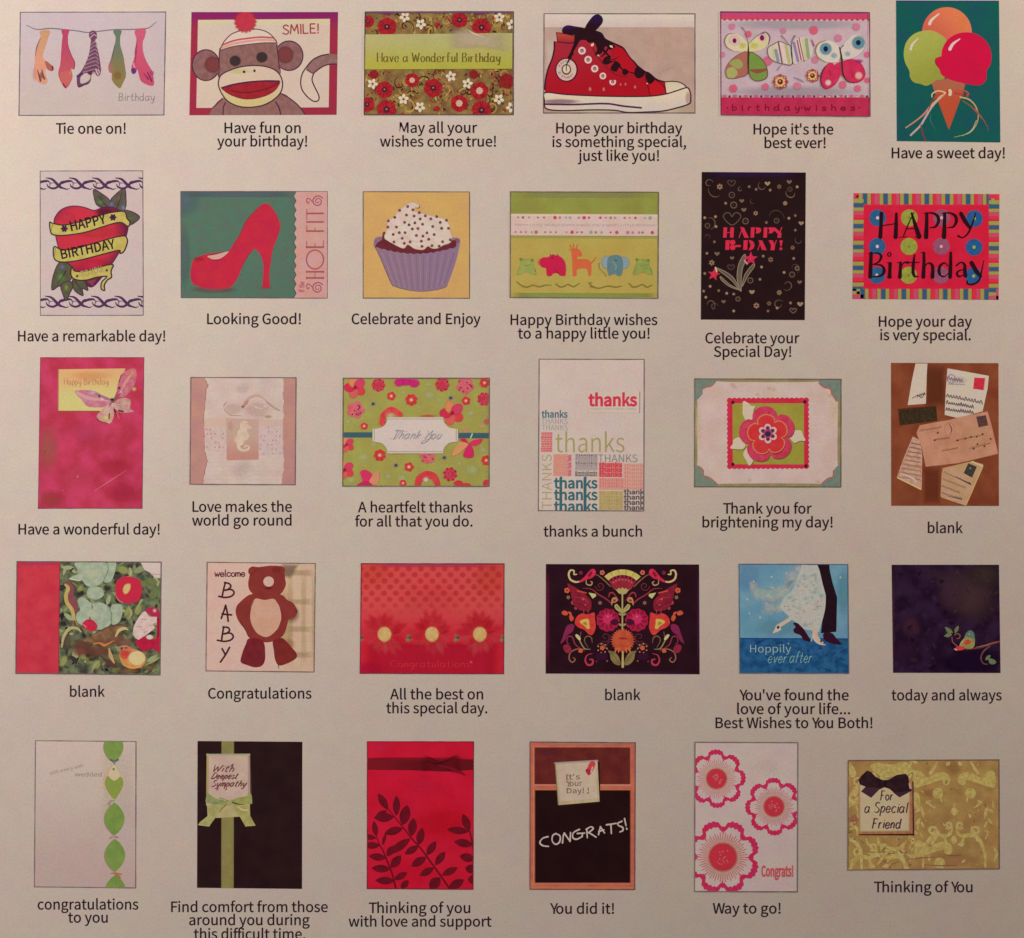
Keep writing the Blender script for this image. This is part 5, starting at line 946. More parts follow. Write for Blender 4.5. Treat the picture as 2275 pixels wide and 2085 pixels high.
for x, y, r in [(400, 155, 36), (405, 485, 80), (1050, 530, 24), (938, 145, 24), (1035, 1080, 22), (975, 1345, 30), (590, 1172, 26), (395, 940, 32), (265, 815, 24), (515, 405, 24), (1040, 1285, 28), (325, 1262, 20), (495, 322, 22), (735, 160, 26), (405, 855, 20)]:
    hp = [(x, y + r * .8), (x - r, y - r * .1), (x - r * .75, y - r * .6), (x - r * .3, y - r * .6), (x, y - r * .2), (x + r * .3, y - r * .6), (x + r * .75, y - r * .6), (x + r, y - r * .1)]
    if r > 28: p.outline(hp, 10, rr.choice(G))
    else: p.shape(hp, rr.choice([(150, 124, 94), (116, 92, 72)]))
for x, y, r, a, t in [(190, 160, 40, 1, .8), (270, 230, 90, 1.2, .35), (690, 185, 46, .3, .6), (800, 480, 92, 3.3, .5), (190, 520, 70, 4.5, .5), (960, 250, 55, 0, .55), (990, 950, 50, 3, .7), (920, 1110, 50, 3.5, .8), (840, 1290, 46, 0, .9), (200, 1290, 50, 3, .7), (240, 1310, 36, 1, .8), (1030, 690, 40, 0, .6), (480, 215, 22, 0, .8), (170, 660, 30, 3, .6), (600, 330, 30, 1, .5)]: p.line(spiral(x, y, r * .5, r, a, t, 14), (3, 9, 3), rr.choice(G))
for x, y in [(565, 190), (760, 222), (345, 345), (255, 562), (995, 460), (995, 596), (935, 485), (240, 705), (170, 812), (980, 860), (680, 940), (695, 838), (665, 1055), (355, 1185), (420, 1192), (160, 1222), (420, 1350), (825, 1322), (740, 1350), (1012, 192), (150, 480), (250, 470), (150, 1000), (140, 1165), (200, 1120), (630, 215), (725, 525), (890, 990), (950, 1275), (280, 1160)]: p.blob(x, y, 17, 17, rr.choice([(162, 128, 96), (142, 112, 90), (122, 96, 76)]), 1, core=.4, n=10)
c.scatter()
t = c.part('shooting_star')
for q, cc in (([(478, 1152), (452, 1040), (468, 910), (520, 822), (532, 870), (500, 960), (490, 1060), (490, 1155)], (134, 122, 102)), ([(498, 1120), (525, 1010), (600, 915), (612, 935), (560, 1010), (522, 1080)], (120, 108, 86)), ([(486, 1160), (420, 1045), (345, 985), (250, 945), (285, 975), (360, 1030), (420, 1085), (470, 1150)], (122, 110, 92)), ([(480, 1152), (385, 1105), (300, 1030), (305, 1060), (370, 1115), (440, 1145)], (132, 116, 92))): t.shape(q, tuple(int(v * .72) for v in cc)); t.outline(q, 7, (142, 122, 98))
t.poly(star(580, 862, 68), ('n', (208, 44, 80), (190, 36, 62), 40)); t.poly(star(234, 1010, 62, rot=-1.4), ('n', (206, 52, 76), (186, 36, 60), 40)); t.line([(250, 945), (262, 985)], 14, (214, 176, 140)); t.line([(520, 880), (545, 910)], 14, (214, 140, 130))
p = c.part('lettering')
def slab(x, y0, y1, w=30): p.poly([(x - w / 2, y0 + 2), (x + w / 2, y0 + 2), (x + w / 2 - 5, y1 - 2), (x - w / 2 - 5, y1 - 2)], RD)
RD = (206, 42, 66); Y0, Y1 = 568, 668
for x in (342, 406, 598, 718): slab(x, Y0, Y1, 34)
p.line([(352, 618), (396, 618)], 8, RD)
p.poly([(480, 566), (515, 570), (562, 668), (520, 668)], RD); p.line([(500, 580), (470, 665)], 9, RD)
for x in (618, 738): p.shape([(x + 6, 572), (x + 50, 576), (x + 58, 602), (x + 38, 624), (x + 8, 624), (x + 14, 600)], RD)
p.poly([(765, 570), (808, 572), (866, 625), (862, 668), (826, 668), (832, 632)], RD); p.line([(868, 572), (848, 622)], 10, RD)
Y0, Y1 = 688, 782
for x in (364, 532): slab(x, Y0, Y1, 38)
for yy in (710, 758): p.poly(ell(410, yy, 26, 24), RD)
p.line([(440, 744), (478, 744)], 20, RD); p.shape([(562, 690), (600, 702), (614, 736), (600, 770), (560, 784), (576, 740)], RD)
p.poly([(650, 690), (686, 692), (728, 782), (684, 782)], RD); p.line([(672, 700), (645, 780)], 8, RD)
p.poly([(745, 690), (786, 692), (806, 742), (800, 784), (762, 784), (768, 740)], RD); p.line([(818, 692), (800, 738)], 9, RD)
p.poly([(846, 690), (878, 692), (866, 748), (856, 748)], RD); p.poly(ell(860, 770, 14), RD)
card_done(c, 'black card with doodles and two shooting stars, reading HAPPY B-DAY!')

# dotted happy birthday
c = Card([(133, 98), (1750, 108), (1740, 1282), (118, 1272)], (1870, 410, .2002))
c.face(('n', (202, 34, 62), (196, 28, 50), 200))
p = c.part('striped_border'); c.scatter(21); BL, GR, MV, PK = (44, 88, 112), (142, 146, 72), (184, 74, 96), (206, 48, 66)
for i in range(8):
    for y0, y1, x0 in ((98, 228, 258), (1160, 1285, 232)):
        x = x0 + 229 * i
        for d, w, cc in ((-98, 46, MV), (-48, 36, GR), (0, 48, BL), (46, 36, GR), (96, 46, PK)): p.poly(rect(x + d - w / 2, y0, x + d + w / 2, y1), cc)
for i in range(-1, 6):
    for x0, x1, y0 in ((118, 242, 232), (1632, 1755, 246)):
        y = y0 + 232 * i
        for d, w, cc in ((-48, 40, GR), (0, 46, BL), (44, 32, GR), (84, 44, MV), (126, 40, PK)): p.poly(rect(x0, y + d - w / 2, x1, y + d + w / 2), cc)
c.scatter(); p.poly(rect(242, 224, 1634, 250), (206, 34, 60)); p.poly(rect(236, 1130, 1634, 1160), (202, 32, 58)); p.poly([(130, 95), (200, 95), (130, 165)], (206, 60, 76)); p.poly([(1680, 100), (1755, 100), (1755, 180)], (206, 60, 66))
for ix, (x, cc, cd) in enumerate(((398, (48, 92, 130), (220, 196, 150)), (750, (150, 154, 60), (122, 126, 52)), (1108, (150, 80, 104), (204, 160, 150)), (1472, (42, 88, 136), (146, 168, 60)))):
    for iy, y in enumerate((372, 690, 1010)):
        d = c.part('button_dot'); d.poly(ell(x - iy * 4, y + (8 if ix == 3 else 0), 94, 94), ('n', cc, tuple(int(v * .9) for v in cc), 50)); d.poly(ell(x - iy * 4, y + (8 if ix == 3 else 0), 17, 19, 12), cd)
p = c.part('lettering'); K = (40, 16, 22)
def st(pts, w): p.line(pts, w, K)
st([(440, 325), (436, 440), (428, 585)], (44, 38, 46)); st([(606, 325), (604, 440), (598, 585)], (28, 40, 48)); st([(452, 458), (602, 436)], 12)
st([(800, 312), (740, 440), (682, 585)], (10, 14, 12)); st([(775, 320), (812, 440), (858, 580)], (20, 40, 56)); st([(725, 495), (828, 488)], 12); st([(640, 588), (720, 582)], 9); st([(815, 584), (880, 580)], 9)
for dx in (0, 198): st([(944 + dx, 325), (942 + dx, 450), (936 + dx, 585)], (34, 40, 50)); st([(915 + dx, 322), (1000 + dx, 318), (1060 + dx, 350), (1074 + dx, 410), (1040 + dx, 470), (975 + dx, 482)], (10, 20, 34, 36, 24, 9))
st([(1322, 325), (1370, 410), (1420, 480)], (44, 46, 34)); st([(1485, 320), (1445, 450), (1400, 545), (1340, 592), (1292, 572)], (14, 22, 20, 14, 22))
st([(326, 765), (322, 880), (316, 1025)], (38, 40, 46)); st([(296, 768), (400, 764), (438, 800), (410, 860), (345, 888)], (8, 18, 30, 22, 8)); st([(345, 888), (440, 900), (470, 960), (430, 1015), (300, 1028)], (8, 22, 38, 26, 9))
st([(536, 880), (534, 950), (530, 1028)], (40, 36, 42)); p.outline(ell(528, 778, 18, 20), 13, K, False); st([(505, 868), (540, 872)], 9); st([(500, 1030), (560, 1030)], 8)
st([(652, 870), (650, 950), (645, 1028)], (30, 34, 44)); st([(660, 920), (690, 870), (735, 868)], (8, 14, 30)); st([(615, 868), (655, 872)], 9)
st([(808, 780), (795, 880), (792, 980), (812, 1022), (850, 1022)], (14, 34, 36, 26, 8)); st([(745, 868), (860, 866)], 11)
st([(912, 760), (912, 880), (905, 1028)], (28, 36, 44)); st([(918, 920), (955, 875), (1000, 890), (1010, 950), (1006, 1028)], (8, 14, 30, 38, 44)); st([(880, 755), (925, 770)], 9)
st([(1180, 905), (1140, 872), (1095, 900), (1078, 960), (1100, 1012), (1145, 1022), (1188, 980)], (8, 16, 28, 36, 26, 12, 8)); st([(1210, 758), (1208, 880), (1202, 1028)], (26, 38, 44))
st([(1275, 900), (1320, 866), (1362, 890), (1366, 960), (1372, 1015)], (20, 14, 30, 40, 42)); st([(1360, 945), (1300, 960), (1278, 990), (1300, 1022), (1355, 1005)], (9, 18, 26, 22, 8))
st([(1440, 870), (1490, 960), (1540, 1020)], (44, 50, 36)); st([(1575, 850), (1548, 980), (1520, 1070), (1450, 1110), (1395, 1100), (1392, 1070)], (8, 16, 22, 20, 20, 14))
card_done(c, 'red card with striped edge and coloured dots, reading HAPPY Birthday')
# ------------------------------------------------------------------ row 3
# mottled pink with a butterfly note
c = Card([(302, 65), (1287, 65), (1270, 1503), (280, 1503)], (20, 780, .2327))
c.face(('n', (202, 64, 96), (180, 52, 70), 230, .16)); f = c.parts[-1]; f.blob(370, 930, 140, 280, (176, 92, 82), .7); f.blob(720, 780, 200, 140, (204, 70, 100), .6); f.blob(400, 1420, 160, 110, (176, 66, 68), .7); f.blob(1100, 1350, 200, 140, (186, 48, 76), .5); f.blob(640, 1180, 180, 160, (198, 72, 92), .5); f.blob(1000, 1120, 220, 130, (184, 46, 62), .5)
f.line([(820, 1335), (950, 1250), (1120, 1140)], (3, 7, 2), (212, 118, 122)); f.blob(655, 1200, 10, 12, (226, 140, 140)); f.blob(512, 1332, 8, 8, (220, 130, 130)); f.blob(345, 965, 8, 8, (150, 60, 60))
c.border((142, 62, 86), 2)
n = c.part('note'); n.poly([(472, 176), (1112, 168), (1040, 360), (950, 575), (470, 574)], ('l', (216, 168, 112), (206, 192, 118), 700, 190, 730, 480)); n.line([(472, 176), (470, 574)], 9, (176, 120, 76)); n.line([(470, 576), (860, 577)], 10, (160, 76, 62)); n.blob(780, 240, 240, 60, (216, 162, 108), .6)
n.script('Happy Birthday', 528, 948, 322, 62, 9, (190, 132, 92), nib=(.5, .35))
b = c.part('butterfly'); w = b.sub('wing'); w.shape([(626, 392), (690, 374), (790, 378), (890, 420), (982, 470), (930, 530), (850, 540), (752, 530), (690, 465)], ('n', (196, 136, 142), (190, 96, 116), 70)); w.line([(740, 385), (850, 420), (960, 470)], (6, 16, 8), (142, 112, 126)); w.line([(650, 400), (760, 450), (960, 480)], (30, 34, 10), (206, 152, 140)); w.blob(800, 400, 50, 22, (206, 172, 172), .9); w.blob(862, 432, 14, 14, (70, 40, 56)); w.blob(890, 462, 22, 16, (222, 196, 176))
w = b.sub('wing'); w.shape([(1030, 390), (1050, 280), (1092, 205), (1200, 168), (1218, 250), (1190, 340), (1120, 425), (1060, 440)], ('n', (190, 84, 102), (196, 124, 128), 60)); w.line([(1060, 400), (1120, 290), (1190, 200)], (8, 26, 14), (212, 142, 128)); w.blob(1180, 210, 34, 50, (218, 146, 110), .9); w.blob(1052, 355, 14, 14, (62, 36, 56)); w.blob(1070, 400, 22, 26, (218, 190, 182)); w.blob(1195, 365, 26, 26, (212, 182, 110), .9); w.line([(1070, 235), (1050, 300)], 9, (122, 58, 88))
w = b.sub('wing'); w.shape([(838, 630), (880, 570), (960, 500), (1000, 520), (1005, 600), (970, 690), (890, 675)], ('n', (206, 168, 142), (196, 132, 128), 60)); w.blob(930, 640, 60, 40, (212, 190, 118), 1); w.shape([(1000, 500), (1080, 450), (1160, 470), (1155, 550), (1190, 580), (1080, 590), (1020, 560)], ('n', (200, 160, 142), (180, 128, 112), 50)); w.line([(1000, 560), (1030, 610)], 15, (72, 40, 50)); w.line([(960, 600), (955, 650)], 12, (92, 62, 62)); w.line([(1050, 570), (1090, 580)], 16, (66, 36, 52)); w.line([(1030, 590), (1050, 640)], 18, (206, 90, 82)); w.line([(840, 640), (860, 670), (940, 692)], 10, (132, 66, 62))
w = b.sub('body'); w.line([(1075, 400), (1010, 460), (960, 520)], (8, 24, 10), (122, 90, 86)); w.blob(985, 465, 26, 20, (52, 40, 40)); [w.line([(985, 500), (985 + 90 * math.cos(a), 500 + 90 * math.sin(a))], (8, 3), (206, 170, 150)) for a in (.2, .5, .9, 1.4, 1.9)]
card_done(c, 'mottled pink card with a yellow note and a jewelled butterfly')

# seahorse on lace paper
c = Card([(120, 95), (1287, 98), (1278, 1285), (110, 1280)], (400, 820, .20027))
c.face(('n', (190, 138, 118), (180, 128, 120), 230))
rr = random.Random(4)
w = c.part('torn_paper'); lf = [(268, 96), (300, 150), (308, 185), (290, 230), (288, 330), (272, 430), (262, 520), (272, 620), (266, 720), (285, 800), (272, 880), (284, 960), (300, 1020), (280, 1090), (272, 1160), (258, 1220), (262, 1284)]; rt = [(1146, 98), (1150, 180), (1140, 270), (1152, 360), (1142, 450), (1150, 520), (1138, 620), (1142, 740), (1150, 830), (1138, 930), (1152, 1020), (1146, 1120), (1130, 1200), (1126, 1286)]
jt = lambda q: [(x + rr.uniform(-7, 7), y) for x, y in spl(q, False, 3)]
L_ = jt(lf); w.poly(L_ + jt(rt)[::-1], ('n', (208, 184, 168), (200, 172, 156), 180)); w.line(L_, (5, 9, 4, 10, 5, 8, 4), (150, 96, 88), False)
for y in range(120, 1270, 46): w.line([(300, y), (700, y + rr.uniform(-4, 4)), (1120, y + 2)], 5, (202, 176, 160))
w.blob(670, 1120, 170, 130, (190, 166, 150), .35); w.blob(690, 220, 110, 80, (192, 170, 156), .35)
l = c.part('lace_ribbon'); l.poly([(270, 548), (520, 545), (520, 640), (268, 640)], (204, 170, 148)); l.poly([(868, 560), (1142, 560), (1142, 640), (868, 640)], (202, 168, 150)); l.poly([(268, 640), (520, 640), (520, 930), (276, 900)], ('n', (206, 178, 164), (198, 168, 152), 50)); l.poly([(868, 640), (1142, 640), (1142, 940), (868, 960)], ('n', (206, 178, 168), (198, 170, 156), 50))
c.scatter(4)
for x in range(300, 510, 44): [l.blob(x + rr.uniform(-8, 8), y, 13, 13, rr.choice([(224, 200, 180), (186, 150, 136)]), .9) for y in range(670, 920, 50)]
for x in range(890, 1130, 44): [l.blob(x + rr.uniform(-8, 8), y, 13, 13, rr.choice([(226, 204, 184), (190, 154, 140)]), .9) for y in range(650, 940, 48)]
c.scatter()
t = c.part('seahorse_tag'); t.poly([(512, 545), (872, 560), (872, 1006), (518, 1014)], ('l', (192, 156, 136), (188, 132, 114), 690, 700, 690, 1000)); t.blob(560, 640, 40, 80, (184, 148, 134), .3); t.line([(525, 1018), (870, 1010)], 8, (206, 176, 160)); [t.blob(x, 1034, 16, 9, (228, 206, 188)) for x in (560, 620, 690, 740, 800)]
s = c.part('seahorse'); SHC = ('n', (214, 186, 160), (204, 172, 148), 60)
s.shape([(662, 660), (672, 600), (710, 572), (748, 590), (762, 630), (792, 648), (785, 664), (752, 660), (745, 690), (772, 740), (752, 780), (720, 800), (700, 840), (672, 850), (640, 830), (612, 790), (640, 750), (636, 700)], SHC); s.line([(660, 800), (648, 850), (665, 890), (715, 905), (760, 890), (762, 862), (735, 850), (712, 866), (730, 878)], (60, 40, 30, 26, 22, 18, 14, 8), SHC); s.line([(640, 720), (610, 780), (615, 820)], (8, 16, 6), (206, 172, 146)); s.line([(730, 600), (752, 612)], 6, (176, 140, 120))
k = c.part('sheer_bow'); k.blob(590, 440, 130, 90, (202, 172, 154), .7); k.blob(860, 450, 190, 120, (200, 168, 150), .75); k.line([(690, 425), (740, 350), (800, 306), (880, 300), (980, 370), (1110, 460)], (14, 36, 30, 24, 10, 5), (194, 156, 140)); k.line([(700, 418), (730, 380), (752, 352)], (26, 40, 20), (182, 134, 120)); k.line([(710, 430), (800, 480), (930, 520), (1010, 530)], (8, 20, 14, 4), (192, 158, 142)); k.line([(760, 380), (850, 430), (930, 440)], (4, 14, 5), (208, 180, 164)); k.line([(690, 420), (600, 400), (520, 420), (500, 470), (590, 480), (690, 430)], (8, 14, 12, 10, 12, 6), (194, 164, 148)); k.line([(480, 420), (500, 385), (520, 370)], (8, 16, 8), (172, 146, 132)); k.line([(490, 450), (560, 510), (680, 520)], (5, 12, 6), (180, 142, 122)); k.line([(960, 365), (1040, 430), (1100, 462)], 8, (152, 120, 112)); k.blob(695, 420, 22, 18, (164, 100, 92)); k.blob(950, 415, 40, 26, (224, 192, 180), .9); k.blob(980, 530, 50, 26, (184, 150, 122), .8)
c.border((122, 92, 92), 2.2)
card_done(c, 'beige torn-paper card with a cream seahorse between brown strips')

# flowers with thank you plate
c = Card([(112, 103), (1732, 103), (1728, 1303), (105, 1300)], (740, 820, .20022))
c.face(('n', (160, 154, 76), (154, 142, 72), 240))
p = c.part('floral_print'); rr = random.Random(6)
for x, y, r in [(1070, 290, 90), (1060, 170, 50), (780, 260, 40), (1180, 350, 50), (1530, 490, 60), (330, 980, 90), (200, 1230, 70), (1540, 1120, 110), (760, 1210, 80), (610, 1190, 60), (1400, 1050, 50), (1690, 560, 60), (160, 580, 50), (450, 830, 60), (1660, 900, 60), (950, 420, 30)]: p.blob(x, y, r, r * .8, (176, 172, 112), .75, core=.2)
RDS = [('n', (200, 70, 82), (186, 52, 62), 50), ('n', (202, 60, 58), (188, 48, 56), 50)]
def posy(x, y, r, cc, k=6): p.poly(flower(x, y, r, k, .22, rr.random()), cc)
def bigblossom(x, y, r):
    for q in range(5):
        a = q * 1.2566 + .6; p.blob(x + r * .5 * math.cos(a), y + r * .5 * math.sin(a), r * .58, r * .46, [(206, 62, 66), (204, 90, 82), (198, 46, 72), (218, 130, 84), (202, 62, 90)][q], 1, a, core=.72)
    p.blob(x, y, r * .25, r * .25, (150, 34, 56), .8)
bigblossom(245, 205, 125); bigblossom(1320, 490, 138); bigblossom(150, 840, 90); bigblossom(130, 1120, 110)
def rosy(x, y, r): 
    posy(x, y, r, RDS[0], 8)
    for q in range(8): a = q * .785 + .3; p.poly(ell(x + r * .8 * math.cos(a), y + r * .8 * math.sin(a), r * .11, n=8), (134, 26, 58))
    p.line(spiral(x, y, 4, r * .6, 0, 1.6, 16), 6, (168, 44, 66))
for x, y, r in ((503, 180, 78), (1212, 175, 82), (1675, 335, 78), (1298, 1170, 82)): rosy(x, y, r)
for x, y, r in ((252, 455, 100), (1466, 185, 100), (1052, 970, 88)):
    posy(x, y, r, ('n', (206, 108, 108), (194, 84, 92), 60), 5)
    for q in range(9): p.poly(ell(x + rr.uniform(-.8, .8) * r, y + rr.uniform(-.8, .8) * r, r * .1, n=8), (140, 26, 62))
for x, y, r in ((646, 302, 50), (1474, 354, 50), (842, 1088, 54), (776, 1268, 40), (345, 635, 42)): posy(x, y, r, RDS[1], 5); p.poly(ell(x, y, r * .4), (214, 120, 98)); p.poly(flower(x, y, r * .22, 5, .4), (236, 190, 150))
for x, y, r in ((868, 344, 68), (518, 958, 68), (1680, 155, 56), (1700, 1015, 58)): posy(x, y, r, RDS[1], 7); p.blob(x, y, r * .5, r * .5, (226, 132, 82)); p.poly(flower(x, y, r * .22, 5, .4), (240, 204, 150))
for x, y in ((445, 388), (1305, 322), (697, 1070), (1235, 985)): p.blob(x, y, 34, 30, (122, 118, 128), .95); p.poly(ell(x, y, 14, n=10), (62, 52, 88))
for x, y, r in ((800, 140, 90), (900, 160, 70), (730, 150, 60)): p.blob(x, y, r, 55, (196, 40, 108), .95, core=.6)
for pts, cc in (([(1500, 840), (1420, 800), (1410, 780), (1470, 775)], (194, 40, 72)), ([(1500, 840), (1560, 790), (1660, 780), (1600, 850)], (204, 52, 88)), ([(1500, 840), (1440, 960), (1500, 990), (1560, 970), (1550, 880)], (198, 44, 88)), ([(1500, 840), (1400, 820), (1320, 950), (1380, 950)], (212, 140, 92)), ([(350, 1280), (300, 1150), (360, 1120), (430, 1170), (400, 1270)], (202, 52, 92)), ([(400, 1270), (440, 1180), (510, 1140), (500, 1270)], (210, 132, 98)), ([(260, 1300), (360, 1240), (440, 1300)], (186, 42, 82))): p.shape(pts, cc)
p.line([(940, 1290), (960, 1220), (1040, 1175), (1120, 1200), (1160, 1280)], (70, 80, 90, 80, 60), ('n', (204, 54, 60), (200, 72, 70), 60)); p.blob(1030, 1230, 44, 40, (222, 190, 160), 1)
p.line([(545, 600), (560, 510), (650, 450), (740, 510)], (70, 56, 60, 70), ('n', (204, 50, 60), (208, 84, 72), 50)); p.blob(640, 520, 70, 46, (214, 160, 120), .9); p.blob(1050, 525, 110, 24, (198, 70, 72), .9); p.poly(ell(1390, 1270, 52, 34), RDS[1]); p.poly(ell(1480, 1290, 50, 24), RDS[1]); p.poly(ell(1700, 1270, 36, 44), RDS[0]); p.blob(700, 930, 60, 22, (190, 60, 66), .9); p.blob(1470, 690, 50, 34, (214, 140, 120), .8); p.blob(1700, 580, 40, 50, (204, 84, 80), .8); p.blob(1660, 640, 60, 26, (214, 150, 120), .8)
for q, lb in (([(108, 705), (478, 705), (478, 760), (108, 760)], 0), ([(1350, 712), (1732, 712), (1732, 768), (1350, 768)], 1)):
    r = c.part('ribbon'); r.poly(q, ('n', (58, 92, 98), (66, 86, 96), 40)); r.line([q[0], q[1]], 6, (92, 110, 88), False)
r.line([(1545, 722), (1525, 770)], 14, (176, 196, 196))
pl = c.part('label_plate')
def plate(g): 
    o = []
    for cx_, cy_, sx, sy in ((610, 560, -1, -1), (1215, 560, 1, -1), (1215, 915, 1, 1), (610, 915, -1, 1)):
        xe, ye = cx_ + sx * 148, cy_ - sy * 108
        arc = [(cx_ + g * sx * .3, cy_ + sy * g), (cx_ + sx * 20, cy_ - sy * 40), (cx_ + sx * 70, cy_ - sy * 90), (xe + sx * g, ye + sy * 0)]
        o += spl(arc if sx * sy < 0 else arc[::-1], False)
    return o
pl.poly(plate(26), (168, 160, 120)); pl.poly(plate(20), (222, 204, 188)); pl.poly(plate(8), (150, 146, 124)); pl.poly(plate(0), ('n', (210, 190, 178), (204, 182, 168), 160))
p = c.part('lettering'); p.script('Thank You', 640, 1180, 778, 92, 14, (146, 138, 142), slant=.55, nib=(1.2, .3)); p.line([(620, 770), (690, 778), (760, 690), (830, 700)], (3, 8, 8, 3), (150, 142, 146)); p.line([(1100, 720), (1050, 800), (985, 830), (1000, 800), (1100, 770)], (8, 9, 7, 5), (122, 116, 124))
c.border((112, 96, 84), 2.2)
card_done(c, 'green card strewn with red flowers, teal ribbon and plate reading Thank You')

# thanks words
c = Card([(120, 80), (1122, 82), (1118, 1528), (113, 1525)], (1170, 780, .23274))
c.face(('n', (198, 177, 162), (196, 172, 158), 260)); c.border((112, 94, 86), 2.4)
t = c.part('red_tag'); t.poly(rect(582, 388, 1078, 590), (200, 178, 158)); t.line([(1080, 392), (1078, 590)], 10, (162, 124, 118)); t.line([(582, 388), (580, 588)], 3, (186, 164, 148)); t.line([(582, 590), (1078, 592)], 4, (182, 158, 146)); t.text('thanks', 596, 1048, 524, 112, (206, 52, 76), wt=.06); t.text('THANKS THANKS THANKS THANKS', 604, 1045, 562, 17, (150, 150, 134), wt=.01)
TE, GY = (64, 104, 108), (122, 122, 120)
w = c.part('word_block'); w.text('thanks', 145, 388, 636, 64, TE, wt=.045); w.text('THANKS', 140, 392, 698, 52, (148, 146, 140), wt=.005); w.text('THANKS', 145, 392, 758, 52, (142, 146, 138), wt=.005)
w.text('thanks', 275, 935, 968, 186, (156, 144, 88), wt=-.006); w.poly(rect(280, 810, 930, 965), (198, 180, 134)) if False else None
w = c.part('word_block', 'red word blocks')
w.poly(rect(138, 775, 243, 965), (216, 148, 128)); [w.text('thanks', 162 + i * 27, 0 and 0 or 162 + i * 27 + 186, 964, 25, (206, 84, 92), wt=.05, ang=-math.pi / 2) for i in range(4)]
w.poly(rect(255, 985, 395, 1195), ('n', (206, 146, 124), (206, 138, 118), 60)); [w.text('thanks', 262, 392, 1020 + i * 26, 22, (212, 120, 108), wt=.01) for i in range(7)]
[w.text('thanks', 425, 425 + 62, 1055 + i * 70, 34, (194, 58, 82), wt=.06, ang=-math.pi / 2) for i in range(3)]
w.poly(rect(690, 1068, 912, 1205), (212, 118, 102)); [w.text('thanks', 694, 910, 1108 + i * 46, 42, (194, 62, 78), wt=.06) for i in range(3)]
w.poly(rect(690, 1212, 925, 1325), (210, 142, 124)); [w.text('thanks', 694, 922, 1245 + i * 30, 28, (208, 104, 100), wt=.01) for i in range(3)]
w.poly(rect(925, 1075, 1112, 1325), (210, 152, 132)); [w.text('thanks', 930, 1150, 1108 + i * 36, 30, (206, 116, 108), wt=.005) for i in range(7)]
w = c.part('word_block', 'grey word blocks'); w.poly(rect(465, 985, 675, 1142), (172, 152, 140)); [w.text('thanks' if i % 2 else 'THANKS', 466, 674, 1008 + i * 24, 20, [(92, 84, 98), (132, 122, 130), (150, 132, 130)][i % 3], wt=.02) for i in range(6)]; [w.text('thanks', x, x + 104, 1172 + i * 24, 22, (92, 94, 86), wt=.05) for i in range(2) for x in (462, 570)]
w = c.part('word_block', 'thin olive THANKS turned sideways'); w.text('THANKS', 238, 238 + 520, 1508, 92, (164, 148, 106), wt=-.012, ang=-math.pi / 2)
w = c.part('word_block', 'grey capital THANKS'); w.text('THANKS', 682, 1058, 1062, 74, (126, 128, 118), wt=-.004)
w = c.part('word_block', 'three large teal thanks'); [w.text('thanks', 265, 672, 1310 + i * 112, 98, (52, 98, 102), wt=.04) for i in range(3)]; [w.line([(x, 1215), (x, 1520)], 17, (56, 96, 98)) for x in (322, 552)]
w = c.part('word_block', 'olive word block'); w.poly(rect(690, 1335, 920, 1520), ('n', (182, 160, 110), (172, 150, 98), 60)); [w.text('thanks', 696, 914, 1372 + i * 34, 30, (160, 138, 84), wt=.0) for i in range(5)]
w = c.part('word_block', 'small dark thanks lines'); [w.text('thanks', 930, 1150, 1368 + i * 50, 44, (84, 76, 72), wt=.045) for i in range(4)]
card_done(c, 'white card filled below with the word thanks in red, teal and grey')

# layered paper flower
c = Card([(117, 110), (1740, 115), (1738, 1310), (115, 1308)], (1520, 820, .20022))
c.face(('n', (146, 130, 88), (128, 116, 78), 120), 'frame_border')
p = c.part('card_face'); p.shape([(160, 150), (500, 146), (930, 148), (1400, 146), (1690, 156), (1704, 400), (1702, 700), (1700, 1000), (1694, 1262), (1400, 1272), (930, 1270), (450, 1274), (156, 1270), (148, 1000), (146, 700), (148, 400)], ('n', (200, 170, 158), (188, 160, 144), 260)); p.blob(150, 620, 60, 300, (196, 176, 138), .6); p.blob(1660, 400, 80, 300, (196, 174, 142), .5)
rr = random.Random(2)
for i in range(9): p.blob(rr.uniform(180, 1680), rr.choice([rr.uniform(170, 300), rr.uniform(1130, 1260)]), 40, 30, (176, 152, 126), .35)
for q, e in (([(118, 112), (380, 118), (340, 150), (300, 190), (240, 206), (205, 225), (205, 280), (160, 330), (122, 360)], [(345, 150), (300, 192), (240, 206), (205, 225)]), ([(1738, 116), (1490, 118), (1500, 165), (1550, 205), (1620, 225), (1638, 270), (1660, 330), (1700, 362), (1740, 350)], [(1495, 160), (1550, 206), (1620, 226), (1638, 280), (1690, 358)]), ([(117, 1308), (116, 1060), (170, 1080), (210, 1120), (215, 1180), (280, 1205), (330, 1250), (375, 1280), (380, 1308)], [(165, 1080), (212, 1125), (218, 1182), (285, 1208), (370, 1280)]), ([(1738, 1308), (1738, 1060), (1690, 1085), (1655, 1130), (1650, 1195), (1590, 1215), (1540, 1250), (1510, 1290), (1515, 1308)], [(1655, 1130), (1648, 1195), (1590, 1218), (1520, 1280)])):
    k = c.part('photo_corner'); k.poly(q, ('n', (118, 124, 106), (102, 118, 104), 50)); k.line(e, 11, (178, 76, 72))
r = c.part('red_mat'); ed = []
for a, b, n in (((478, 325), (1380, 322), 34), ((1380, 322), (1382, 1105), 30), ((1382, 1105), (480, 1108), 34), ((480, 1108), (478, 325), 30)):
    for i in range(n):
        t = i / n; x, y = a[0] + (b[0] - a[0]) * t, a[1] + (b[1] - a[1]) * t; k = 8 if i % 2 else -6
        ed.append((x + (930 - x) / 460 * k * -1 * .9, y + (715 - y) / 400 * k * -1 * .9))
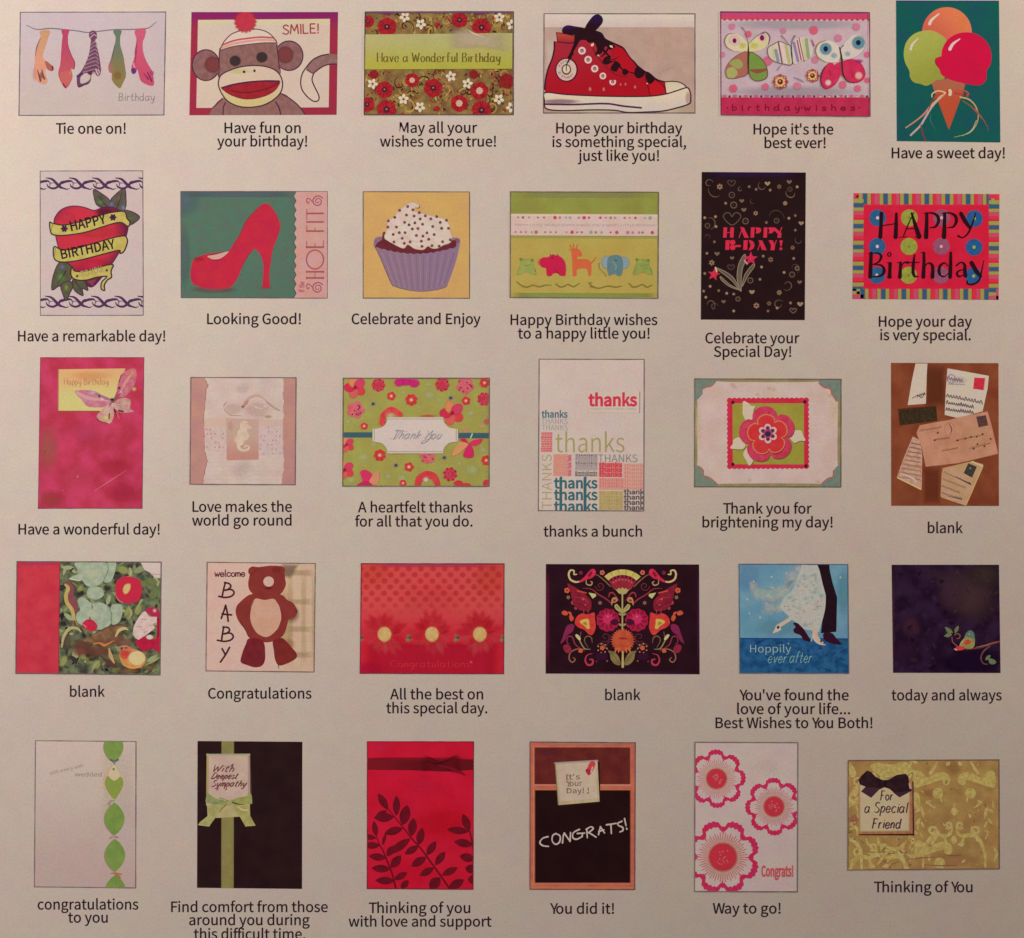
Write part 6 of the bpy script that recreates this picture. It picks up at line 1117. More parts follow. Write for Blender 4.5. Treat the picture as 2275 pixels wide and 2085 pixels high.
r.poly(ed, ('n', (192, 46, 70), (186, 40, 54), 80)); m = c.part('green_mat'); m.poly([(536, 382), (1328, 382), (1330, 1060), (540, 1058)], ('n', (150, 142, 56), (142, 132, 52), 160))
for x, y in ((540, 372), (1338, 366), (540, 1060), (1352, 1078)): r.poly(ell(x, y, 19, 20, 12), (72, 20, 42))
for q in ([(655, 360), (700, 372), (745, 410), (790, 412), (770, 460), (762, 520), (742, 590), (690, 580), (652, 510), (648, 430)], [(1165, 740), (1210, 690), (1260, 680), (1300, 690), (1320, 740), (1345, 795), (1280, 800), (1230, 822), (1190, 790)], [(512, 880), (540, 830), (545, 790), (600, 760), (640, 790), (682, 845), (650, 890), (580, 892)], [(655, 950), (690, 880), (720, 862), (736, 930), (765, 1010), (750, 1050), (718, 1072), (690, 1020)]): l = c.part('paper_leaf'); l.poly([(x + 5, y + 9) for x, y in spl(q)], (92, 86, 42)); l.shape(q, ('n', (208, 180, 152), (200, 172, 142), 60))
def rose(x, y, r, k, rot, w): return [(x + rr_ * math.cos(a), y + rr_ * math.sin(a)) for i in range(60) for a in (rot + 2 * math.pi * i / 60,) for rr_ in (r * (1 - w + w * abs(math.cos(k * (a - rot) / 2)) ** .55),)]
f = c.part('flower_petals', 'large pink outer petals'); Q = rose(922, 728, 318, 5, -1.72, .3); f.poly([(x + 6, y + 10) for x, y in Q], (92, 70, 42)); f.poly(Q, ('n', (192, 66, 92), (182, 46, 66), 90)); [f.line([(922 + 150 * math.cos(a), 728 + 150 * math.sin(a)), (922 + 250 * math.cos(a), 728 + 250 * math.sin(a))], (6, 12), (160, 30, 58)) for a in (-1.5, -.3, .9, 2.2, 3.4)]; f.blob(760, 740, 90, 150, (200, 62, 62), .7)
f = c.part('flower_petals', 'red-orange inner petals'); Q = rose(926, 732, 226, 5, -1.68, .3); f.poly([(x + 8, y + 14) for x, y in Q], (130, 24, 42)); f.poly(Q, ('n', (196, 56, 54), (190, 44, 50), 80)); f.outline(Q, 12, (222, 118, 74), False)
g = c.part('flower_centre'); Q = flower(928, 718, 104, 6, .42, .5); g.poly(Q, (216, 160, 160)); g.poly(flower(928, 718, 84, 6, .5, .5), (152, 60, 84)); [g.poly(ell(928 + 64 * math.cos(a), 718 + 64 * math.sin(a), 15, n=10), (84, 36, 62)) for a in (.5 + q * 1.047 for q in range(6))]; g.outline(Q, 10, (226, 190, 178), False); g.poly(ell(928, 722, 32, 30), (50, 36, 66)); g.line([(935, 690), (940, 650)], 16, (112, 52, 92))
c.border((92, 80, 62), 2)
card_done(c, 'card with a layered red paper flower in a red and green square mat')

# old letters
c = Card([(133, 75), (1208, 78), (1213, 1507), (135, 1505)], (1950, 790, .2219))
c.face(('n', (132, 70, 44), (112, 52, 32), 260)); f = c.parts[-1]; f.soft(rect(460, 60, 690, 560), (96, 46, 28), .8, .3); f.soft(rect(440, 1080, 640, 1530), (102, 48, 30), .8, .3); f.blob(300, 1420, 200, 120, (140, 78, 50), .5)
INK = (72, 44, 62)
def scr(p, x0, y0, x1, y1, h, w, cc, n=9):
    q = []
    for i in range(n * 2 + 1): t = i / (n * 2); q.append((x0 + (x1 - x0) * t, y0 + (y1 - y0) * t + (-h if i % 2 else h * .3) * rr.uniform(.5, 1.2)))
    p.line(q, w, cc, n=3)
l = c.part('letter', 'narrow cream letter'); l.poly([(378, 82), (498, 82), (490, 200), (482, 484), (300, 498), (340, 260)], ('n', (212, 188, 158), (204, 178, 146), 120)); l.line([(345, 430), (400, 400), (440, 425), (470, 380)], (6, 9, 6), INK); scr(l, 395, 415, 475, 385, 22, 7, INK, 4)
l = c.part('letter', 'white letter with a red stamp'); l.poly([(698, 130), (1112, 205), (1100, 330), (1050, 560), (900, 600), (790, 625), (670, 596), (680, 360)], ('n', (210, 190, 156), (200, 178, 146), 160)); l.blob(800, 250, 120, 50, (170, 150, 132), .6)
s = l.sub('stamp'); s.poly([(968, 222), (1080, 228), (1066, 350), (955, 335)], ('n', (196, 50, 54), (186, 38, 60), 40)); s.line([(1078, 235), (1064, 345)], 10, (212, 150, 120))
l.outline(ell(735, 235, 40, 42), 9, (142, 106, 134), False); scr(l, 700, 240, 850, 262, 26, 8, (112, 86, 118), 6); scr(l, 705, 290, 875, 296, 8, 6, (132, 110, 112), 7)
for a, b in (((685, 408), (1048, 480)), ((685, 478), (960, 522)), ((680, 545), (960, 580))): scr(l, *a, *b, 26, 8, INK, 12); l.line([a, b], 5, (120, 96, 100))
b = c.part('dark_slip'); b.poly([(205, 545), (585, 510), (596, 655), (222, 702)], ('n', (46, 34, 24), (64, 48, 30), 24)); b.line([(200, 540), (590, 505)], 8, (88, 40, 30))
l = c.part('letter', 'worn letter covered in writing'); l.poly([(350, 812), (425, 850), (445, 1000), (440, 1345), (190, 1225), (250, 1050)], ('n', (196, 152, 126), (174, 124, 98), 50)); [scr(l, 335 - i * 17, 880 + i * 42, 430, 900 + i * 44, 12, 6, (124, 80, 70), 8) for i in range(9)]; l.line([(200, 1225), (430, 1340)], 14, (206, 172, 110)); [l.line([(230 + i * 24, 1180 + i * 8), (300 + i * 18, 1205 + i * 12)], 10, (214, 180, 150)) for i in range(6)]
l = c.part('letter', 'large tan letter with a black stamp'); l.poly([(388, 775), (420, 700), (720, 645), (900, 600), (1100, 562), (1140, 700), (1205, 985), (1000, 1035), (800, 1080), (480, 1115), (440, 920)], ('n', (186, 132, 104), (172, 118, 90), 140)); l.blob(980, 800, 180, 140, (198, 150, 116), .5)
s = l.sub('stamp'); s.poly([(985, 615), (1082, 598), (1105, 700), (1010, 722)], ('n', (78, 50, 48), (92, 62, 56), 24))
l.line([(712, 680), (740, 740), (728, 790)], (6, 14, 5), (132, 62, 72)); l.outline(ell(720, 740, 54, 66), 5, (160, 104, 88), False)
for a, b in (((780, 855), (1050, 800)), ((920, 935), (1130, 880)), ((560, 850), (720, 830)), ((420, 760), (640, 720)), ((640, 960), (800, 930))): scr(l, *a, *b, 12, 5, (112, 70, 60), 9)
for x, y in ((800, 852), (878, 832), (935, 816), (992, 814), (1050, 788), (1130, 836), (998, 890), (1068, 908), (960, 935), (600, 775), (570, 850)): l.poly(ell(x, y, 11, 10, 8), (84, 52, 46))
l = c.part('letter', 'yellowed letter with a dark stamp at the bottom'); l.poly([(640, 1180), (650, 1130), (940, 1060), (1055, 1090), (1050, 1130), (880, 1505), (640, 1425), (628, 1410)], ('n', (182, 142, 112), (172, 134, 92), 120)); l.line([(945, 1065), (1050, 1108)], 16, (214, 190, 120)); l.line([(1050, 1115), (885, 1495)], 9, (202, 164, 96))
s = l.sub('stamp'); s.poly([(905, 1080), (992, 1115), (945, 1225), (860, 1180)], ('n', (66, 62, 50), (52, 48, 42), 20)); s.blob(925, 1130, 14, 16, (130, 126, 104))
for a, b in (((660, 1170), (930, 1290)), ((650, 1240), (880, 1330)), ((640, 1310), (820, 1380)), ((640, 1380), (840, 1440))): scr(l, *a, *b, 14, 6, (120, 84, 80), 9)
l.line([(780, 1215), (930, 1290)], (5, 14), (72, 44, 52)); l.line([(700, 1410), (840, 1440)], (4, 11), (84, 52, 58))
card_done(c, 'brown card with scattered old letters and stamps')
# ------------------------------------------------------------------ row 4
# painted vegetables
c = Card([(97, 97), (1837, 105), (1823, 1465), (82, 1447)], (20, 1230, .18396))
c.face(('n', (112, 122, 82), (64, 56, 52), 110, .16))
p = c.part('painted_greens'); rr = random.Random(13); c.scatter(30)
for i in range(190):
    x, y = rr.uniform(600, 1830), rr.uniform(100, 1450); a = rr.uniform(0, 6.3); l = rr.uniform(40, 170)
    p.poly(leaf(x, y, x + l * math.cos(a), y + l * math.sin(a), l * rr.uniform(.25, .5)), rr.choice([(120, 130, 90), (96, 108, 72), (136, 140, 94), (72, 70, 56), (60, 50, 48), (128, 122, 72), (88, 92, 76), (150, 156, 112), (112, 112, 62), (46, 38, 40), (166, 160, 110)]))
c.scatter()
r = c.part('red_panel'); r.poly([(90, 90), (618, 95), (598, 1470), (75, 1470)], ('n', (198, 60, 70), (188, 48, 62), 200)); r.line([(612, 98), (600, 1455)], 8, (150, 40, 52)); r.line([(98, 98), (84, 1447)], 14, (122, 60, 96)); r.soft(rect(90, 95, 610, 150), (176, 66, 96), .6, .4)
PT = [('n', (170, 176, 146), (146, 156, 128), 70), ('n', (156, 166, 138), (134, 146, 118), 70)]
for q in ([(800, 110), (1160, 110), (1200, 200), (1150, 330), (1040, 400), (940, 390), (870, 320), (740, 310), (760, 280), (850, 230)], [(960, 420), (1060, 400), (1130, 430), (1140, 510), (1050, 560), (950, 520)], [(830, 560), (900, 530), (1000, 600), (1100, 590), (1200, 640), (1250, 740), (1220, 860), (1120, 920), (960, 900), (850, 850), (810, 790), (820, 720), (860, 680)], [(1230, 650), (1300, 610), (1370, 630), (1370, 720), (1330, 830), (1240, 850)], [(1180, 120), (1290, 110), (1280, 220), (1230, 340), (1150, 340), (1200, 210)]): p.shape(q, PT[0]); p.outline(q, 5, (126, 136, 108))
for q in ([(850, 190), (1000, 160), (1120, 210), (1080, 300), (960, 340)], [(870, 700), (1000, 640), (1120, 720), (1100, 820), (960, 800)]): p.soft(spl(q), (186, 184, 152), .8, .4)
p.line([(1195, 110), (1195, 210), (1140, 330)], (4, 12, 5), (118, 126, 104)); p.line([(1000, 600), (1005, 660)], (4, 16), (92, 98, 76)); p.line([(1080, 560), (1130, 590)], 12, (98, 104, 86)); p.line([(1190, 640), (1240, 730), (1230, 860)], (5, 10, 6), (100, 108, 86)); p.line([(735, 305), (790, 318), (860, 325)], 16, (196, 186, 150))
for x, y, rx, ry in ((860, 430, 40, 60), (1750, 480, 60, 110), (1560, 680, 50, 90), (1430, 700, 34, 90), (900, 1240, 60, 50), (1060, 1340, 60, 70), (660, 1300, 50, 90), (1380, 200, 90, 60), (1720, 340, 90, 60)): p.soft(flower(x, y, 1, 5, .2) if 0 else ell(x, y, rx, ry, 18, .4), (146, 146, 84) if x < 1700 else (112, 118, 72), .9, .5)
for q in ([(1440, 640), (1480, 720), (1440, 800)], [(1530, 690), (1600, 570), (1620, 560)], [(1640, 1360), (1760, 1290), (1830, 1250)], [(1000, 1440), (1030, 1360), (1100, 1290)]): p.line(q, (6, 30, 8), (158, 152, 92))
for x, y, rr_ in ((870, 480, 60), (660, 850, 80), (1300, 350, 60), (1190, 420, 70), (960, 1230, 60), (1390, 800, 46), (1000, 1280, 50), (1300, 580, 60), (900, 1000, 60), (1550, 1420, 80)): p.blob(x, y, rr_, rr_ * .7, (52, 38, 42), .75)
c.scatter(10); [p.blob(x, y, rx, ry, cc, .85, ro) for x, y, rx, ry, cc, ro in ((1280, 1040, 170, 90, (128, 84, 62), -.4), (900, 1120, 220, 110, (108, 66, 54), .2), (1080, 1180, 200, 90, (116, 70, 52), 0), (1400, 1080, 130, 80, (132, 92, 74), 0), (1240, 1320, 130, 70, (96, 66, 54), .4), (1700, 1380, 110, 50, (120, 96, 62), 0), (1450, 1420, 170, 50, (132, 90, 62), 0), (700, 1080, 70, 130, (96, 84, 62), 0))]; [p.line([(x, y), (x + dx, y + dy)], (4, 14, 4), cc) for x, y, dx, dy, cc in ((1330, 140, 60, -30, (176, 180, 140)), (1420, 230, 90, -60, (140, 148, 104)), (1640, 420, 60, 90, (168, 164, 112)), (1480, 840, 40, -90, (176, 176, 128)), (650, 700, 40, 60, (150, 150, 112)), (1260, 560, 50, 60, (182, 186, 156)), (1180, 480, 40, 70, (170, 178, 148)), (860, 1250, -40, 100, (148, 154, 100)), (1120, 1300, 30, 110, (150, 156, 106)), (1760, 560, 40, -120, (132, 138, 84)))]; c.scatter(); p.poly([(1590, 110), (1835, 112), (1832, 300), (1760, 290), (1700, 230), (1640, 200)], (208, 182, 168)); p.line([(1730, 250), (1820, 255)], 7, (176, 120, 116))
v = c.part('pea_pod'); v.line([(690, 360), (745, 420), (730, 520), (790, 620), (810, 720)], (50, 80, 100, 80, 24), ('n', (120, 72, 74), (142, 70, 76), 60)); v.line([(680, 375), (715, 420), (690, 500), (700, 590), (760, 680), (780, 760), (800, 830)], (26, 44, 44, 46, 46, 42, 20), ('n', (188, 166, 92), (176, 150, 84), 60)); v.line([(670, 370), (700, 345), (745, 350)], (10, 22, 30), (112, 76, 70)); v.line([(790, 820), (800, 870)], 26, (122, 64, 56))
v = c.part('tomato'); v.shape([(1285, 420), (1300, 340), (1370, 285), (1460, 282), (1560, 310), (1605, 400), (1600, 500), (1560, 575), (1470, 605), (1370, 590), (1300, 520)], ('n', (196, 40, 62), (186, 44, 64), 80)); v.soft(spl([(1370, 440), (1400, 370), (1470, 360), (1470, 430), (1430, 490), (1390, 495)]), (206, 172, 104), 1, .7); v.line([(1290, 510), (1330, 570), (1380, 592)], (3, 10, 3), (212, 140, 120))
v = c.part('red_pepper_slice'); v.shape([(885, 850), (940, 800), (1010, 805), (1062, 860), (1060, 910), (990, 942), (910, 900)], ('n', (196, 44, 70), (186, 40, 58), 50)); v.line([(975, 770), (985, 815)], 12, (82, 62, 52)); v.line([(900, 860), (930, 890)], 14, (206, 120, 110))
v = c.part('mushroom'); v.shape([(900, 1060), (980, 1010), (1040, 960), (1200, 890), (1320, 865), (1390, 880), (1330, 960), (1240, 1060), (1180, 1105), (1090, 1080)], ('n', (142, 108, 66), (108, 72, 56), 110)); v.line([(1020, 975), (1200, 890), (1340, 862), (1420, 880)], (8, 16, 20, 8), (94, 64, 56)); v.line([(1290, 1000), (1330, 930), (1400, 905), (1440, 925)], (20, 40, 36, 8), (190, 170, 110)); v.line([(1020, 1085), (1100, 1085), (1150, 1110), (1220, 1080), (1270, 1050)], (10, 20, 30, 16, 6), (206, 116, 62)); v.line([(640, 1130), (660, 1010), (730, 910), (820, 905), (875, 950)], (18, 36, 40, 32, 12), (176, 160, 108)); v.blob(820, 1010, 90, 60, (112, 112, 82), .9); v.blob(860, 1180, 130, 80, (130, 72, 62), .8); v.line([(1100, 1230), (1180, 1300), (1240, 1360), (1330, 1370)], (10, 40, 30, 10), (90, 56, 48))
v = c.part('radish'); v.shape([(1535, 1060), (1600, 1010), (1700, 1010), (1770, 1030), (1800, 860), (1826, 780), (1824, 1180), (1740, 1150), (1640, 1180), (1560, 1130)], ('n', (186, 34, 62), (170, 30, 56), 80)); v.shape([(1640, 690), (1720, 650), (1800, 670), (1820, 760), (1760, 780), (1690, 730)], (172, 44, 72)); v.shape([(1500, 960), (1510, 880), (1570, 770), (1640, 700), (1700, 760), (1790, 770), (1790, 830), (1740, 850), (1760, 900), (1690, 960), (1600, 1020), (1560, 1040), (1520, 1010)], ('n', (222, 194, 178), (206, 168, 156), 60)); [v.line([a, b], (4, 12, 4), (156, 40, 66)) for a, b in (((1590, 790), (1660, 800)), ((1545, 880), (1610, 890)), ((1700, 870), (1760, 860)), ((1630, 960), (1680, 930)))]; v.blob(1760, 690, 30, 30, (220, 180, 170), .9); v.soft(ell(1700, 1010, 50, 34), (222, 190, 170), 1, .6); v.line([(1800, 780), (1800, 1000)], 26, (160, 26, 52))
v = c.part('sliced_radish'); v.shape([(1330, 1240), (1370, 1170), (1460, 1145), (1560, 1170), (1640, 1220), (1650, 1300), (1600, 1370), (1490, 1380), (1390, 1340)], ('n', (206, 116, 74), (214, 150, 84), 80)); v.blob(1400, 1210, 90, 70, (206, 64, 62), .9); v.blob(1390, 1250, 50, 40, (212, 90, 62), .8); v.soft(ell(1545, 1265, 112, 96), ('n', (222, 198, 142), (216, 186, 118), 60), 1, .8); v.line([(1210, 1150), (1230, 1240), (1270, 1320)], (16, 50, 20), (192, 150, 96)); v.line([(1300, 1140), (1400, 1120), (1470, 1140)], (8, 24, 10), (206, 120, 92)); v.line([(1340, 1260), (1390, 1345), (1490, 1385), (1600, 1372)], (6, 14, 16, 8), (206, 160, 74))
c.border((108, 88, 84), 2.2)
card_done(c, 'card with a red panel beside painted tomatoes, radishes and greens')

# brown bear
c = Card([(165, 107), (1470, 122), (1455, 1432), (150, 1418)], (430, 1230, .18394))
c.face(('n', (214, 170, 148), (208, 160, 146), 320)); f = c.parts[-1]
f.poly([(1040, 110), (1475, 118), (1460, 1440), (1040, 1436)], ('n', (198, 172, 136), (200, 160, 136), 160)); [f.soft(rect(1050, y, 1475, y + 90), (174, 146, 112), .5, .3) for y in (190, 540, 870, 1180)]; [f.soft(rect(x, 110, x + 80, 1440), (178, 154, 112), .4, .3) for x in (1130, 1290, 1420)]; f.soft([(1050, 110), (1300, 115), (1180, 320), (1080, 300)], (132, 104, 86), .8, .3); f.soft(ell(1100, 850, 120, 560), (184, 156, 112), .6, .3); c.border((122, 96, 86), 2.4)
BR = ('n', (134, 52, 44), (124, 46, 42), 160)
b = c.part('bear'); b.blob(1190, 730, 110, 130, (120, 64, 58), .8); b.blob(1150, 1100, 90, 90, (168, 120, 84), .6)
b.shape([(560, 590), (640, 520), (710, 490), (860, 480), (1060, 500), (1130, 560), (1205, 600), (1250, 690), (1225, 760), (1150, 800), (1130, 870), (1090, 980), (1000, 1050), (870, 1075), (740, 1050), (665, 1010), (620, 920), (545, 820), (510, 720), (520, 640)], BR)
for q, cc in (([(665, 1030), (780, 1030), (850, 1080), (866, 1200), (860, 1300), (820, 1360), (740, 1376), (650, 1350), (570, 1310), (590, 1200), (630, 1100)], ('n', (108, 30, 40), (120, 40, 40), 110)), ([(960, 1060), (1060, 1020), (1120, 1060), (1180, 1130), (1245, 1210), (1235, 1270), (1130, 1330), (1030, 1352), (985, 1280), (970, 1170)], ('n', (124, 44, 38), (114, 36, 36), 110))): l = b.sub('leg'); l.shape(q, cc)
e = b.sub('ear'); e.poly(ell(722, 215, 62, 58), BR); e = b.sub('ear'); e.poly(ell(1048, 205, 58, 54), BR); h = b.sub('head'); h.shape([(665, 190), (710, 160), (780, 165), (830, 160), (920, 148), (1020, 150), (1080, 165), (1100, 230), (1105, 300), (1115, 380), (1070, 470), (980, 545), (870, 556), (760, 520), (680, 450), (660, 370), (672, 290), (680, 240)], BR); h.line([(672, 300), (690, 270), (760, 200), (800, 172)], (3, 12, 8, 3), (112, 36, 36)); h.blob(1000, 200, 70, 40, (124, 50, 44), .8); h.blob(905, 420, 60, 24, (112, 36, 34), .8)
e = b.sub('nose'); e.poly(ell(907, 340, 64, 62), ('n', (208, 168, 150), (198, 156, 140), 40))
e = b.sub('belly'); e.shape([(690, 660), (712, 600), (750, 545), (860, 562), (965, 548), (1010, 600), (1045, 680), (1055, 780), (1030, 880), (980, 950), (900, 1005), (830, 1000), (745, 940), (700, 860), (678, 760)], ('n', (200, 152, 128), (190, 144, 114), 200)); e.line([(745, 545), (700, 640), (680, 760), (702, 865), (750, 945)], (3, 8, 3), (112, 40, 36)); e.line([(980, 560), (1030, 640), (1055, 780), (1020, 900)], (3, 8, 3), (210, 170, 150))
b.line([(560, 800), (620, 910), (670, 1010)], (3, 10, 3), (96, 30, 36)); b.line([(1235, 670), (1250, 700), (1240, 720)], 14, (84, 36, 50)); b.line([(1025, 1355), (1032, 1395)], (14, 5), (122, 84, 70))
p = c.part('lettering'); LK = (70, 24, 34)
p.script('welcome', 258, 618, 278, 78, 13, (92, 36, 44), wob=.02, gap=.05)
for q in ([(385, 350), (362, 440), (345, 525)], [(375, 352), (430, 365), (450, 400), (410, 438), (365, 445)], [(365, 445), (450, 435), (490, 470), (460, 515), (380, 532), (305, 518)], [(335, 785), (365, 700), (388, 625)], [(388, 625), (408, 720), (418, 820)], [(345, 730), (400, 738), (460, 742)], [(365, 885), (350, 970), (338, 1055)], [(355, 890), (415, 895), (435, 930), (400, 965), (350, 972)], [(350, 972), (440, 962), (480, 1000), (450, 1045), (370, 1062), (288, 1048)], [(345, 1150), (385, 1225)], [(435, 1135), (385, 1225), (325, 1312)]): p.line(q, 21, LK)
card_done(c, 'card with a brown cut-out bear, reading welcome BABY')

# red gerberas
c = Card([(113, 113), (1697, 115), (1692, 1335), (100, 1330)], (780, 1230, .20022))
c.face(('l', (202, 72, 68), (190, 36, 52), 900, 500, 900, 1000)); f = c.parts[-1]; f.soft(rect(100, 980, 1700, 1420), (172, 24, 44), .95, .7); f.blob(250, 230, 260, 160, (204, 78, 60), .6); f.blob(1550, 260, 240, 300, (204, 76, 60), .6); f.blob(900, 500, 400, 220, (202, 74, 76), .4); f.soft(ell(140, 1300, 300, 120), (176, 22, 56), .6, .3); f.soft(rect(100, 105, 1700, 160), (172, 62, 82), .8, .3)
p = c.part('dot_pattern'); c.scatter(3)
for j in range(9):
    for i in range(13):
        x, y = 110 + i * 133 + (66 if j % 2 else 0) - j * 3, 170 + j * 68
        a = .62 - max(0, y - 480) * .003
        if a > .1 and x < 1690: p.blob(x, y, 46, 42, (188, 50, 56), round(a, 1), core=.3, n=12)
c.scatter()
rr = random.Random(9)
for x in (370, 897, 1428):
    g = c.part('gerbera'); c.scatter(6)
    for ring, n, r0, r1, w in ((0, 17, 60, 290, 104), (1, 14, 50, 210, 80)):
        for q in range(n):
            a = q * 6.2832 / n + ring * .2 + rr.uniform(-.06, .06); k = r1 * rr.uniform(.85, 1.1) * (.95 if math.sin(a) > 0 else 1.0)
            g.soft(leaf(x + r0 * math.cos(a), 895 + r0 * math.sin(a), x + k * math.cos(a), 895 + k * math.sin(a), w), rr.choice([(204, 58, 66), (200, 50, 60), (190, 34, 48), (206, 68, 72)] if math.sin(a) > -.3 else [(182, 30, 44), (188, 40, 52), (196, 54, 60)]), .55, .3)
    c.scatter(); m = g.sub('flower_centre'); m.blob(x, 897, 100, 100, (196, 60, 52), .8, core=.6); m.soft(ell(x, 895, 82, 88), ('n', (212, 166, 110), (204, 148, 84), 60), 1, .8); m.line([(x - 60, 950), (x, 982), (x + 60, 945), (x + 80, 880)], (4, 12, 10, 4), (172, 120, 62))
t = c.part('leaf_sprig')
for x in (110, 645, 1175, 1690): [t.poly(ell(x + dx, 930 + dy, r, r * .8, 8), cc) for dx, dy, r, cc in ((-14, -14, 20, (112, 102, 66)), (20, -16, 14, (96, 82, 62)), (8, 6, 16, (80, 62, 56)), (-16, 30, 26, (122, 112, 70)), (22, 30, 14, (116, 96, 64)))]
p = c.part('lettering'); p.script('Congratulations!', 440, 1345, 1262, 74, 10, (186, 46, 56), nib=(.3, .4)); p.blob(1330, 1205, 9, 16, (226, 120, 110))
c.border((118, 40, 56), 2.2)
card_done(c, 'red card with three gerbera daisies in a row under a dotted fade')

# folk flowers on dark
c = Card([(118, 122), (1877, 127), (1883, 1388), (115, 1380)], (1190, 1230, .19345))
c.face(('n', (36, 14, 20), (42, 18, 26), 260)); f = c.parts[-1]; f.soft(rect(105, 115, 165, 1390), (78, 20, 40), 1, .5); f.soft(rect(1850, 115, 1890, 1390), (62, 22, 50), 1, .4); f.soft(rect(110, 1350, 1890, 1395), (64, 24, 52), .9, .3)
AX = 996
OLV, ORG, RED, PNK = (160, 146, 84), (190, 84, 52), (172, 36, 56), (176, 30, 76)
def both(p, fn):
    fn(lambda q: q); fn(lambda q: mirror(q, AX))
def put(name, items, sub=None):
    for m in (lambda q: q, lambda q: mirror(q, AX)):
        p = c.part(name)
        for it in items:
            k, q = it[0], m(it[1])
            if k == 's': p.shape(q, it[2])
            elif k == 'p': p.poly(q, it[2])
            else: p.line(q, it[2], it[3])
W1 = ('n', (132, 32, 46), (112, 26, 42), 60)
put('tendril', [('l', [(860, 380), (800, 320), (720, 255), (680, 245)], (12, 14, 10, 6), (126, 84, 62)), ('l', spiral(740, 375, 10, 56, 1.2, 1.3), (6, 10, 8), (104, 46, 50)), ('l', [(540, 400), (640, 410), (720, 470), (820, 530), (880, 590)], (5, 10, 14, 16, 10), (142, 46, 56)), ('l', [(840, 500), (850, 460), (880, 450), (910, 475), (960, 545)], (10, 14, 16, 12, 5), (150, 52, 56)), ('l', spiral(800, 960, 8, 60, .4, 1.3), (5, 9, 7), (92, 44, 56)), ('l', [(860, 940), (850, 1000), (810, 1060), (790, 1090)], (4, 9, 5), (92, 50, 52)), ('l', [(650, 1030), (640, 970), (590, 950), (560, 1000), (600, 1080)], (5, 12, 12, 10, 6), (112, 88, 64)), ('l', [(630, 1100), (560, 1090), (500, 990), (470, 930)], (5, 12, 14, 8), (142, 126, 86)), ('l', [(520, 900), (510, 960)], 8, (112, 84, 66)), ('l', [(560, 1120), (460, 1050), (420, 960), (370, 960), (360, 1020), (390, 1040)], (8, 14, 14, 12, 10, 6), (134, 48, 60)), ('l', [(580, 1100), (470, 1100), (400, 1140), (385, 1210), (420, 1250), (455, 1220), (430, 1195)], (6, 13, 14, 14, 14, 12, 8), (146, 92, 66)), ('l', [(650, 1150), (590, 1170), (570, 1230), (600, 1280), (650, 1270), (655, 1225), (620, 1215)], (6, 12, 18, 22, 24, 20, 12), (172, 50, 70)), ('l', [(700, 1060), (760, 1030), (810, 1090), (850, 1120)], (4, 8, 8, 4), (110, 72, 60))])
put('scroll_tail', [('l', [(470, 240), (440, 240), (440, 200), (400, 195), (380, 240), (400, 300), (460, 328), (530, 318)], (14, 16, 16, 20, 22, 22, 22, 12), (190, 164, 110)), ('l', [(580, 300), (585, 350), (630, 365), (650, 335), (630, 320)], (8, 14, 16, 14, 8), (162, 124, 88))])
put('folk_bird', [('s', [(500, 320), (560, 270), (600, 220), (640, 180), (680, 185), (690, 235), (640, 285), (580, 300), (530, 330)], ('n', (196, 44, 70), (186, 34, 60), 40)), ('s', [(600, 250), (640, 205), (650, 230), (620, 270)], (120, 24, 44)), ('p', ell(668, 212, 14, 14, 10), (206, 50, 80))])
for x, y, r, cc in ((765, 220, 30, (190, 96, 72)), (520, 222, 24, (118, 36, 50)), (360, 425, 34, (192, 82, 54)), (375, 505, 22, (124, 104, 62)), (430, 565, 26, (172, 56, 76)), (740, 568, 22, (132, 92, 76)), (460, 630, 18, (150, 70, 66)), (515, 630, 24, (164, 56, 76))): put('small_bloom', [('p', flower(x, y, r, 5, .3), cc), ('p', ell(x, y, r * .3, n=8), (88, 30, 40))])
put('folk_wing', [('s', [(365, 350), (420, 370), (520, 430), (600, 500), (640, 560), (630, 650), (560, 660), (460, 620), (420, 540), (400, 450)], W1), ('l', [(480, 430), (580, 455)], (18, 14), (186, 70, 48)), ('l', [(450, 500), (560, 520), (610, 580)], (5, 10, 5), (168, 50, 62)), ('l', [(440, 560), (520, 590), (600, 640)], (5, 10, 5), (92, 20, 40)), ('p', ell(545, 525, 14, n=8), (188, 66, 66)), ('p', ell(570, 590, 12, n=8), (172, 60, 80)), ('l', [(550, 650), (555, 690)], 9, (142, 60, 60)), ('l', [(600, 650), (605, 685)], 9, (142, 60, 60))])
put('pale_bud', [('p', [(608, 450), (690, 465), (695, 490), (655, 520)], (178, 170, 108)), ('l', [(630, 465), (670, 500)], 5, (206, 198, 136))])
put('paisley', [('s', [(870, 600), (870, 540), (890, 505), (930, 508), (940, 545), (910, 565), (885, 570)], (176, 118, 72)), ('s', [(885, 545), (905, 525), (925, 535), (905, 555)], (112, 62, 46)), ('s', [(905, 600), (930, 580), (960, 610), (990, 650), (1000, 690), (950, 665), (915, 635)], OLV), ('l', [(925, 605), (960, 640)], 8, (110, 96, 52))])
put('round_bloom', [('p', flower(830, 765, 135, 11, .1), ('n', (164, 30, 62), (142, 26, 50), 70)), ('p', flower(830, 750, 70, 8, .3), (184, 42, 80))] + [('l', [(830 + 60 * math.cos(a), 755 + 60 * math.sin(a)), (830 + 115 * math.cos(a), 755 + 115 * math.sin(a))], (8, 12), (96, 16, 44)) for a in (q * .571 for q in range(11))] + [('p', ell(905, 790, 48, 34), (66, 18, 40)), ('p', ell(828, 725, 14, n=8), (196, 84, 92))])
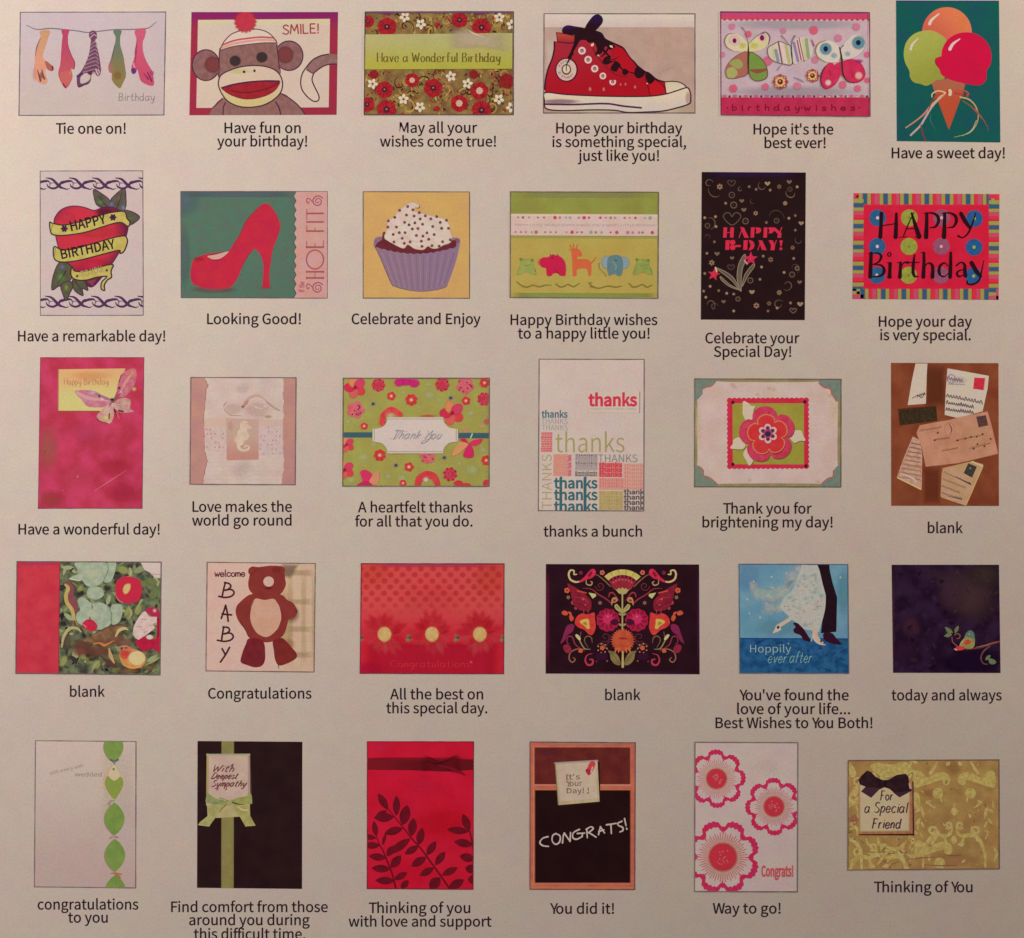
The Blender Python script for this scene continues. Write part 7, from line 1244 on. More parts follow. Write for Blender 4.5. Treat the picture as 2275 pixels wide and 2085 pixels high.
put('heart_bloom', [('s', [(450, 800), (470, 730), (530, 690), (600, 700), (672, 680), (682, 760), (690, 850), (660, 925), (620, 935), (560, 880), (490, 850)], ('n', (202, 66, 50), (190, 42, 48), 60)), ('s', [(508, 790), (540, 760), (605, 755), (615, 810), (620, 860), (590, 865), (560, 830)], (192, 160, 74)), ('s', [(540, 800), (580, 785), (585, 830), (560, 815)], (150, 112, 52))])
put('orange_buds', [('s', [(298, 680), (330, 655), (370, 680), (360, 710), (315, 705)], ('n', (196, 84, 56), (186, 70, 44), 30)), ('s', [(370, 670), (410, 680), (405, 720)], (186, 74, 46)), ('s', [(385, 720), (410, 700), (440, 750), (410, 780), (388, 750)], ('n', (196, 82, 52), (170, 60, 44), 30))])
put('plum_bird', [('s', [(330, 900), (360, 830), (420, 810), (445, 835), (420, 900), (370, 940), (335, 1000), (285, 1035), (310, 960)], ('n', (112, 34, 76), (130, 36, 62), 50)), ('s', [(320, 1060), (370, 1045), (410, 1090), (400, 1140), (350, 1140), (320, 1100)], ('n', (140, 40, 56), (122, 34, 50), 40)), ('s', [(455, 940), (480, 930), (515, 970), (510, 1000), (480, 980)], (184, 178, 116)), ('s', [(490, 1130), (510, 1095), (540, 1110), (530, 1140)], (186, 88, 50))])
put('seed_flower', [('p', flower(765, 1085, 30, 5, .3), (186, 82, 56))] + [('p', ell(765 + 52 * math.cos(a), 1090 + 52 * math.sin(a), 9, 9, 8), (176, 122, 92)) for a in (q * .9 for q in range(7))] + [('p', ell(760, 1185, 70, 44), (52, 18, 40)), ('p', ell(820, 1235, 12, n=8), (110, 78, 60)), ('p', ell(700, 1240, 10, n=8), (92, 56, 60))])
fb = c.part('fan_bloom')
fb.shape([(820, 260), (900, 240), (1000, 235), (1100, 240), (1170, 262), (1130, 360), (1080, 420), (1000, 400), (910, 420), (860, 350)], ('n', (142, 42, 50), (128, 34, 46), 60))
def fan(r0, r1, a0, a1, n=14): return [(996 + r1 * math.cos(a), 470 + r1 * .96 * math.sin(a)) for a in (a0 + (a1 - a0) * i / n for i in range(n + 1))] + [(996 + r0 * math.cos(a), 470 + r0 * .96 * math.sin(a)) for a in (a1 + (a0 - a1) * i / n for i in range(n + 1))]
for i in range(5): a = -2.34 + i * .312; fb.poly(fan(232, 298, a, a + .30, 5), ('n', (190, 174, 92), (176, 158, 84), 40))
for i in range(7): a = -2.2 + i * .21; fb.poly(ell(996 + 215 * math.cos(a), 470 + 206 * math.sin(a), 13, 20, 10), (76, 20, 40)); fb.poly(ell(996 + 178 * math.cos(a), 470 + 170 * math.sin(a), 13, n=8), (182, 66, 80))
fb.poly([(912, 405), (935, 418), (955, 395), (975, 408), (996, 390), (1018, 408), (1038, 398), (1056, 418), (1080, 408), (1040, 460), (996, 475), (950, 455)], (162, 144, 86))
st_ = c.part('stem'); st_.line([(996, 460), (996, 880)], 18, (162, 140, 88)); st_.line([(1000, 1130), (1000, 1300)], (18, 30), (176, 150, 98)); [st_.poly(leaf(996, y, 996 + d * 46, y - 30, 24), (142, 128, 84)) for y in (715, 835) for d in (-1, 1)]
cb = c.part('sun_bloom'); sp_ = [(1000 + r * math.cos(a), 1000 + r * math.sin(a)) for i in range(56) for a, r in ((2 * math.pi * i / 56, 142 if i % 2 else 116),)]
cb.poly(sp_, ('n', (182, 82, 50), (168, 66, 44), 90)); cb.shape([(945, 975), (1000, 962), (1060, 980), (1000, 990)], (140, 44, 40)); [cb.line([(1000 + dx * .8, 1090), (1000 + dx, 1135)], (24, 14), (196, 98, 58)) for dx in (-90, -50, 45, 88)]
put('broad_leaf', [('s', [(975, 1275), (915, 1275), (865, 1220), (850, 1150), (835, 1120), (900, 1130), (950, 1180)], ('n', (132, 112, 68), (112, 92, 56), 60)), ('l', [(970, 1270), (910, 1190), (860, 1130)], 5, (92, 72, 46))])
card_done(c, 'near-black card with a mirrored folk pattern of red and gold flowers')

# wedding
c = Card([(323, 107), (1412, 110), (1422, 1200), (332, 1198)], (1570, 1230, .22184))
c.face(('n', (104, 140, 152), (88, 128, 146), 200)); f = c.parts[-1]; f.blob(420, 220, 160, 200, (98, 132, 150), .7); f.blob(1370, 400, 80, 300, (90, 134, 138), .7); f.blob(700, 740, 300, 120, (98, 134, 136), .6)
fl = c.part('blue_floor'); fl.poly([(320, 850), (1425, 855), (1425, 1205), (320, 1205)], ('n', (40, 86, 124), (26, 66, 102), 70, .15)); fl.line([(330, 852), (1420, 857)], (14, 10, 14, 8, 14), (26, 66, 112)); rr = random.Random(17); c.scatter(6); [fl.blob(rr.uniform(340, 1400), rr.uniform(880, 1190), rr.uniform(20, 70), rr.uniform(10, 30), rr.choice([(44, 98, 126), (24, 60, 100), (56, 104, 136)]), .6, rr.uniform(-.6, .6)) for i in range(40)]; c.scatter()
v = c.part('veil'); c.scatter(12); [v.blob(x, y, rx, ry, ('n', (178, 188, 182), (136, 162, 166), 40), min(1, al * 1.15), ro) for x, y, rx, ry, al, ro in ((520, 400, 120, 90, .7, .7), (640, 420, 150, 110, .7, .1), (760, 390, 150, 110, .75, -.5), (860, 250, 110, 150, .7, .5), (940, 160, 90, 90, .7, 0), (640, 540, 120, 70, .6, .3), (730, 540, 90, 80, .7, 0), (470, 330, 60, 70, .6, .4), (600, 590, 90, 40, .4, .2))]; [v.blob(x, y, 50, 26, (172, 180, 170), .6, a) for x, y, a in ((450, 310, 1), (560, 440, .5), (660, 470, 0), (740, 360, -.5), (640, 340, 0), (620, 560, .3), (830, 300, -.8))]
c.scatter(4); [v.blob(x, y, 13, 13, (196, 212, 208), .95, core=.4, n=10) for x, y in ((405, 458), (600, 500), (535, 642), (428, 600), (650, 235), (1340, 240), (800, 200), (660, 345), (470, 280), (900, 150))]; c.scatter()
s = c.part('groom_leg'); SK = (30, 16, 22)
s.poly([(1105, 108), (1228, 110), (1232, 170), (1262, 300), (1306, 440), (1302, 600), (1298, 785), (1145, 798), (1160, 640), (1190, 500), (1195, 420), (1160, 300), (1130, 170)], ('n', SK, (36, 18, 26), 90)); k = s.sub('shoe'); k.shape([(1170, 800), (1250, 796), (1300, 850), (1345, 895), (1335, 915), (1250, 900), (1180, 870)], (46, 18, 34))
d = c.part('wedding_dress'); d.poly(spl([(960, 105), (1030, 120), (1110, 118)], False) + spl([(1130, 170), (1160, 300), (1190, 430), (1185, 560), (1150, 700), (1125, 790)], False) + spl([(1060, 770), (980, 760), (920, 710), (850, 660), (800, 610), (735, 540), (770, 460), (850, 380), (900, 260), (960, 105)], False), ('n', (176, 180, 166), (152, 162, 152), 46)); d.line([(905, 260), (860, 370), (770, 460), (738, 540)], (6, 16, 18, 8), (150, 164, 162))
c.scatter(8); [d.outline(ell(x, y, r, r, 14), 6, (190, 192, 176), False) for x, y, r in ((905, 480, 44), (1010, 300, 60), (1080, 450, 44), (970, 390, 40), (1000, 560, 46), (1120, 600, 36), (880, 590, 34), (1050, 690, 36), (980, 680, 30), (1080, 220, 40), (1150, 520, 28), (820, 520, 26))]; DP = [(975, 140), (1100, 140), (1140, 300), (1165, 440), (1160, 560), (1120, 730), (1070, 740), (960, 720), (880, 650), (770, 540), (800, 470), (880, 380), (930, 260)]; PT_ = [q for q in ((rr.uniform(740, 1190), rr.uniform(110, 760)) for i in range(900)) if inside(q, DP)]; [d.blob(*PT_[i], 12, 12, (208, 208, 192), .9, n=8) for i in range(60)]; [d.blob(*PT_[100 + i], rr.uniform(16, 40), rr.uniform(14, 30), rr.choice([(192, 194, 180), (146, 158, 154), (160, 170, 166), (184, 184, 160)]), .7, n=9) for i in range(70)]; c.scatter()
s = c.part('groom_leg'); s.shape([(865, 700), (905, 695), (960, 745), (1000, 800), (1040, 870), (1030, 885), (970, 865), (940, 820), (880, 795), (870, 760), (890, 735)], (48, 16, 30)); s.blob(905, 770, 40, 24, (58, 26, 50), .7)
s = c.part('bride_foot'); s.line([(840, 652), (790, 685), (720, 730), (690, 770)], (36, 36, 40, 30), (206, 158, 136)); s.shape([(662, 800), (680, 760), (705, 715), (745, 755), (720, 780)], (206, 192, 176)); s.poly(ell(715, 740, 14, 16, 10), (52, 40, 50)); s.line([(665, 798), (710, 775)], 9, (226, 204, 180))
s = c.part('bride_foot'); s.line([(1085, 770), (1090, 830), (1130, 880), (1160, 895)], (56, 48, 36, 20), (206, 156, 132)); s.line([(1065, 820), (1085, 870), (1130, 905), (1185, 915)], (20, 20, 16, 10), (214, 192, 176)); s.line([(1060, 830), (1048, 875)], 14, (150, 160, 176)); s.poly(ell(1145, 880, 11, n=8), (62, 36, 42))
p = c.part('lettering'); LB = (146, 172, 190); p.text('Hoppily', 434, 846, 992, 76, LB, wt=-.014)
p.script('ever', 610, 790, 1096, 104, 7, (120, 158, 176), slant=.25, nib=(.9, .4)); p.script('after', 826, 1040, 1094, 112, 7, (124, 160, 176), slant=.25, nib=(.9, .4)); p.blob(818, 903, 10, 10, (180, 206, 214))
c.border((76, 84, 98), 2)
card_done(c, 'blue card of a bride and groom from the waist down, reading Happily ever after')

# bird on a branch at night
c = Card([(163, 133), (1422, 133), (1440, 1402), (180, 1400)], (1950, 1230, .18939))
c.face(('n', (30, 13, 30), (44, 24, 46), 200, .14)); f = c.parts[-1]; rr = random.Random(23)
f.soft(spl([(560, 130), (1420, 130), (1430, 640), (1300, 820), (1000, 830), (820, 680), (700, 450)]), (66, 44, 46), .8, .2); f.blob(1250, 250, 240, 200, (56, 42, 38), .8); f.blob(860, 480, 220, 260, (66, 42, 52), .6); f.blob(390, 850, 150, 160, (62, 32, 48), .9); f.soft(spl([(280, 900), (300, 790), (380, 720), (440, 780), (510, 900), (500, 970), (380, 960)]), (66, 34, 48), .6, .5); f.blob(300, 1150, 260, 200, (48, 22, 44), .7)
c.scatter(10); [f.blob(rr.uniform(180, 900), rr.uniform(160, 1380), rr.uniform(20, 60), rr.uniform(10, 40), rr.choice([(58, 40, 66), (46, 26, 54), (26, 10, 26), (62, 38, 54)]), .55, rr.uniform(0, 3)) for i in range(70)]; [f.blob(rr.uniform(900, 1420), rr.uniform(150, 760), rr.uniform(20, 60), rr.uniform(10, 30), rr.choice([(72, 48, 54), (52, 34, 38), (60, 46, 44)]), .5, rr.uniform(0, 3)) for i in range(40)]; c.scatter()
f.soft(spl([(800, 1150), (1440, 1100), (1440, 1400), (700, 1400)]), (26, 10, 34), .9, .3); f.soft(rect(170, 125, 200, 1400), (62, 34, 40), .8, .3)
b = c.part('branch'); b.line([(1445, 1030), (1330, 1060), (1220, 1098), (1100, 1118), (1000, 1122)], (22, 26, 20, 16, 10), ('n', (112, 56, 48), (96, 46, 44), 50)); b.line([(1400, 1035), (1250, 1080), (1150, 1100)], (4, 9, 4), (150, 104, 78)); b.line([(935, 1090), (880, 1040), (870, 980)], (14, 12, 10), (126, 70, 60)); b.line([(900, 960), (930, 940), (965, 960), (955, 995), (925, 1000)], (8, 10, 12, 10, 6), (132, 80, 66)); b.line([(1310, 1090), (1240, 1150), (1210, 1230), (1240, 1290), (1290, 1300)], (20, 18, 16, 14, 10), ('n', (106, 64, 60), (88, 50, 56), 40))
for q in (((790, 870), (880, 930)), ((780, 970), (870, 950)), ((945, 850), (905, 935)), ((800, 865), (860, 960)), ((1320, 1195), (1265, 1250)), ((1390, 1275), (1290, 1240)), ((1380, 1290), (1300, 1270))): l = c.part('leaf'); l.poly(leaf(*q[0], *q[1], 46), ('n', (94, 106, 66), (78, 92, 62), 40)); l.line(q, 5, (122, 130, 88), False)
r = c.part('bird'); r.shape([(960, 1085), (975, 1040), (1010, 1000), (1030, 950), (1060, 912), (1100, 905), (1128, 935), (1138, 1000), (1136, 1070), (1110, 1112), (1060, 1118), (1010, 1110)], ('n', (122, 118, 64), (140, 130, 74), 50)); r.shape([(1025, 960), (1060, 912), (1102, 905), (1130, 940), (1136, 1000), (1100, 990), (1060, 985)], ('n', (74, 104, 96), (86, 112, 88), 40)); r.shape([(1005, 1065), (1030, 1020), (1070, 1010), (1090, 1040), (1060, 1070)], ('n', (176, 74, 48), (160, 58, 42), 30)); r.shape([(900, 1125), (930, 1095), (980, 1085), (1020, 1100), (1000, 1130), (930, 1140)], ('n', (200, 66, 52), (186, 48, 56), 30)); r.line([(902, 1122), (925, 1132)], 12, (206, 166, 150)); r.line([(965, 1075), (990, 1030), (1015, 1000)], (4, 9, 4), (190, 170, 122)); r.poly(ell(1072, 948, 7, n=8), (190, 190, 120))
card_done(c, 'dark purple card with a small green and orange bird on a branch')
# ------------------------------------------------------------------ row 5
# chain of leaves
c = Card([(77, 65), (983, 73), (980, 1393), (67, 1383)], (60, 1630, .2463))
c.face(('l', (190, 168, 152), (178, 152, 140), 500, 100, 450, 1350)); c.parts[-1].soft(rect(640, 60, 1000, 900), (192, 172, 152), .6, .4); c.border((120, 92, 92), 2.3)
GN = ('n', (122, 142, 68), (110, 132, 64), 90)
for y0, y1, x, w in ((-20, 262, 782, 168), (620, 920, 790, 172), (948, 1248, 794, 174), (1272, 1560, 800, 176)):
    l = c.part('leaf'); k = leaf(x - 2, y0, x + 2, y1, w * 1.06, 12); l.poly([(px - 7, py + 6) for px, py in k], (150, 118, 100)) ; l.poly(k, GN); l.line([(x, y0 + 30), (x + 1, y1 - 20)], 4, (112, 128, 62))
l = c.part('leaf', 'leaf with a pale heart-shaped top'); l.poly([(p_[0] - 14, p_[1] + 4) for p_ in leaf(785, 270, 790, 598, 172, 12)], (188, 152, 128)); l.shape([(710, 410), (740, 380), (788, 425), (838, 392), (868, 420), (860, 490), (820, 560), (790, 592), (745, 550), (705, 470)], ('n', (124, 142, 60), (132, 140, 66), 60)); l.shape([(735, 380), (755, 320), (784, 285), (815, 320), (835, 385), (788, 425)], ('n', (206, 170, 142), (190, 172, 132), 40)); l.line([(740, 345), (784, 280), (830, 345)], (4, 10, 4), (172, 164, 116)); l.poly(ell(782, 322, 12, n=10), (106, 122, 72)); l.line([(788, 425), (789, 410)], 9, (212, 170, 110))
k = c.part('knot')
for pts, w, cc in (([(755, 236), (790, 250), (820, 236)], 20, (92, 96, 82)), ([(788, 245), (788, 275)], 12, (112, 108, 96)), ([(740, 640), (755, 610), (790, 606)], (30, 24, 10), (160, 128, 116)), ([(745, 945), (780, 930), (820, 938)], (10, 16, 12), (142, 108, 98)), ([(760, 945), (790, 925)], 16, (166, 140, 120)), ([(755, 1262), (800, 1262), (850, 1270)], (8, 20, 14), (160, 112, 82)), ([(810, 1272), (835, 1300)], 24, (150, 112, 70))): k.line(pts, w, cc)
p = c.part('lettering'); p.script('with every wish', 210, 515, 372, 30, 6, (168, 144, 124), ang=-.25); p.text('wedded', 430, 672, 386, 36, (162, 132, 112), wt=.02)
card_done(c, 'pale card with a chain of green leaves down its right side')

# sympathy
c = Card([(280, 68), (1225, 75), (1222, 1402), (275, 1392)], (370, 1630, .24627))
c.face(('n', (36, 18, 20), (42, 24, 24), 200)); rr = random.Random(31)
RB = ('n', (132, 122, 72), (124, 112, 64), 120)
r = c.part('ribbon'); r.poly([(496, 60), (609, 60), (606, 1400), (493, 1400)], RB); [r.line([(x, 70), (x - 3, 1395)], 4, (112, 100, 58)) for x in (500, 604)]; r.blob(550, 130, 50, 70, (142, 136, 78), .5)
t = c.part('tag'); t.poly([(372, 192), (756, 190), (768, 640), (365, 645)], (96, 78, 58)); t.poly([(362, 185), (748, 183), (752, 640), (358, 640)], ('n', (186, 160, 138), (178, 146, 128), 160)); t.line([(372, 190), (370, 560)], 20, (160, 140, 84)); t.line([(365, 192), (748, 190)], 16, (150, 146, 112)); t.line([(738, 200), (740, 560)], 10, (166, 124, 116)); t.poly([(355, 640), (752, 640), (755, 745), (450, 762), (420, 750)], ('n', (176, 158, 110), (162, 146, 96), 90))
p = c.part('lettering'); SC_ = (112, 60, 60)
p.script('With', 405, 595, 345, 60, 11, SC_, slant=.6, nib=(1.0, .35)); p.script('Deepest', 400, 630, 408, 54, 11, SC_, slant=.6, nib=(1.0, .35)); p.script('Sympathy', 400, 705, 478, 56, 11, SC_, slant=.6, nib=(1.0, .35)); [p.line(q, (4, 10, 5), SC_) for q in ([(560, 310), (590, 285), (605, 272)], [(590, 405), (625, 395), (640, 372)], [(455, 480), (465, 500), (450, 515)], [(545, 480), (540, 500), (528, 512)])]
b = c.part('bow')
for q, cc in (([(352, 620), (360, 540), (375, 525), (400, 555), (480, 585), (560, 605), (540, 640), (440, 645)], ('n', (142, 144, 88), (116, 118, 70), 60)), ([(560, 610), (640, 580), (720, 565), (752, 530), (770, 560), (774, 632), (700, 640), (620, 640)], ('n', (152, 150, 84), (130, 128, 70), 60)), ([(365, 640), (540, 640), (470, 700), (445, 755), (385, 838), (285, 826), (300, 800), (370, 745)], ('n', (164, 156, 96), (142, 136, 78), 70)), ([(590, 640), (750, 650), (755, 740), (770, 770), (802, 828), (712, 838), (670, 765), (640, 720)], ('n', (166, 154, 92), (142, 134, 74), 70))): b.shape(q, cc) if False else b.poly(q, cc)
b.line([(480, 580), (560, 612), (640, 636), (700, 640)], (5, 14, 12, 4), (82, 74, 46)); b.line([(540, 640), (500, 680), (480, 710)], (10, 6), (120, 104, 66)); b.line([(380, 540), (450, 580), (540, 605)], (5, 12, 6), (168, 166, 106)); b.poly(ell(566, 626, 26, 24), (150, 142, 88)); b.line([(640, 660), (690, 690), (740, 690)], (8, 16, 8), (186, 170, 122)); b.line([(290, 824), (385, 836)], 6, (176, 166, 110)); b.line([(712, 836), (800, 828)], 6, (172, 160, 100))
card_done(c, 'black card with an olive ribbon and bowed tag reading With Deepest Sympathy')

# fern on red
c = Card([(228, 73), (1187, 75), (1182, 1407), (227, 1400)], (760, 1630, .24613))
c.face(('n', (186, 24, 48), (176, 20, 40), 240)); f = c.parts[-1]; f.blob(750, 460, 300, 120, (192, 30, 58), .6); f.blob(330, 120, 160, 70, (188, 36, 70), .5); f.blob(900, 800, 300, 200, (178, 20, 36), .5); f.blob(600, 1250, 300, 160, (192, 22, 48), .5)
r = c.part('ribbon'); r.poly([(222, 222), (700, 218), (1190, 235), (1190, 328), (930, 345), (620, 332), (222, 328)], ('l', (112, 22, 30), (92, 18, 24), 300, 220, 700, 330)); r.soft(rect(225, 210, 1190, 250), (140, 24, 36), .6, .3)
b = r.sub('bow'); b.soft(spl([(710, 215), (740, 190), (780, 215), (900, 250), (960, 215), (1050, 180), (1090, 215), (1080, 260), (1100, 330), (1135, 385), (1040, 370), (960, 350), (900, 290), (840, 310), (720, 350), (690, 290)]), ('n', (104, 16, 26), (90, 16, 24), 60), .85, .45); b.line([(860, 285), (1000, 320), (1110, 380)], (10, 24, 8), (112, 18, 32)); b.line([(780, 250), (860, 275), (980, 235)], (10, 22, 10), (66, 12, 20))
DK = ('n', (104, 18, 30), (90, 16, 26), 70); SD = (98, 16, 28)
def frond(stem, leaves, nm='fern_frond'):
    p = c.part(nm); p.line(stem, (6, 14, 18), SD); c.scatter(6)
    for a, bt, w in leaves: q = leaf(*a, *bt, w * 1.22, 9); p.poly([(x, y) for x, y in q], DK)
    c.scatter()
frond([(370, 600), (410, 670), (480, 760), (560, 860), (640, 960), (720, 1050), (800, 1160), (880, 1270), (970, 1400)], [((415, 690), (325, 540), 56), ((490, 745), (492, 560), 54), ((545, 830), (590, 645), 80), ((470, 755), (285, 760), 70), ((405, 695), (300, 760), 44), ((625, 930), (645, 760), 66), ((550, 855), (380, 905), 60), ((395, 900), (365, 1010), 26), ((690, 1010), (725, 850), 60), ((620, 945), (420, 1090), 62), ((765, 1100), (848, 970), 56), ((690, 1015), (565, 1090), 54), ((840, 1190), (930, 1065), 56), ((760, 1115), (625, 1200), 62), ((900, 1280), (1045, 1210), 54), ((830, 1210), (700, 1285), 54), ((885, 1300), (790, 1400), 80), ((960, 1400), (1100, 1320), 66)])
frond([(285, 800), (320, 960), (370, 1060), (410, 1160), (450, 1260), (485, 1400)], [((310, 930), (285, 790), 44), ((310, 945), (190, 925), 40), ((345, 1010), (190, 1010), 52), ((400, 1125), (240, 1105), 56), ((405, 1110), (470, 1010), 54), ((440, 1225), (265, 1215), 58), ((440, 1215), (532, 1100), 66), ((475, 1330), (300, 1325), 58), ((470, 1320), (590, 1255), 50), ((530, 1400), (600, 1325), 50)])
frond([(1120, 780), (1150, 880), (1175, 980), (1190, 1060)], [((1150, 880), (1090, 725), 60), ((1150, 885), (945, 865), 56), ((1185, 1005), (1010, 975), 62), ((1200, 1135), (1060, 1105), 66), ((1210, 1230), (1110, 1215), 66), ((1210, 1320), (1135, 1315), 66)])
c.border((120, 26, 44), 2)
card_done(c, 'bright red card with dark fern fronds and a sheer bow near the top')

# chalkboard
c = Card([(118, 80), (1123, 88), (1118, 1490), (117, 1487)], (1150, 1630, .23274))
c.face(('n', (182, 98, 72), (166, 84, 68), 90), 'wooden_frame'); f = c.parts[-1]; f.soft(rect(118, 70, 1125, 110), (150, 112, 92), .9, .4); f.line([(168, 490), (1080, 494)], 18, (178, 112, 92)); f.line([(170, 535), (1080, 540)], 10, (196, 108, 60)); f.line([(170, 1432), (1080, 1436)], 12, (176, 104, 84)); f.line([(150, 140), (152, 1450)], 8, (200, 116, 78)); f.line([(120, 1470), (1118, 1474)], 14, (190, 104, 62))
k = c.part('corkboard'); k.soft(rect(158, 132, 1078, 486), (84, 32, 26), 1, .97); k.poly(rect(166, 142, 1068, 478), ('n', (98, 38, 30), (84, 30, 28), 100)); k.blob(290, 180, 120, 40, (92, 40, 50), .6)
k = c.part('chalkboard'); k.soft(rect(160, 536, 1082, 1430), (70, 34, 24), 1, .97); k.poly(rect(170, 546, 1068, 1422), ('n', (30, 12, 14), (35, 16, 16), 240))
n = c.part('paper_note'); n.poly([(372, 290), (785, 275), (790, 660), (395, 695)], (46, 24, 20)); n.poly([(354, 282), (762, 258), (782, 650), (386, 684)], ('n', (178, 158, 120), (160, 142, 106), 80)); n.poly([(380, 298), (745, 276), (760, 620), (410, 650)], ('n', (188, 166, 138), (176, 150, 128), 120)); n.line([(354, 282), (762, 258)], 13, (142, 126, 128)); n.line([(358, 290), (388, 682)], 8, (116, 98, 74))
q = n.sub('push_pin'); q.blob(705, 310, 46, 50, (196, 112, 92), .8); q.line([(715, 290), (690, 345), (680, 380)], (56, 58, 40), (178, 60, 60)); q.shape([(648, 350), (665, 335), (690, 350), (690, 385), (660, 380)], (150, 34, 62)); q.line([(715, 320), (700, 370)], 12, (206, 150, 130))
p = c.part('lettering'); TY = (112, 86, 70)
for s_, x0, x1, y in (("It's", 466, 596, 440), ('Your', 468, 615, 502), ('Day! !', 470, 680, 572)): p.text(s_, x0, x1, y, 50, TY, wt=.015, ang=-.02)
[p.line([(a, y), (b, y)], 6, TY) for a, b, y in ((464, 490, 440), (466, 490, 396), (464, 484, 460), (476, 500, 502), (466, 486, 532), (660, 682, 570))]
p = c.part('chalk_lettering'); CK = (192, 168, 146)
for pts in ([(290, 985), (240, 1000), (212, 1040), (240, 1070), (295, 1078)], [(365, 955), (335, 975), (330, 1025), (362, 1058), (400, 1035), (405, 980), (365, 955)], [(428, 1045), (436, 980), (445, 950)], [(445, 950), (500, 1030)], [(500, 1030), (505, 945)], [(590, 915), (535, 945), (525, 990), (560, 1010), (615, 985)], [(570, 955), (640, 950)], [(615, 985), (620, 955)], [(660, 915), (665, 995)], [(655, 915), (700, 890), (720, 910), (675, 948)], [(680, 945), (750, 990)], [(772, 965), (790, 890)], [(790, 890), (830, 950)], [(775, 935), (825, 920)], [(890, 870), (895, 955)], [(848, 872), (940, 858)], [(995, 838), (955, 858), (965, 880), (1000, 895), (1005, 925), (975, 940)], [(1020, 812), (1035, 880)], [(1040, 905), (1044, 915)]): p.line(pts, [15, 11, 16, 12], CK)
c.border((92, 56, 52), 1.8)
card_done(c, 'chalkboard card in a wooden frame with a pinned note, chalked CONGRATS!')

# scalloped pink flowers
c = Card([(145, 83), (1127, 87), (1122, 1510), (142, 1507)], (1510, 1630, .23274))
c.face(('n', (188, 156, 150), (182, 148, 142), 260))
c.parts[-1].blob(830, 320, 200, 120, (194, 168, 146), .5)
rr = random.Random(41)
MG = ('n', (182, 44, 84), (172, 32, 62), 50)
def scal(x, y, R_, rc, rot, np_=8):
    p = c.part('scalloped_flower')
    for q in range(np_):
        a = rot + q * 2 * math.pi / np_; out = []
        for i in range(25):
            u = -1 + 2 * i / 24; b = a + u * math.pi / np_ * .98; k = R_ * (.76 + .24 * (1 - abs(u) ** 3.2) + .018 * math.cos(i * 1.6))
            out.append((x + k * math.cos(b), y + k * math.sin(b)))
        inn = []
        for i in range(25):
            u = -1 + 2 * i / 24; b = a + u * math.pi / np_ * .85; k = R_ * (.64 + .17 * (1 - abs(u) ** 4) + .04 * abs(math.cos(i * .65)))
            inn.append((x + k * math.cos(b), y + k * math.sin(b)))
        p.poly(out + inn[::-1], MG)
        b = a + math.pi / np_; p.line([(x + R_ * .8 * math.cos(b), y + R_ * .8 * math.sin(b)), (x + R_ * .62 * math.cos(b), y + R_ * .62 * math.sin(b))], (26, 4), MG)
    c.scatter(3)
    for q in range(56):
        a = q * 2 * math.pi / 56; k0, k1 = R_ * .46, R_ * (.62 + .05 * (q % 2))
        p.line([(x + k0 * math.cos(a), y + k0 * math.sin(a)), (x + k1 * math.cos(a), y + k1 * math.sin(a))], (4, 11, 6), (168, 60, 78) if R_ > 300 else (176, 92, 100))
    c.scatter(); m = p.sub('flower_centre')
    m.blob(x, y, rc * 1.75, rc * 1.75, (206, 132, 112), .75, core=.45); m.blob(x, y, rc * 1.18, rc * 1.18, (192, 44, 56), 1, core=.72); c.scatter(2)
    for q in range(16): a, k = rr.uniform(0, 6.3), rc * rr.uniform(0, .6); m.poly(ell(x + k * math.cos(a), y + k * math.sin(a), 7, 7, 7), (212, 96, 96))
    c.scatter()
scal(352, 432, 278, 92, -1.6); scal(900, 698, 274, 92, -1.6); scal(412, 1180, 352, 128, -1.95)
p = c.part('lettering'); p.text('Congrats!', 782, 1082, 1362, 98, (178, 72, 72), wt=.055)
c.border((108, 86, 82), 2.4)
card_done(c, 'white card with three scalloped pink flowers, reading Congrats!')

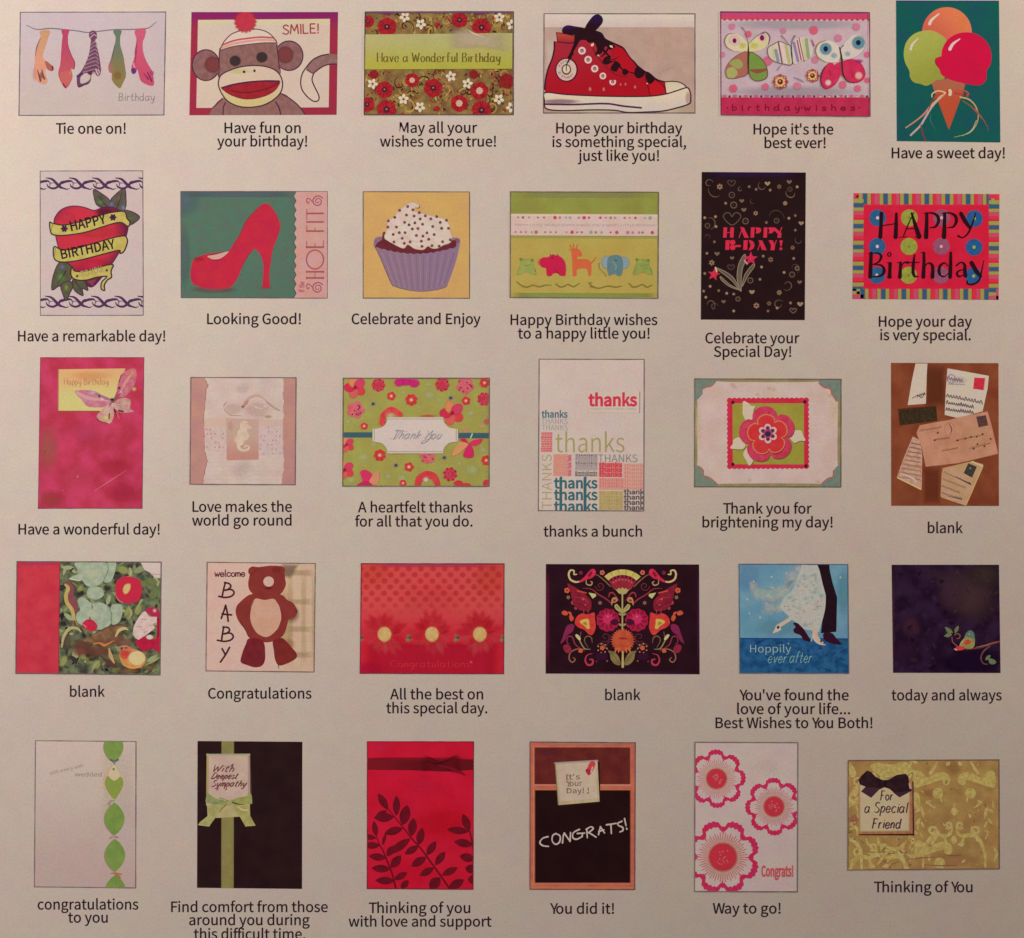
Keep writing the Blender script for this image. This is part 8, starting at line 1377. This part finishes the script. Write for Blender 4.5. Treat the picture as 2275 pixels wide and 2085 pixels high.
# gold damask
c = Card([(125, 103), (1857, 95), (1860, 1347), (122, 1360)], (1860, 1670, .19345))
c.face(('n', (150, 118, 66), (134, 100, 58), 180)); rr = random.Random(53)
p = c.part('damask_print'); LG = [('n', (172, 150, 86), (150, 124, 66), 46), ('n', (178, 156, 96), (156, 130, 74), 46)]
p.blob(190, 780, 110, 60, (150, 92, 70), .8); p.blob(1100, 480, 200, 60, (140, 98, 60), .6); p.blob(1350, 1250, 340, 90, (150, 108, 70), .7); p.blob(1340, 180, 120, 140, (134, 98, 56), .5); p.blob(950, 1150, 60, 70, (128, 92, 74), .7)
for x, y, w in ((1345, 690, 100), (1340, 1020, 90)): p.poly(leaf(x, y - 55, x, y + 50, w * .8), LG[1])
c.scatter(24)
for m in (lambda q: q, lambda q: mirror(q, 1343), lambda q: [(x - 866, y + 250) for x, y in q], lambda q: [(x - 866, y + 250) for x, y in mirror(q, 1343)], lambda q: [(x - 866, y - 560) for x, y in q], lambda q: [(x - 866, y - 560) for x, y in mirror(q, 1343)], lambda q: [(x + 20, y + 800) for x, y in q]):
    p.shape(m([(880, 240), (960, 230), (1040, 300), (1120, 250), (1230, 240), (1300, 300), (1280, 380), (1220, 380), (1200, 330), (1120, 350), (1000, 390), (880, 410)]), LG[0])
    p.shape(m(ell(1155, 480, 62, 62)), LG[0]); p.line(m([(1070, 250), (1110, 190), (1150, 120)]), (40, 34, 16), LG[1]); p.line(m(spiral(1095, 910, 22, 56, 0, 1.2)), (20, 30, 22), LG[1]); p.line(m(spiral(1275, 845, 14, 44, 1.5, 1.1)), (16, 26, 26), LG[1])
    p.line(m([(1320, 860), (1300, 940), (1230, 970), (1120, 960), (1040, 1040), (990, 1180), (985, 1330)]), (20, 34, 44, 50, 44, 34, 22), LG[0]); p.line(m([(1230, 980), (1260, 1060), (1290, 1070)]), (30, 26, 30), LG[0]); p.poly(m(ell(1255, 1065, 28, n=12)), LG[1])
    for a, b, w in (((1000, 780), (960, 620), 36), ((1010, 600), (1080, 560), 30), ((960, 660), (890, 700), 36), ((1010, 560), (1110, 650), 26), ((960, 760), (900, 840), 34), ((1190, 520), (1200, 590), 24), ((1000, 880), (960, 800), 30), ((990, 1010), (950, 930), 30), ((1090, 640), (1130, 640), 20), ((900, 560), (890, 660), 30), ((1290, 160), (1260, 120), 60)): p.poly(m(leaf(*a, *b, w)), rr.choice(LG))
p.shape([(380, 180), (460, 130), (620, 150), (780, 120), (860, 200), (840, 260), (700, 270), (560, 300), (460, 260)], LG[0]); p.shape([(140, 130), (190, 180), (220, 260), (180, 300), (140, 260)], LG[0])
for q, w in (([(150, 1010), (220, 1060), (270, 1160), (280, 1350)], (34, 40, 44, 26)), ([(470, 1000), (480, 1060), (540, 1090)], (24, 40, 26)), ([(330, 1000), (350, 1060), (400, 1090)], (14, 26, 20)), ([(560, 1090), (640, 1120), (720, 1110), (790, 1030)], (20, 40, 40, 22)), ([(470, 1290), (550, 1180), (610, 1130)], (30, 32, 20)), ([(700, 1150), (760, 1240), (780, 1340)], (22, 40, 30)), ([(360, 1170), (440, 1190), (520, 1170)], (20, 50, 20)), ([(800, 1180), (870, 1210), (940, 1190)], (16, 40, 14)), ([(140, 540), (210, 600), (240, 700)], (10, 30, 14)), ([(150, 890), (220, 880), (230, 960)], (14, 36, 16)), ([(1800, 1100), (1830, 1180), (1800, 1260)], (10, 40, 10))): p.line(q, w, rr.choice(LG))
for i in range(50):
    x, y = rr.choice([(rr.uniform(130, 900), rr.uniform(980, 1340)), (rr.uniform(880, 1850), rr.uniform(110, 1330))]); a = rr.uniform(0, 6.3); l_ = rr.uniform(30, 84); p.poly(leaf(x, y, x + l_ * math.cos(a), y + l_ * math.sin(a), l_ * .4), rr.choice([(166, 142, 82), (174, 152, 92), (128, 96, 54), (160, 132, 70)]))
for i in range(60): x, y = rr.choice([(rr.uniform(130, 900), rr.uniform(980, 1340)), (rr.uniform(880, 1850), rr.uniform(110, 1330)), (rr.uniform(130, 250), rr.uniform(500, 1340))]); p.blob(x, y, rr.uniform(10, 26), rr.uniform(8, 18), rr.choice([(190, 166, 104), (176, 150, 80), (120, 86, 50)]), .7, rr.uniform(0, 3), n=9)
for q in ([(440, 1190), (520, 1150), (600, 1175), (690, 1150)], [(490, 1230), (600, 1290), (700, 1270)], [(715, 1050), (700, 1110), (740, 1160), (800, 1160)], [(780, 1250), (860, 1230), (1000, 1220), (1120, 1210)], [(1000, 1300), (1170, 1310), (1380, 1310)], [(1230, 1180), (1330, 1195), (1430, 1185)]): p.line(q, (5, 13, 6), (112, 74, 62))
c.scatter()
t = c.part('tag'); t.poly([(255, 380), (875, 340), (885, 965), (255, 962)], (58, 26, 30)); t.poly([(248, 375), (862, 340), (866, 945), (250, 950)], ('n', (156, 104, 66), (136, 84, 54), 70)); t.soft([(240, 370), (850, 350), (840, 925), (245, 935)], ('n', (186, 158, 120), (176, 146, 108), 160), 1, .9)
t.line([(252, 955), (868, 952)], 10, (48, 20, 30)); t.line([(872, 350), (876, 950)], 10, (66, 24, 36)); t.line([(250, 400), (250, 945)], 9, (160, 92, 66))
b = c.part('bow'); BK = ('n', (48, 26, 30), (34, 18, 22), 60)
b.poly([(240, 325), (285, 270), (342, 218), (390, 235), (440, 290), (520, 328), (590, 325), (680, 270), (785, 255), (820, 300), (828, 400), (860, 450), (715, 528), (600, 430), (545, 410), (480, 440), (390, 532), (272, 460), (325, 405), (262, 380)], BK); b.poly([(272, 460), (330, 410), (500, 420), (390, 532)], (58, 36, 40)); b.poly([(640, 470), (720, 470), (858, 448), (715, 528)], (56, 34, 42)); b.line([(560, 335), (545, 375), (560, 412)], (14, 26, 14), (26, 14, 18)); b.poly([(265, 385), (325, 405), (272, 440)], (196, 148, 112)); b.line([(830, 370), (840, 420)], 20, (182, 136, 122))
p = c.part('lettering'); IK = (62, 34, 50)
p.script('For', 488, 632, 560, 110, 15, IK, slant=.12, wob=.02, nib=(.6, .5)); p.script('a Special', 312, 800, 702, 118, 15, IK, slant=.18, wob=.02, nib=(.6, .5)); p.script('Friend', 392, 720, 882, 112, 16, IK, slant=.18, wob=.02, nib=(.6, .5))
c.border((96, 72, 66), 2.2)
card_done(c, 'gold damask card with a black bow on a tag reading For a Special Friend')
